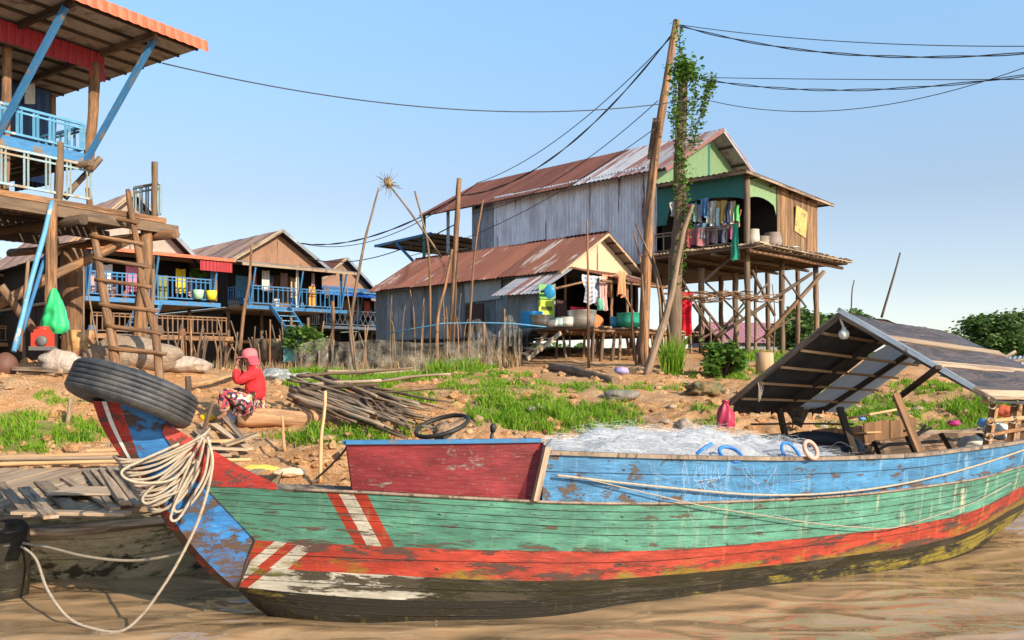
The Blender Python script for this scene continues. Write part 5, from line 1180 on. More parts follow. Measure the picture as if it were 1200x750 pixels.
for bb in (.3, 1.3, 2.2):
    b = MB(); b.pole(S.pt(-1.2, bb, zf-.07), S.pt(4.0, bb, zf-.08), .04, .035, .02); b.build('deck_beam', M['pole'], hut)
rs = random.Random(12)
for k in range(26):
    aa, bb = -1.1+(k % 13)*.4+rs.uniform(-.1, .1), (2.15 if k < 13 else rs.uniform(.2, 1.4)); stilt(hut, S.pt(aa, bb, 0), zf-.05, rs.uniform(.03, .05), rs.choice(('pole', 'pole_grey', 'pole_dark')), rs.uniform(-.15, .15), 'deck_leg')
for k in range(10):
    p = S.pt(-.05, -L+.3+k*.8, 0); stilt(hut, p, zf-.1, .05, 'pole_dark')
b = MB(); p, q = W(657, 390, 22.1), W(618, 421, 21.2); b.beam(p, q, .05, .1); b.build('stringer', M['plank_grey'], hut)
b = MB(); p2, q2 = W(636, 391, 22.3), W(632-18, 419, 21.5); b.beam(W(641, 391, 22.8), W(615, 416, 22.0), .05, .1); b.build('stringer', M['plank_grey'], hut)
for k in range(1, 5):
    t = k/4.4; b = MB(); c_ = p.lerp(q, t); d_ = W(641, 391, 22.8).lerp(W(615, 416, 22.0), t); b.beam(c_+Vector((.05, 0, 0)), d_+Vector((-.15, 0, 0)), .14, .03); b.build('step', M['plank'], hut)

# ---- the tall corrugated house
B_ = Frame(6.53, 24, 45); big = thing('stilt_house', B_.pt(3, -6, 2.0), 'largest house, long pale corrugated walls and rust-red roof high on thin stilts', 'house')
zp2, ze, zr = 5.08, 7.84, 9.45; b0 = -2.96; L = 11.2; am = 2.87
for e, mt in ((-.35, 0), (am*2+.35, 1)):
    z_ = ze-(zr-ze)/am*.33; bs_ = b0+.55; bm = b0-3.2
    b = MB(); b.sheet(B_.pt(am, bs_, zr), B_.pt(am, bm, zr), B_.pt(e, bm, z_), B_.pt(e, bs_, z_), .18, .018, .8, .008); b.build('roof', M['galv'], big)
    b = MB(); b.sheet(B_.pt(am, bm, zr), B_.pt(am, b0-L, zr), B_.pt(e, b0-L, z_), B_.pt(e, bm, z_), .18, .018, .8, .008); b.build('roof', M['rust'], big)
    b = MB(); b.poly([B_.pt(am, bs_-.02, zr-.06), B_.pt(am, b0-L, zr-.06), B_.pt(e, b0-L, z_-.05), B_.pt(e, bs_-.02, z_-.05)]); b.build('roof_lining', M['roof_under'], big)
    b = MB(); b.beam(B_.pt(am, bs_+.02, zr-.05), B_.pt(e, bs_+.02, z_-.07), .035, .14); b.build('barge_board', M['galv'], big)
    for t in (.2, .45, .7, .93):
        b = MB(); aa = am+(e-am)*t; zz_ = zr-.12+(z_-zr)*t; b.beam(B_.pt(aa, bs_-.02, zz_), B_.pt(aa, b0, zz_), .05, .07); b.build('purlin', M['plank_dark'], big)
b = MB(); n_ = 30; rows = [[], []]
for i in range(n_+1):
    aa = am*2*i/n_; top = ze-.1+(zr-ze)*(1-abs(aa-am)/am); rows[0].append(B_.pt(aa, b0+.01*(i % 2), ze-.8)); rows[1].append(B_.pt(aa, b0+.01*(i % 2), top))
b.grid(rows, [[(i*.19, 0) for i in range(n_+1)], [(i*.19, (rows[1][i].z-ze)) for i in range(n_+1)]], False); gb = b.build('gable', M['green_lt'], big)
b = MB(); b.beam(B_.pt(am, b0+.03, ze-.2), B_.pt(am, b0+.03, zr-.1), .07, .03); b.build('batten', M['teal'], gb)
bw = b_at(B_, 555, 0); bl = b_at(B_, 497, 0)
b = MB(); b.sheet(B_.pt(0, bw+1.1, zp2-.15), B_.pt(0, b0, zp2-.15), B_.pt(0, b0, ze+.05), B_.pt(0, bw+1.1, ze+.05), .13, .014, .85, .008, rag=.3); b.build('side_wall', M['tin'], big)
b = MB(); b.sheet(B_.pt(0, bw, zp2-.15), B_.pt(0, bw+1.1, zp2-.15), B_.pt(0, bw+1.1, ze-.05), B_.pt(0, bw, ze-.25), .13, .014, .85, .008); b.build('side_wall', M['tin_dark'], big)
b = MB(); b.sheet(B_.pt(am*2, b0-L, zp2-.15), B_.pt(am*2, b0, zp2-.15), B_.pt(am*2, b0, ze), B_.pt(am*2, b0-L, ze), .18, .014); b.slab([B_.pt(0, bw, zp2), B_.pt(am*2, bw, zp2), B_.pt(am*2, bw, ze), B_.pt(0, bw, ze)], .03); b.build('rear_wall', M['dark'], big)
for t in (0, .5, 1):
    bb = bw+(bl-bw)*t; b = MB(); b.beam(B_.pt(0, bb, zp2), B_.pt(0, bb, ze), .12, .1); b.build('veranda_post', M['tin_dark' if t != 1 else 'teal'], big)
railing(big, B_.pt(0, bw, zp2+.2), B_.pt(0, bl, zp2+.2), .9, 3, 'plank_grey', .03)
b = MB(); b.box(B_.pt(am, b0-L/2, zp2-.2), am*2, L, .12, R(45)); b.build('floor', M['plank_dark'], big)
# end lean-to with blue edge
q0_, q1_ = pinA(B_, 496, 259, -.2), pinA(B_, 439, 289, -2.2)
A0 = B_.pt(-.2, bl-.3, 7.2); A1 = W(439, 288, A0.y-1.5); A2 = W(494, 302, A0.y+.5); 
b = MB(); bb0 = bl+.2; P0 = B_.pt(.2, bb0-.0, 7.05); P3 = B_.pt(5.2, bb0, 7.05); Q0 = B_.pt(.2, bb0-3.0, 6.25); 
k = (439-600)/1000; Yq = Q0.y; Q0 = W(439, 288, Yq); Q3 = Q0+(P3-P0)
b.sheet(P0, P3, Q3, Q0, .2, .02, .9, .008, trap=True); b.build('lean_to_roof', M['roof_under'], big)
b = MB(); b.beam(P0+Vector((0, 0, -.02)), Q0+Vector((0, 0, -.02)), .05, .1); b.beam(Q0, Q3, .05, .1); b.build('lean_to_edge', M['blue'], big)
for t in (.15, .4, .65, .9):
    b = MB(); b.beam(P0.lerp(Q0, t)+Vector((0, 0, -.08)), P3.lerp(Q3, t)+Vector((0, 0, -.08)), .05, .06); b.build('rafter', M['plank_dark'], big)
b = MB(); b.beam(P0.lerp(Q0, .6)+Vector((0, 0, -.1)), B_.pt(.2, bb0-.2, 5.3), .09, .09); b.build('strut', M['blue'], big)
# porch
PB = b0; AW = 4.48
def pa(px, py): return pinA(B_, px, py, 0)
def pb_(px, py, b_=0): return B_.pin(px, py, b_)
b = MB(); rows = [[], []]; n_ = 26
for i in range(n_+1):
    t = i/n_; bb = PB*t; lo = 6.42+.18*math.sin(math.pi*min(1, t*1.15))**.7 if 0 < t < .87 else 6.42; lo = lo if t < .87 else 6.0
    rows[0].append(B_.pt(-.01+.008*(i % 2), bb, lo)); rows[1].append(B_.pt(-.01+.008*(i % 2), bb, 7.12))
b.grid(rows, [[(i*.115, 0) for i in range(n_+1)], [(i*.115, .8) for i in range(n_+1)]], False); b.build('front_valance', M['teal'], big)
b = MB(); rows = [[], []]; av = B_.a_of(910, 0)
for i in range(13):
    t = i/12; lo = 6.35+.25*math.sin(math.pi*t)**.6; rows[0].append(B_.pt(av*t, -.01+.008*(i % 2), lo if 0 < i < 12 else 6.2)); rows[1].append(B_.pt(av*t, -.01+.008*(i % 2), 7.15))
b.grid(rows, [[(i*.13, 0) for i in range(13)], [(i*.13, .8) for i in range(13)]], False); b.build('side_valance', M['green_lt'], big)
b = MB(); k = 0; aa = av
while aa < AW: e = min(AW, aa+.21); b.slab([B_.pt(aa+.004, 0, zp2+.05), B_.pt(e, 0, zp2+.05), B_.pt(e, 0, 7.1-.02), B_.pt(aa+.004, 0, 7.1-.02)], .025+.008*(k % 2)); aa = e; k += 1
b.build('plank_wall', M['woodwall'], big)
wx = B_.a_of(929, 0); b = MB(); b.slab([B_.pt(wx, .06, 5.85), B_.pt(wx+.75, .06, 5.7), B_.pt(wx+.75, .12, 6.5), B_.pt(wx, .12, 6.62)][::-1], .03); b.build('shutter', mk('ochre_board', (.36, .28, .10), (.2, .14, .07), .6), big)
b = MB(); b.slab([B_.pt(AW, 0, zp2), B_.pt(AW, PB, zp2), B_.pt(AW, PB, 7.0), B_.pt(AW, 0, 7.0)], .03); b.slab([B_.pt(0.2, PB+.02, zp2), B_.pt(AW, PB+.02, zp2), B_.pt(AW, PB+.02, 7.0), B_.pt(.2, PB+.02, 7.0)], .03); b.slab([B_.pt(av, 0, zp2), B_.pt(av, PB*.5, zp2), B_.pt(av, PB*.5, 7.0), B_.pt(av, 0, 7.0)], .03); b.build('inner_wall', M['dark'], big)
b = MB(); b.sheet(B_.pt(-.35, .3, 7.15), B_.pt(-.35, PB, 7.22), B_.pt(AW+.65, PB, 6.98), B_.pt(AW+.65, .3, 6.93), .18, .016, .85, .01, rag=1); b.build('porch_roof', M['galv'], big)
b = MB(); b.beam(B_.pt(-.3, .28, 7.09), B_.pt(AW+.6, .28, 6.87), .04, .07); b.beam(B_.pt(-.33, .28, 7.09), B_.pt(-.33, PB, 7.16), .04, .07); b.build('roof_edge', M['plank_grey'], big)
for k in range(5):
    aa = .3+1.15*k; b = MB(); b.beam(B_.pt(aa, .3, 7.04-.04*k), B_.pt(aa, PB, 7.08-.04*k), .05, .06); b.build('rafter', M['plank_dark'], big)
pf0, pf1, pa0, pa1 = .75, PB-.2, -.45, 5.25
b = MB(); bb = pf0
while bb > pf1: b.beam(B_.pt(pa0+random.uniform(-.1, .1), bb, zp2-.03), B_.pt(pa1+random.uniform(-.12, .2), bb, zp2-.03+random.uniform(-.02, .02)), .13, .035); bb -= .15
b.build('platform', M['plank_grey'], big)
b = MB(); aa = pa0
while aa < pa1: b.pole(B_.pt(aa, pf0+random.uniform(-.05, .15), zp2-.10), B_.pt(aa, pf1, zp2-.12), .035, .03, .01, 6, 3); aa += .28
b.build('joists', M['pole_dark'], big)
for bb in (.45, -.7, -1.8, -3.0):
    b = MB(); b.pole(B_.pt(pa0-.1, bb, zp2-.2), B_.pt(pa1+.1, bb, zp2-.2), .06, .05, .01); b.build('bearer', M['pole_dark' if bb < 0 else 'pole'], big)
b = MB()
for k in range(34): 
    t = k/33; b.beam(B_.pt(pa0-.06+random.uniform(-.06, .06), pf0-(pf0-pf1)*t, zp2+.01), B_.pt(pa0+random.uniform(.3, .8), pf0-(pf0-pf1)*t, zp2+.02), .03, .03)
for k in range(44):
    t = k/43; b.beam(B_.pt(pa0+(pa1-pa0)*t, pf0+random.uniform(-.02, .15), zp2+.01), B_.pt(pa0+(pa1-pa0)*t+.03, pf0-.5, zp2+.02), .03, .03)
b.build('platform_slats', M['plank'], big)
def bgp(px0, py0, px1, py1, Y0, Y1, r_, mat, name, lean=.01, dn=False):
    p, q = W(px0, py0, Y0), W(px1, py1, Y1)
    if dn: q.z = gz(q.x, q.y)-.1
    b = MB(); b.pole(p, q, r_, r_*.95, lean, 9, 9); b.build(name, M[mat], big)
bgp(875, 204, 876, 406, 24, 24, .085, 'pole_grey', 'stilt', dn=True); bgp(822, 314, 822, 406, 25.2, 25.2, .09, 'pole_grey', 'stilt', dn=True); bgp(862, 320, 862, 405, 26, 26, .09, 'pole_grey', 'stilt', dn=True)
bgp(916, 306, 917, 402, 25.6, 25.6, .085, 'pole_grey', 'stilt', dn=True); bgp(956, 312, 957, 384, 27.0, 27.0, .085, 'pole_grey', 'stilt', dn=True); bgp(885, 300, 885, 400, 27, 27, .05, 'pole_grey', 'stilt', dn=True)
for px in (700, 740, 775, 800, 845, 900, 935): bgp(px, 310, px, 405, 29.5, 29.5, .08, 'pole_dark', 'stilt', dn=True)
for x0, y0, x1_, y1_, r_ in ((966, 318, 896, 396, .06), (881, 317, 908, 370, .05), (952, 320, 838, 396, .055), (855, 302, 820, 334, .05), (905, 396, 860, 340, .04), (812, 356, 850, 410, .045), (818, 352, 858, 402, .04), (835, 400, 900, 332, .03), (880, 345, 835, 400, .025), (918, 322, 945, 360, .03), (945, 325, 905, 350, .03), (826, 330, 870, 372, .03), (866, 372, 820, 398, .03), (795, 320, 830, 380, .03), (930, 372, 885, 400, .025)):
    bgp(x0, y0, x1_, y1_, 24.6, 24.4, r_, 'pole' if r_ > .055 else 'pole_dark', 'brace')
# ------------------------------------------------------------------ poles, cables, plants, small things
def stick(pts, r0, r1, mat, name, label, cat, n=8, k=5, ground=True, group=None):
    P_ = [W(*p) for p in pts]
    if ground and P_[-1].z > gz(P_[-1].x, P_[-1].y): P_[-1].z = gz(P_[-1].x, P_[-1].y)-.05
    b = MB(); b.tube(smooth(P_, k), [r1, r0], n, wob=.2) if len(P_) > 2 else b.pole(P_[-1], P_[0], r0, r1, .012, n, 12)
    return tag(b.build(name, M[mat]), label, cat, group)
up = stick([(793, 24, 20), (782, 90, 20), (771, 160, 20), (764, 210, 20), (760, 266, 20), (757, 330, 20), (753, 410, 20)], .125, .085, 'pole', 'utility_pole', 'tallest pole, bare leaning timber carrying the cables over the houses', 'utility pole', 10)
p = W(766, 165, 20); b = MB(); b.beam(p+Vector((-.12, -.1, -.45)), p+Vector((.02, -.1, .5)), .1, .05); b.build('splice_board', M['pole_dark'], up).matrix_parent_inverse = Matrix()
stick([(801, 78, 19), (799, 130, 19), (796, 200, 19), (797, 260, 19), (791, 320, 19), (790, 405, 19)], .17, .10, 'pole_grey', 'old_pole', 'thick old pole overgrown with hanging green vine next to the tallest pole', 'pole', 12)
stick([(812, 240, 18.7), (800, 275, 18.6), (786, 350, 18), (770, 400, 17.4), (757, 438, 17)], .085, .05, 'pole_grey', 'prop_log', 'long crooked log propped diagonally against the vine-covered pole', 'log', 10)
# vine
vr = random.Random(2)
def leaves(b, c_, n, sx, sy, sz, s0, s1, rg=vr, up=.3):
    for _ in range(n):
        p = c_+Vector((rg.gauss(0, sx), rg.gauss(0, sy), rg.gauss(0, sz))); a = rg.uniform(0, 6.28); e = rg.uniform(-.8, .8); s_ = rg.uniform(s0, s1)
        u_ = Vector((math.cos(a), math.sin(a), e*.5)).normalized()*s_; v_ = u_.cross(Vector((rg.uniform(-1, 1), rg.uniform(-1, 1), rg.uniform(.2, 1)))).normalized()*s_*.55
        i = len(b.v); b.v += [p-u_, p-u_*.1+v_, p+u_, p-u_*.1-v_]; b.face((i, i+1, i+2, i+3), [(0, 0)]*4)
vine = thing('vine', W(800, 80, 19), 'green creeper trailing down the old pole and hanging off the wires', 'vine')
b = MB(); s_b = MB()
VP = [[(801, 80), (803, 120), (800, 170), (802, 230), (801, 290), (793, 330)], [(793, 30), (797, 60), (794, 90), (791, 120), (789, 150)], [(803, 78), (820, 92), (835, 95), (826, 120), (817, 150), (812, 172)], [(806, 80), (815, 105), (812, 130), (808, 160)], [(794, 80), (789, 110), (791, 140), (794, 180), (793, 230)], [(797, 180), (803, 210), (804, 250), (806, 268)], [(835, 93), (828, 110), (822, 135)]]
for k, L_ in enumerate(VP):
    P_ = smooth([W(x, y, 18.85) for x, y in L_], 9); s_b.tube(P_, .008, 4)
    for q in P_[::1]: leaves(b, q, 11 if k == 0 else 8, .10 if k == 0 else .06, .08, .08, .025, .065)
leaves(b, W(802, 80, 18.85), 420, .16, .14, .12, .03, .08)
b.build('foliage', M['leaf'], vine); s_b.build('stem', M['pole_dark'], vine)
# the thin poles and sticks among the houses
SK = [([(538, 209, 21.5), (534, 290, 21.5), (528, 385, 21.5)], .075, .06, 'pole', 'stout straight pole standing in front of the rust-roofed hut'),
 ([(566, 234, 21), (556, 300, 21), (547, 385, 21)], .035, .02, 'pole', 'thin leaning pole right of the stout pole by the hut'),
 ([(486, 224, 22), (496, 262, 22), (503, 305, 22), (505, 400, 22)], .035, .02, 'pole', 'thin bent pole at the left end of the hut roof'),
 ([(530, 292, 20.5), (522, 335, 20.5), (513, 372, 20.5), (512, 408, 20.5)], .045, .03, 'pole', 'crooked pole leaning toward the stout pole before the hut wall'),
 ([(444, 220, 20), (436, 250, 20), (427, 285, 20), (415, 350, 20), (411, 392, 20), (419, 440, 19)], .05, .02, 'pole_grey', 'long crooked pole between the brown gabled houses and the hut'),
 ([(406, 338, 19), (411, 372, 19), (419, 440, 19)], .022, .015, 'pole_grey', 'short thin stick beside the long crooked pole on the left lawn'),
 ([(295, 285, 24), (292, 330, 24), (285, 372, 24), (279, 430, 24)], .06, .03, 'pole', 'crooked pole in front of the brown gabled stilt house'),
 ([(688, 258, 20), (689, 330, 20), (690, 424, 20)], .04, .018, 'pole', 'slender upright stick in front of the laundry on the hut deck'),
 ([(740, 330, 19.5), (741, 380, 19.5), (746, 420, 19.5)], .035, .025, 'pole', 'short stick leaning under the right end of the hut deck'),
 ([(905, 333, 22), (908, 370, 22), (906, 405, 22)], .02, .012, 'pole_grey', 'thin stick under the right corner of the tall house platform'),
 ([(1055, 296, 14), (1045, 332, 14), (1033, 372, 14)], .022, .014, 'pole_dark', 'dark thin stick leaning above the ridge of the canopy'),
 ([(1001, 328, 22), (998, 350, 22), (997, 400, 22)], .02, .014, 'pole_dark', 'small dark stick just left of the leaning stick over the canopy'),
 ([(832, 370, 20), (833, 400, 20), (832, 438, 20)], .025, .018, 'pole_grey', 'thin stick left of the concrete block below the tall house'),
 ([(778, 400, 18.6), (770, 330, 18.8), (745, 262, 19.6)][::-1], .03, .02, 'pole_grey', 'thin stick leaning between the tallest pole and the vine pole'),
 ([(765, 300, 19), (778, 350, 18.5), (790, 395, 18.5)], .03, .02, 'pole', 'stick crossing behind the diagonal log'),
 ([(742, 270, 19.5), (752, 320, 19.3), (757, 385, 19.3)], .03, .018, 'pole', 'stick tied against the foot of the tallest pole'),
 ([(567, 378, 21), (567, 400, 21), (566, 424, 21)], .04, .035, 'pole', 'fence stake draped with net before the hut'),
 ([(591, 362, 20.6), (591, 390, 20.6), (590, 424, 20.6)], .03, .03, 'pole', 'fence stake just left of the hut annex'),
 ([(361, 372, 24), (361, 400, 24), (360, 430, 24)], .05, .04, 'pole', 'stake behind the green shrub on the left'),
 ([(341, 372, 25), (341, 400, 25), (340, 432, 25)], .04, .04, 'pole', 'stake left of the green shrub'),
 ([(390, 353, 25), (390, 390, 25), (390, 432, 25)], .05, .05, 'pole', 'tall stake right of the green shrub')]
for pts, r0, r1, mt, lb in SK: stick(pts, r0, r1, mt, 'stick', lb, 'stick', ground=('ridge of' not in lb))
wm = stick([(455, 216, 22), (478, 245, 22), (518, 302, 22)], .03, .02, 'pole_grey', 'whisk_pole', 'thin slanted pole ending in a spiky straw tuft above the hut', 'pole', ground=False)
b = MB(); c_ = W(455, 214, 22)
for k in range(60):
    d = Vector((vr.gauss(0, 1), vr.gauss(0, 1), vr.gauss(0, 1))).normalized()*vr.uniform(.12, .42); b.tube([c_, c_+d*.5, c_+d+Vector((0, 0, .02))], .006, 3, cap=False)
b.blob(c_, .11, .1, .13, .4); b.build('straw_tuft', M['grass_dry'], wm)
wr_ = random.Random(6)
for k in range(16):
    x = wr_.uniform(455, 560); y0 = wr_.uniform(330, 378); Y = wr_.uniform(20.5, 22.5); l_ = wr_.uniform(-10, 10)
    stick([(x+l_, y0, Y), (x+l_*.4, (y0+400)/2, Y), (x, 405, Y)], .02, .012, wr_.choice(('pole', 'pole_grey')), 'twig', 'dry upright twig in the thicket before the hut side wall', 'twig', 6, 3, group='dry twigs before the hut')
for k in range(58):
    x = wr_.uniform(190, 445); y0 = wr_.uniform(372, 405); Y = wr_.uniform(22, 25); l_ = wr_.uniform(-14, 14)
    stick([(x+l_, y0, Y), (x+l_*.4, (y0+430)/2, Y), (x, 432, Y)], .03, .02, wr_.choice(('pole', 'pole_grey', 'pole_dark')), 'twig', 'rough thin stick standing below the stilt houses on the left', 'stick', 6, 3, group='sticks below the left houses')
b = MB()
for k in range(34):
    x = wr_.uniform(772, 868); b.tube(smooth([W(x, 345+wr_.uniform(-3, 9), 21), W(x+25, 346+wr_.uniform(-5, 9), 21+wr_.uniform(-.6, .6)), W(x+wr_.uniform(30, 60), 347+wr_.uniform(-8, 8), 21)], 3), .014, 5)
tag(b.build('brush_bundle', M['pole']), 'bundle of thin brushwood laid level beneath the tall house platform', 'brushwood')
# reeds, shrubs, dry stems
def stems(name, x0, x1, y0, y1, Y0, Y1, n, h0, h1, mat, label, cat, kind='stuff', wd=.012):
    b = MB()
    for k in range(n):
        Y = vr.uniform(Y0, Y1); x = vr.uniform(x0, x1); X = (x-600)/1000*Y; blade(b, Vector((X, Y, gz(X, Y)-.02)), vr.uniform(h0, h1), vr.uniform(.05, .5), wd)
    o = b.build(name, M[mat]); return tag(o, label, cat, None, kind)
stems('dry_reeds', 445, 610, 0, 0, 20.2, 22.8, 1500, .1, .6, 'grass_dry', 'tangle of dry reeds in front of the grey hut wall', 'reeds')
stems('green_weeds', 500, 560, 0, 0, 19.5, 20.8, 700, .1, .4, 'grass', 'green weeds at the foot of the dry reeds', 'weeds')
stems('tall_grass', 776, 800, 0, 0, 17.6, 18.4, 260, .4, .95, 'grass', 'tuft of tall grass at the foot of the vine pole', 'grass', wd=.014)
stems('dry_scrub', 200, 440, 0, 0, 19.5, 22.5, 1200, .1, .45, 'grass_dry', 'low dry scrub in front of the left stilt houses', 'scrub')
def shrub(c_, rx, rz, n, s0, s1, label, mat='leaf', cat='shrub', clumps=26, name='shrub', stemr=.03):
    r_ = thing(name, c_, label, cat); b = MB(); st = MB(); sg = random.Random(int(c_.x*100+c_.y*10))
    for k in range(clumps):
        d = Vector((sg.gauss(0, 1), sg.gauss(0, 1), sg.gauss(0, .8))).normalized(); f = sg.uniform(.35, 1); q = c_+Vector((d.x*rx*f, d.y*rx*f, rz*(1.0+d.z*f*.95)))
        s_ = sg.uniform(.12, .25)*min(rx, rz); leaves(b, q, n//clumps, s_, s_, s_*.7, s0, s1, sg)
        st.tube(smooth([c_+Vector((0, 0, -.05)), c_.lerp(q, .5)+Vector((0, 0, .1*rz)), q], 4), [stemr, stemr*.3], 5)
    b.build('foliage', M[mat], r_); st.build('stem', M['pole_dark'], r_); return r_
p = G(801, 425); shrub(Vector((p.x, 17.6, gz(3.5, 17.6))), .55, .33, 2200, .05, .10, 'round leafy green shrub at the foot of the propped log')
shrub(W(358, 425, 22.5), .55, .65, 1600, .04, .09, 'upright green shrub before the blue lattice rail on the left')
shrub(W(232, 330, 28.5)+Vector((0, 0, -.15)), .25, .35, 300, .04, .08, 'bushy potted plant on the corner of the blue veranda rail', stemr=.01, clumps=12)
def tree(c_, h, rx, label, n=5200, s0=.09, s1=.2, clumps=70, low=.15, name='leafy_tree'):
    c_.z = gz(c_.x, c_.y)-.1
    r_ = thing(name, c_, label, 'tree'); tg = random.Random(int(abs(c_.x)*37)); tr = MB(); fo = MB()
    tr.tube(smooth([c_+Vector((0, 0, -.3)), c_+Vector((.1*rx, 0, h*.25)), c_+Vector((0, 0, h*.5))], 4), [h*.045, h*.03], 8, wob=.2)
    for k in range(clumps):
        a = tg.uniform(0, 6.28); u = tg.random(); zz_ = low+(1-low)*u; rad = rx*math.sin(math.pi*(.12+.8*u))**.7*tg.uniform(.25, 1.05)*(1+.25*math.sin(a*3+c_.x))
        q = c_+Vector((math.cos(a)*rad, math.sin(a)*rad, h*zz_*tg.uniform(.9, 1.06))); s_ = tg.uniform(.07, .16)*rx
        leaves(fo, q, n//clumps, s_, s_, s_*.65, s0, s1, tg); tr.tube(smooth([c_+Vector((0, 0, h*.3)), c_.lerp(q, .5)+Vector((0, 0, h*.12)), q], 3), [h*.015, h*.004], 5)
    fo.build('crown', M['leaf_far'], r_); tr.build('trunk', M['pole_dark'], r_)
tree(Vector((52*.572, 52, 1.2)), 3.3, 2.6, 'dark green tree at the right edge beyond the canopy', 9000, .09, .2, 90)
tree(Vector((56*.532+3.3, 60, 1.1)), 2.3, 1.6, 'smaller pale green tree just left of the dark tree at the right edge', 3500)
tree(Vector((44*.343, 44, 1.3)), 2.7, 1.8, 'bright green tree seen between the stilts of the tall house', 8000)
tree(Vector((47*.375, 47, 1.3)), 2.5, 1.3, 'second green tree behind the right-hand stilt of the tall house', 3500)
tree(Vector((50*.405, 50, 1.2)), 3.2, 1.3, 'small tree peeping over the ridge of the canopy', 3500)
tree(Vector((60*.30, 60, 1.2)), 2.2, 2.5, 'low distant tree behind the red cloth under the tall house', 4000)
b = MB(); fr_ = random.Random(77)
for k in range(9000):
    Y = fr_.uniform(110, 150); x = fr_.uniform(-120, 150); hh = 2.2+2.2*abs(fb(x*.06, 3, 0, 3)); q = Vector((x, Y, gz(x, Y)+hh*.6*fr_.random()**.7)); 
    a = fr_.uniform(0, 6.28); s_ = fr_.uniform(.3, .8); u_ = Vector((math.cos(a), math.sin(a), .2))*s_; v_ = Vector((0, 0, 1))*s_*.6; i = len(b.v); b.v += [q-u_, q+v_, q+u_, q-v_]; b.face((i, i+1, i+2, i+3), [(0, 0)]*4)
tag(b.build('far_bushes', M['leaf_far'], origin=(0, 0, 0)), 'low line of distant bushes on the horizon', 'bushes', None, 'stuff')
# cables
def cable(a_, c_, sag, label, r_=.014, twist=0):
    p, q = W(*a_), W(*c_); b = MB(); n_ = 34; L_ = [p.lerp(q, i/n_)-Vector((0, 0, sag*4*(i/n_)*(1-i/n_))) for i in range(n_+1)]
    if twist:
        for s_ in (0, math.pi): b.tube(smooth([v+Vector((0, .014*math.sin(i*.7+s_), .016*math.cos(i*.7+s_))) for i, v in enumerate(L_)], 3), r_, 5)
    else: b.tube(L_, r_, 5)
    return tag(b.build('cable', M['wire']), label, 'cable', 'overhead cables')
cable((793, 33, 20), (540, 229, 26), .9, 'thick twisted cable falling left from the top of the tallest pole', .013, 1)
cable((792, 38, 20), (560, 214, 30), .5, 'thin cable just above the thick one left of the tallest pole', .012)
cable((540, 229, 26), (345, 284, 40), .6, 'twisted cable continuing left over the brown gables', .017, 1)
cable((560, 214, 30), (345, 283, 40), 1.0, 'thin cable sagging over the brown gables from the hut', .016)
cable((535, 262, 21.5), (360, 302, 36), .5, 'lower cable from the stout pole to the houses on the left', .016)
cable((796, 30, 20), (1230, 60, 15), .35, 'topmost twisted cable running right from the tallest pole', .011, 1)
cable((796, 29, 20), (1230, 54, 15), .15, 'thin cable above the topmost twisted cable', .009)
cable((836, 95, 18.9), (1230, 84, 14), .25, 'twisted cable running right from the vine tip', .009, 1)
cable((836, 91, 18.9), (1230, 93, 14), .02, 'thin straight cable crossing the sky on the right', .008)
cable((820, 115, 19), (1230, 68, 14), .55, 'thin cable sagging under the others on the right', .008)
cable((190, 74, 13.6), (836, 112, 19), .55, 'single cable from the left house roof to the vine pole', .011)
cable((771, 118, 20), (553, 250, 30), .5, 'thin cable dropping from mid pole to the tall house roof', .011)
cable((768, 150, 20), (480, 300, 26), .4, 'faint low cable crossing the tall house roof', .010)
b = MB(); b.tube([W(452, 391, 20.4), W(520, 379, 20.2), W(560, 378, 20.1), W(600, 379, 20.2), W(640, 383, 20.4)], .014, 5); tag(b.build('line', BP if False else M['blue_pale']), 'pale blue plastic line stretched along the reeds before the hut', 'line')
# fishing-net fence
m, t, bs = newmat('torn_net'); g = N(t); n1 = g.noise(g.coord('UV', (3, 3, 1)), 1, 7, .7); wv = g.noise(g.coord('UV', (30, 30, 1)), 1, 3)
bs.inputs['Base Color'].default_value = (.50, .44, .36, 1); tp = g.n('BsdfTransparent'); ms = g.n('MixShader'); g.l(g.ramp(g.math('ADD', n1, g.math('MULTIPLY', wv, .35)), .56, .95, .02, .55), ms.inputs[0]); g.l(tp.outputs[0], ms.inputs[1]); g.l(bs.outputs[0], ms.inputs[2]); g.l(ms.outputs[0], t.nodes['Material Output'].inputs[0]); M['netting'] = m
def drape(pts, h, label, z0=None):
    b = MB(); P_ = smooth(pts, 10); rows = []
    for j in range(10):
        rows.append([p+Vector((0, -.12*math.sin(i*.9)*j/9+.08*fb(i*.4, j*.5, 1, 2), -h*(j/9)*(1+.2*fb(i*.2, 1, 1, 2)))) for i, p in enumerate(P_)])
    b.grid(rows, [[(i*.12, j*.12) for i in range(len(P_))] for j in range(10)]); return tag(b.build('net_fence', M['netting']), label, 'net')
drape([W(345, 405, 20.5), W(380, 396, 20.5), W(400, 401, 20.4), W(440, 398, 20.4), W(500, 402, 20.2), W(560, 398, 20)], .85, 'long low fishing net fence between the green lawn and the hut')
drape([W(550, 378, 20.2), W(562, 374, 20.1), W(580, 392, 20), W(592, 376, 20)], .9, 'pale torn net hanging on two stakes left of the hut annex')
drape([W(590, 374, 20.4), W(598, 369, 20.4), W(606, 380, 20.4), W(612, 388, 20.4)], .75, 'small white net bundle hung on the stake by the annex')
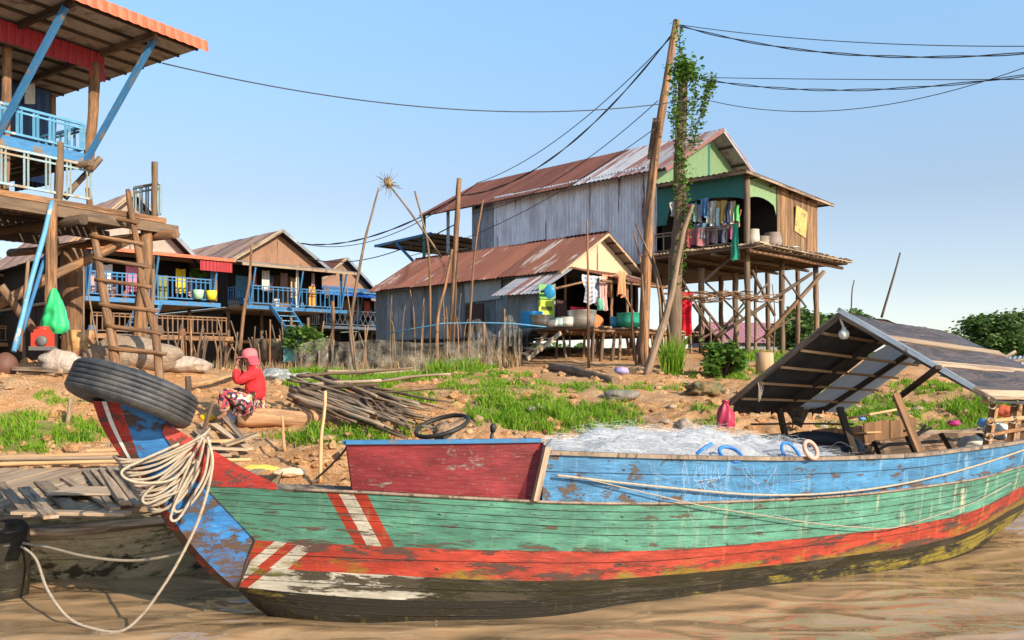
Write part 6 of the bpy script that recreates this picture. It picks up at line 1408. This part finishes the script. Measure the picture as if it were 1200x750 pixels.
# laundry and household things
def cloth(px, py, Y, w_, h, c_, label, cat='garment', rz=R(45), name='hanging_cloth', sleeves=False, mat=None):
    p = W(px, py, Y); b = MB(); u_ = Vector((math.cos(rz), math.sin(rz), 0)); nn = Vector((-u_.y, u_.x, 0)); rows = []; ph = vr.uniform(0, 9)
    for j in range(9):
        v = j/8; row = []
        for i in range(15):
            t = i/14-.5; k = 1-.12*math.sin(v*3)+.06*fb(v*3, ph, 0, 2)
            if sleeves and v < .4: k *= 1.45-.9*abs(v-.15)
            row.append(p+u_*(t*w_*k)+nn*(.05*math.sin(t*14+ph)*(.4+v)+.03*fb(t*3, v*3, ph, 2))-Vector((0, 0, h*v*(1+.07*math.sin(t*9+ph)))))
        rows.append(row)
    b.grid(rows, [[(i*.03, j*.1) for i in range(15)] for j in range(9)]); return tag(b.build(name, mat or plain(c_)), label, cat)
m, t, bs = newmat('checked_cloth'); g = N(t); sp = g.n('SeparateXYZ'); g.l(g.coord('UV'), sp.inputs[0])
q = g.math('ADD', g.math('GREATER_THAN', g.math('FRACT', g.math('MULTIPLY', sp.outputs[0], 14)), .5), g.math('GREATER_THAN', g.math('FRACT', g.math('MULTIPLY', sp.outputs[1], 8)), .5))
g.l(g.mix(g.math('MULTIPLY', q, .5), (.55, .55, .58), (.16, .18, .25)), bs.inputs['Base Color']); CK = m
cloth(694, 323, 22.4, .62, .75, None, 'grey checked shirt hanging at the left of the hut laundry line', sleeves=True, mat=CK)
cloth(706, 324, 22.6, .3, .85, (.55, .35, .32), 'pale pink cloth hanging beside the checked shirt'); cloth(711, 322, 22.8, .35, .55, (.62, .25, .12), 'orange shirt hanging right of the pink cloth on the hut line', sleeves=True)
cloth(703, 350, 22.4, .2, .28, (.15, .45, .3), 'small green cloth at the bottom of the hut laundry'); cloth(729, 318, 22.6, .35, .65, (.62, .28, .14), 'orange cloth drooping at the right end of the hut awning')
b = MB(); b.tube(smooth([S.pt(.3, 1.7, 4.05), S.pt(1.8, 1.75, 3.95), S.pt(3.4, 1.7, 4.0)], 6), .01, 5); tag(b.build('line', M['rope_grey']), 'laundry line strung under the hut awning', 'line')
LC = [((792, 236), .3, .5, (.45, .40, .34)), ((826, 232), .28, .6, (.12, .28, .5)), ((833, 236), .3, .75, (.62, .58, .5)), ((838, 244), .25, .6, (.35, .5, .55)), ((845, 235), .3, .7, (.55, .4, .12)), ((850, 238), .25, .65, (.10, .14, .3)), ((856, 236), .28, .7, (.66, .62, .5)), ((862, 240), .2, .5, (.08, .4, .12)), ((820, 262), .3, .45, (.12, .2, .25))]
NM = ['grey', 'blue', 'cream', 'pale teal', 'mustard', 'navy', 'off-white', 'green', 'slate']
for k, ((px, py), w_, h, c_) in enumerate(LC): cloth(px, py, 24.6+.25*(862-px)/20*.35, w_, h*.9, c_, f'{NM[k]} garment on the washing line of the tall house porch', sleeves=(k % 2 == 0), rz=R(135))
for k, (px, py, c_, nm, w_, h) in enumerate(((803, 240, (.5, .08, .1), 'red', .3, .5), (810, 238, (.08, .2, .22), 'dark teal', .3, .55), (817, 240, (.55, .5, .45), 'beige', .25, .5), (830, 258, (.1, .25, .5), 'bright blue', .3, .4), (840, 262, (.5, .3, .08), 'ochre', .3, .35), (848, 262, (.62, .6, .62), 'white', .3, .35), (855, 264, (.3, .06, .15), 'plum', .25, .4), (864, 246, (.6, .25, .15), 'coral', .2, .5))):
    cloth(px, py, 25.0, w_, h, c_, f'{nm} garment bunched among the laundry inside the tall house porch', sleeves=(k % 2 == 1), rz=R(135))
b = MB(); b.tube([B_.pt(.15, -.1, 6.75), B_.pt(.15, PB+.1, 6.72)], .012, 5); tag(b.build('line', M['rope_grey']), 'washing line strung across the tall house porch', 'line')
for px, c_, lb, w_, h in ((800, (.42, .04, .08), 'crimson cloth over the porch rail at its left end', .5, .55), (812, (.38, .16, .16), 'dull rose blanket over the porch rail of the tall house', .8, .5), (828, (.35, .22, .24), 'mauve blanket over the middle of the porch rail', .7, .45), (843, (.10, .12, .2), 'dark blue blanket over the right of the porch rail', .6, .4)):
    cloth(px, 268, 24.9, w_, h, c_, lb, 'blanket', R(135))
railing(big, B_.pt(-.1, -.2, zp2+.05), B_.pt(-.1, PB, zp2+.05), .6, 9, 'plank_grey', .03)
cloth(861, 262, 23.6, .38, .95, (.04, .38, .25), 'green net bag hanging at the corner post of the tall house', 'bag', R(100), name='net_bag'); cloth(803, 342, 21.5, .42, 1.05, (.62, .01, .03), 'red cloth hanging under the brushwood below the tall house', 'cloth', R(10))
def pot(name, px, py, Y, r_, h, mat, label, cat='basin', flare=1.2, z=None):
    p = W(px, py, Y); 
    if z is not None: p.z = z
    b = MB(); b.lathe(p, [(0, .01), (r_*.8, .01), (r_*.85, 0), (r_, h*.5), (r_*flare*.9, h), (r_*flare*.94, h+.01), (r_*flare*.84, h), (r_*.9, h*.45), (r_*.7, .03), (0, .03)], 22); return tag(b.build(name, mat), label, cat)
AL = mk('dull_aluminium', (.55, .54, .52), metal=.7, rough=.4, coord='Object', fine=(20, 20, 20)); 
PW = plain((.70, .68, .64), .4, 'white_enamel')
for k, (px, r_, h, mt, lb) in enumerate(((634, .26, .30, AL, 'dull metal basin right behind the blue tank on the hut deck'), (646, .22, .16, PW, 'white bowl stacked by the metal basin on the hut deck'), (655, .2, .2, plain((.45, .6, .62), .4, 'pale_teal'), 'pale teal tub in the middle of the hut deck'), (664, .25, .24, PW, 'white enamel basin left of the big grey pot'), (682, .36, .42, AL, 'big grey aluminium pot, widest on the hut deck'), (676, .16, .18, plain((.45, .04, .05), .4, 'red_plastic'), 'small red bucket in front of the big grey pot'))):
    pot('basin', px, 388, 22.3+.04*k, r_, h, mt, lb, z=zf+.05)
b = MB(); p = W(623, 388, 22.6); p.z = zf+.04; b.lathe(p, [(0, 0), (.28, 0), (.30, .05), (.29, .2), (.30, .22), (.29, .38), (.31, .42), (.27, .42), (.26, .1), (0, .1)], 24); tag(b.build('water_tank', plain((.03, .28, .62), .4, 'blue_tub')), 'bright blue water tub at the left end of the hut deck', 'tub')
pot('basket', 738, 388, 22.4, .32, .36, plain((.03, .33, .24), .5, 'green_basket'), 'round green basket at the right end of the hut deck', 'basket', z=zf+.04)
pot('bucket', 721, 388, 22.6, .14, .28, plain((.04, .3, .5), .5, 'blue_bucket'), 'small blue bucket inside the dark opening of the hut', 'bucket', z=zf+.04)
b = MB(); b.blob(W(697, 379, 22.8), .22, .2, .25, .2); tag(b.build('sack', plain((.65, .18, .06), .7, 'orange_sack')), 'orange sack slumped behind the big pot on the hut deck', 'sack')
cloth(679, 360, 22.9, .7, .5, (.6, .03, .07), 'red patterned cloth hanging behind the big pot on the hut deck', 'cloth')
sg_ = thing('signboard', W(640, 372, 22.9), 'faded lime green poster boards standing at the left of the hut opening', 'signboard'); u_ = Vector((.85, .53, 0)).normalized()
for (y0, y1, c1) in ((351, 372, (.45, .58, .06)), (333, 350, (.16, .38, .10))):
    a_ = W(631, y1, 22.9); h_ = (y1-y0)/1000*22.9; q = [a_, a_+u_*.50, a_+u_*.50+Vector((0, 0, h_)), a_+Vector((0, 0, h_))]; b = MB(); b.slab(q, .02); pl = b.build('poster', plain(c1, .5, 'poster'), sg_); fr = Vector((u_.y, -u_.x, 0))*.03
    if y0 > 340:
        b = MB(); 
        for k in range(6):
            s_ = a_+u_*(.08+.06*k)+Vector((0, 0, h_*.45))+fr; b.tube(smooth([s_, s_+u_*.02+Vector((0, 0, .09)), s_+u_*.045+Vector((0, 0, .02)), s_+u_*.02+Vector((0, 0, -.03))], 4), .010, 4)
        b.build('lettering', plain((.08, .05, .03)), pl)
b = MB(); b.blob(W(644, 342, 22.6)+Vector((0, -.06, 0)), .15, .05, .18, .1); tag(b.build('helmet', plain((.02, .22, .42), .4, 'blue_hat')), 'round blue hat hanging on the green poster', 'hat')
pot('jar', 905, 281, 25.0, .28, .5, plain((.28, .22, .19), .6, 'clay_jar'), 'large brown water jar on the tall house platform by the plank wall', 'jar', .9, z=zp2+.03)
pot('bucket', 893, 281, 24.8, .2, .36, mk('wood_tub', (.36, .3, .24), (.2, .16, .12)), 'grey tub left of the brown water jar on the platform', 'bucket', z=zp2+.03)
pot('bucket', 876+6, 268, 24.4, .2, .5, plain((.5, .45, .38), .6, 'pale_drum'), 'pale drum beside the corner post of the tall house platform', 'drum', 1.0, z=zp2+.03)
pot('basin', 925, 284, 25.6, .34, .14, AL, 'wide metal basin on the platform under the shutter', z=zp2+.03)
pot('basin', 884, 284, 24.4, .14, .1, plain((.08, .4, .1), .5, 'green_bowl'), 'little green bowl at the edge of the tall house platform', z=zp2+.03)
p = G(896, 428); b = MB(); P = W(896, 428, 18.5); P.z = gz(P.x, P.y)-.05; b.lathe(P, [(0, 0), (.19, 0), (.19, .28), (.185, .53), (.15, .54), (0, .54)], 22); tag(b.build('concrete_ring', mk('brown_concrete', (.42, .27, .16), (.25, .17, .11), .55, .1, coord='Object', bump=.004)), 'stubby brown concrete cylinder on the ground under the tall house', 'cylinder')
# beneath and beside the left house
p = F1.pin(94, 400, .6); p.z = gz(p.x, p.y)-.05; b = MB(); b.lathe(p, [(0, 0), (.21, 0), (.22, .02), (.21, .18), (.22, .2), (.21, .36), (.22, .54), (.2, .55), (0, .55)], 24); tag(b.build('oil_drum', mk('ochre_drum', (.50, .30, .12), (.3, .14, .07), .5, .15, coord='Object')), 'rusty ochre oil drum beside the thick left stilt', 'drum')
def sackbag(px, py, Y, w_, h, c_, label):
    p = W(px, py, Y); rows = []
    for i in range(17):
        t = i/16; rad = w_*min(1, .12+.9*t**.8)*(1 if t < .86 else 1-(t-.86)*3)*(1+.12*fb(t*4, px, 0, 2))
        rows.append([p+Vector((math.cos(a)*rad*(1+.16*math.sin(a*6+t*2)+.1*math.sin(a*3)), math.sin(a)*rad*.8*(1+.16*math.sin(a*6+t*2)+.5*fb(math.cos(a)*1.5+px, t*4, math.sin(a), 3)), -h*t)) for a in np.linspace(0, 2*math.pi, 25)[:-1]])
    b = MB(); b.grid(rows, wrap=True); return tag(b.build('hanging_bag', plain(c_, .5, 'translucent_green')), label, 'bag')
sackbag(63, 338, 12.8, .21, .68, (.03, .42, .14), 'bright green plastic bag hanging from the front stilt of the left house'); sackbag(70, 350, 12.95, .15, .52, (.05, .38, .25), 'teal bag behind the bright green one on the left stilt')
en = thing('engine', W(50, 402, 12.6), 'small red and grey motor resting on the bank under the left house', 'engine')
b = MB(); p = W(50, 398, 12.6); b.box(p, .24, .2, .2); b.box(p+Vector((0, 0, .12)), .18, .16, .06); b.tube([p+Vector((-.08, 0, .15)), p+Vector((.08, 0, .15))], .05, 10); b.build('engine_block', plain((.50, .05, .03), .5, 'red_enamel'), en)
b = MB(); b.lathe(p+Vector((.05, -.11, -.02)), [(0, .03), (.07, .03), (.08, 0), (0, 0)], 16, (0, -1, 0)); b.box(p+Vector((0, 0, -.13)), .28, .24, .06); b.build('flywheel', plain((.15, .14, .13), .5, 'grey_iron'), en)
def at_g(px, Y): x = (px-600)/1000*Y; return Vector((x, Y, gz(x, Y)))
def lump2(name, px, Y, rx, ry, rz, mat, label, cat, amp=.3, f=1.6): b = MB(); b.blob(at_g(px, Y)+Vector((0, 0, rz*.5)), rx, ry, rz, amp, f, 16); return tag(b.build(name, mat), label, cat)
TP = mk('crumpled_tarp', (.55, .44, .36), (.42, .33, .27), .55, .2, (4, 4, 4), coord='Object', bump=.03)
lump2('tarpaulin', 74, 12.7, .36, .3, .2, TP, 'crumpled beige tarpaulin heaped left of the ladder foot', 'tarpaulin', .35, 1.4)
lump2('net_pile', 155, 14.2, .75, .6, .33, mk('beige_net_pile', (.52, .38, .27), (.36, .27, .2), .5, .2, (9, 9, 9), coord='Object', fine=(40, 40, 40), bump=.03), 'big rounded beige net pile behind the ladder', 'net pile', .2, 1.1)
lump2('net_pile', 205, 14.8, .6, .5, .16, TP, 'low flat sack pile right of the ladder foot', 'sack pile', .2, 1.2)
lump2('clay_pot', 6, 12.3, .17, .17, .19, plain((.13, .06, .04), .6, 'terracotta'), 'round terracotta pot at the extreme left under the house', 'pot', .05)
for k, (px, Y, l_) in enumerate(((60, 12.2, .9), (90, 12.4, .7), (40, 12.0, .8), (28, 12.3, .6))):
    b = MB(); p = at_g(px, Y); b.beam(p+Vector((-l_/2, .1*k, .05+.03*k)), p+Vector((l_/2, -.05, .08)), .08, .05); tag(b.build('old_timber', M['pole_dark' if k % 2 else 'plank_grey']), 'short old timber lying on the bank under the left house', 'timber', 'old timbers under the left house')
# bits seen on the verandas of the houses behind
vd = [(FA, 3.2, 4.95, 'yellow', (.7, .5, .02)), (FA, 2.6, 4.7, 'olive', (.2, .22, .08)), (FA, 1.6, 4.9, 'pink', (.6, .2, .3)), (FA, .8, 4.9, 'white', (.6, .6, .6)), (FA, 3.8, 4.8, 'dark blue', (.04, .08, .2)), (FB_, 3.0, 5.0, 'orange', (.7, .3, .04)), (FB_, 2.2, 5.3, 'tan', (.45, .3, .18)), (FB_, .9, 5.5, 'pale', (.55, .5, .45)), (FC, 1.2, 5.0, 'brown', (.3, .14, .06)), (FC, 2.4, 5.0, 'red', (.45, .08, .05))]
for F, aa, z_, nm, c_ in vd:
    q = F.pt(aa, 1.3, z_); b = MB(); w_ = vr.uniform(.25, .45); rows = [[q+Vector((F.A.x, F.A.y, 0))*(w_*(i/8-.5))+Vector((.03*math.sin(i*1.7), 0, -.8*j/5+.02*math.sin(i))) for i in range(9)] for j in range(6)]; b.grid(rows)
    tag(b.build('hanging_cloth', plain(c_)), f'{nm} cloth hanging on the veranda of the ' + {id(FA): 'grey-gabled', id(FB_): 'brown-gabled', id(FC): 'blue-awninged'}[id(F)]+' stilt house', 'cloth')
for k, (aa, c_, lb) in enumerate(((3.95, (.75, .6, .04), 'yellow plant pot on the corner of the blue veranda rail'), (3.5, (.35, .55, .35), 'pale green plant pot beside the yellow one on the veranda rail'))):
    q = FA.pt(aa, 2.0, 3.93); b = MB(); b.lathe(q, [(0, 0), (.14, 0), (.18, .3), (.16, .3), (0, .28)], 14); tag(b.build('plant_pot', plain(c_, .5, 'glazed_pot')), lb, 'plant pot')
q = W(332, 410, 22.5); b = MB(); rows = [[q+Vector((.05*i+.0, .02*math.sin(i*2), -.08*j+.25)) for i in range(7)] for j in range(8)]; b.grid(rows); tag(b.build('hanging_cloth', plain((.15, .42, .42))), 'turquoise cloth hanging below the left houses near the shrub', 'cloth')
for px, Y, r_, c_, lb in ((310, 23.5, .38, (.12, .09, .07), 'dark tall drum below the blue stairs'), (322, 23.2, .36, (.28, .18, .10), 'brown rusty drum right of the dark one below the stairs')):
    q = at_g(px, Y); b = MB(); b.lathe(q, [(0, 0), (r_, 0), (r_*.97, .3), (r_, .32), (r_*.97, .6), (r_, .95), (r_*.9, .96), (0, .94)], 20); tag(b.build('oil_drum', mk('drum_'+lb[:4], c_, (.1, .06, .04), .55)), lb, 'drum')
# village fragments in the distance on the right
FR = Frame(14.4, 52, 20); dh = thing('distant_house', FR.pt(2, 0, 1.5), 'low far house with a faded pink roof seen between the stilts', 'house')
b = MB(); b.sheet(FR.pt(-1.2, -1, 3.2), FR.pt(5, -1, 3.2), FR.pt(5, -3.4, 4.6), FR.pt(-1.2, -3.4, 4.6), .3, .03); b.sheet(FR.pt(-1.2, -5.8, 3.2), FR.pt(5, -5.8, 3.2), FR.pt(5, -3.4, 4.6), FR.pt(-1.2, -3.4, 4.6), .3, .03)
o = b.build('roof', mk('faded_pink_roof', (.34, .15, .19), isl=.1), dh)
b = MB(); b.box(FR.pt(1.9, -3.4, 2.3), 5.6, 4, 1.9, R(20)); b.build('wall', M['tin_dark'], dh)
FR2 = Frame(24.5, 50, 20); dh = thing('distant_shed', FR2.pt(1, 0, 1.5), 'tiny far grey roof just right of the canopy ridge', 'shed')
b = MB(); b.sheet(FR2.pt(-.5, 0, 2.9), FR2.pt(2.4, 0, 2.9), FR2.pt(2.4, -1.4, 3.7), FR2.pt(-.5, -1.4, 3.7), .3, .03); b.build('roof', M['galv'], dh); b = MB(); b.box(FR2.pt(1, -1.6, 2.1), 2.4, 2.6, 1.6, R(20)); b.build('wall', M['tin_dark'], dh)
wr2 = thing('wrecked_shelter', W(1170, 438, 22), 'collapsed grey timber shelter on the bank at the right edge', 'shelter')
for x0, y0, x1_, y1_, Y in ((1120, 432, 1215, 420, 22), (1140, 440, 1190, 412, 21), (1130, 455, 1215, 446, 20), (1160, 428, 1215, 436, 21), (1175, 415, 1180, 452, 21)):
    b = MB(); b.pole(W(x0, y0, Y), W(x1_, y1_, Y), .06, .05, .03); b.build('timber', M['plank_grey'], wr2)
b = MB(); b.sheet(W(1150, 436, 21), W(1225, 430, 21), W(1225, 416, 23), W(1165, 418, 23), .15, .015); b.build('roof', M['tin_dark'], wr2)
for px, py, Y, r_, c_, lb in ((1118, 451, 19, .3, (.04, .35, .25), 'green plastic sheet lying on the upper right bank'), (1178, 486, 11.5, .16, (.6, .12, .05), 'red and white crate on the shore beyond the stern'), (1160, 500, 11.2, .14, (.1, .3, .6), 'blue can on the shore just left of the red crate'), (1010, 492, 12.4, .05, (.1, .25, .6), 'tiny blue scrap on the right grassy bank'), (1118, 498, 11.5, .08, (.4, .03, .15), 'maroon cloth lying on the shore under the canopy eave'), (604, 441, 20, .05, (.1, .2, .6), 'blue scrap of cloth on the ground under the hut deck'), (728, 437, 16.5, .14, (.35, .3, .55), 'lilac cloth lying beside the fallen trunk')):
    p = W(px, py, Y); p.z = max(p.z, gz(p.x, p.y)); b = MB(); b.blob(p+Vector((0, 0, r_*.3)), r_, r_*.8, r_*.5, .4, 1.8, 8); tag(b.build('litter', plain(c_)), lb, 'litter')

for F, hz_ in ((FA, 5.2), (FB_, 5.6), (FC, 5.2), (FH_, 5.2)):
    for k in range(9):
        aa = vr.uniform(.1, 3.9); z_ = hz_-vr.uniform(0, .7); bb = vr.uniform(.1, 1.3); q = F.pt(aa, bb, z_); w_ = vr.uniform(.12, .4); h_ = vr.uniform(.2, .7)
        b = MB(); b.grid([[q+Vector((F.A.x, F.A.y, 0))*(w_*(i/6-.5))+Vector((.02*math.sin(i*1.7+k), 0, -h_*j/4*(1+.08*math.sin(i+k)))) for i in range(7)] for j in range(5)])
        tag(b.build('hanging_cloth', plain(vr.choice(((.5, .45, .4), (.08, .15, .3), (.4, .05, .06), (.35, .22, .1), (.1, .3, .28), (.5, .3, .3), (.12, .1, .1))))), 'small garment hanging in the shade of a far veranda', 'garment', 'garments on the far verandas')
for F, zf_ in ((FA, 2.72), (FB_, 4.12), (FA, 3.87), (FC, 3.72), (FH_, 3.82)):
    for k in range(5):
        q = F.pt(vr.uniform(.2, 3.9), vr.uniform(.2, 1.5), zf_); r_ = vr.uniform(.1, .22); b = MB(); b.lathe(q, [(0, 0), (r_*.8, 0), (r_, r_*.8), (r_*.7, r_*1.6), (r_*.8, r_*1.8), (0, r_*1.7)], 12)
        tag(b.build('jar', plain(vr.choice(((.3, .12, .06), (.1, .2, .4), (.5, .5, .48), (.12, .1, .09))))), 'small jar or pot standing on a far veranda floor', 'jar', 'pots on the far verandas')
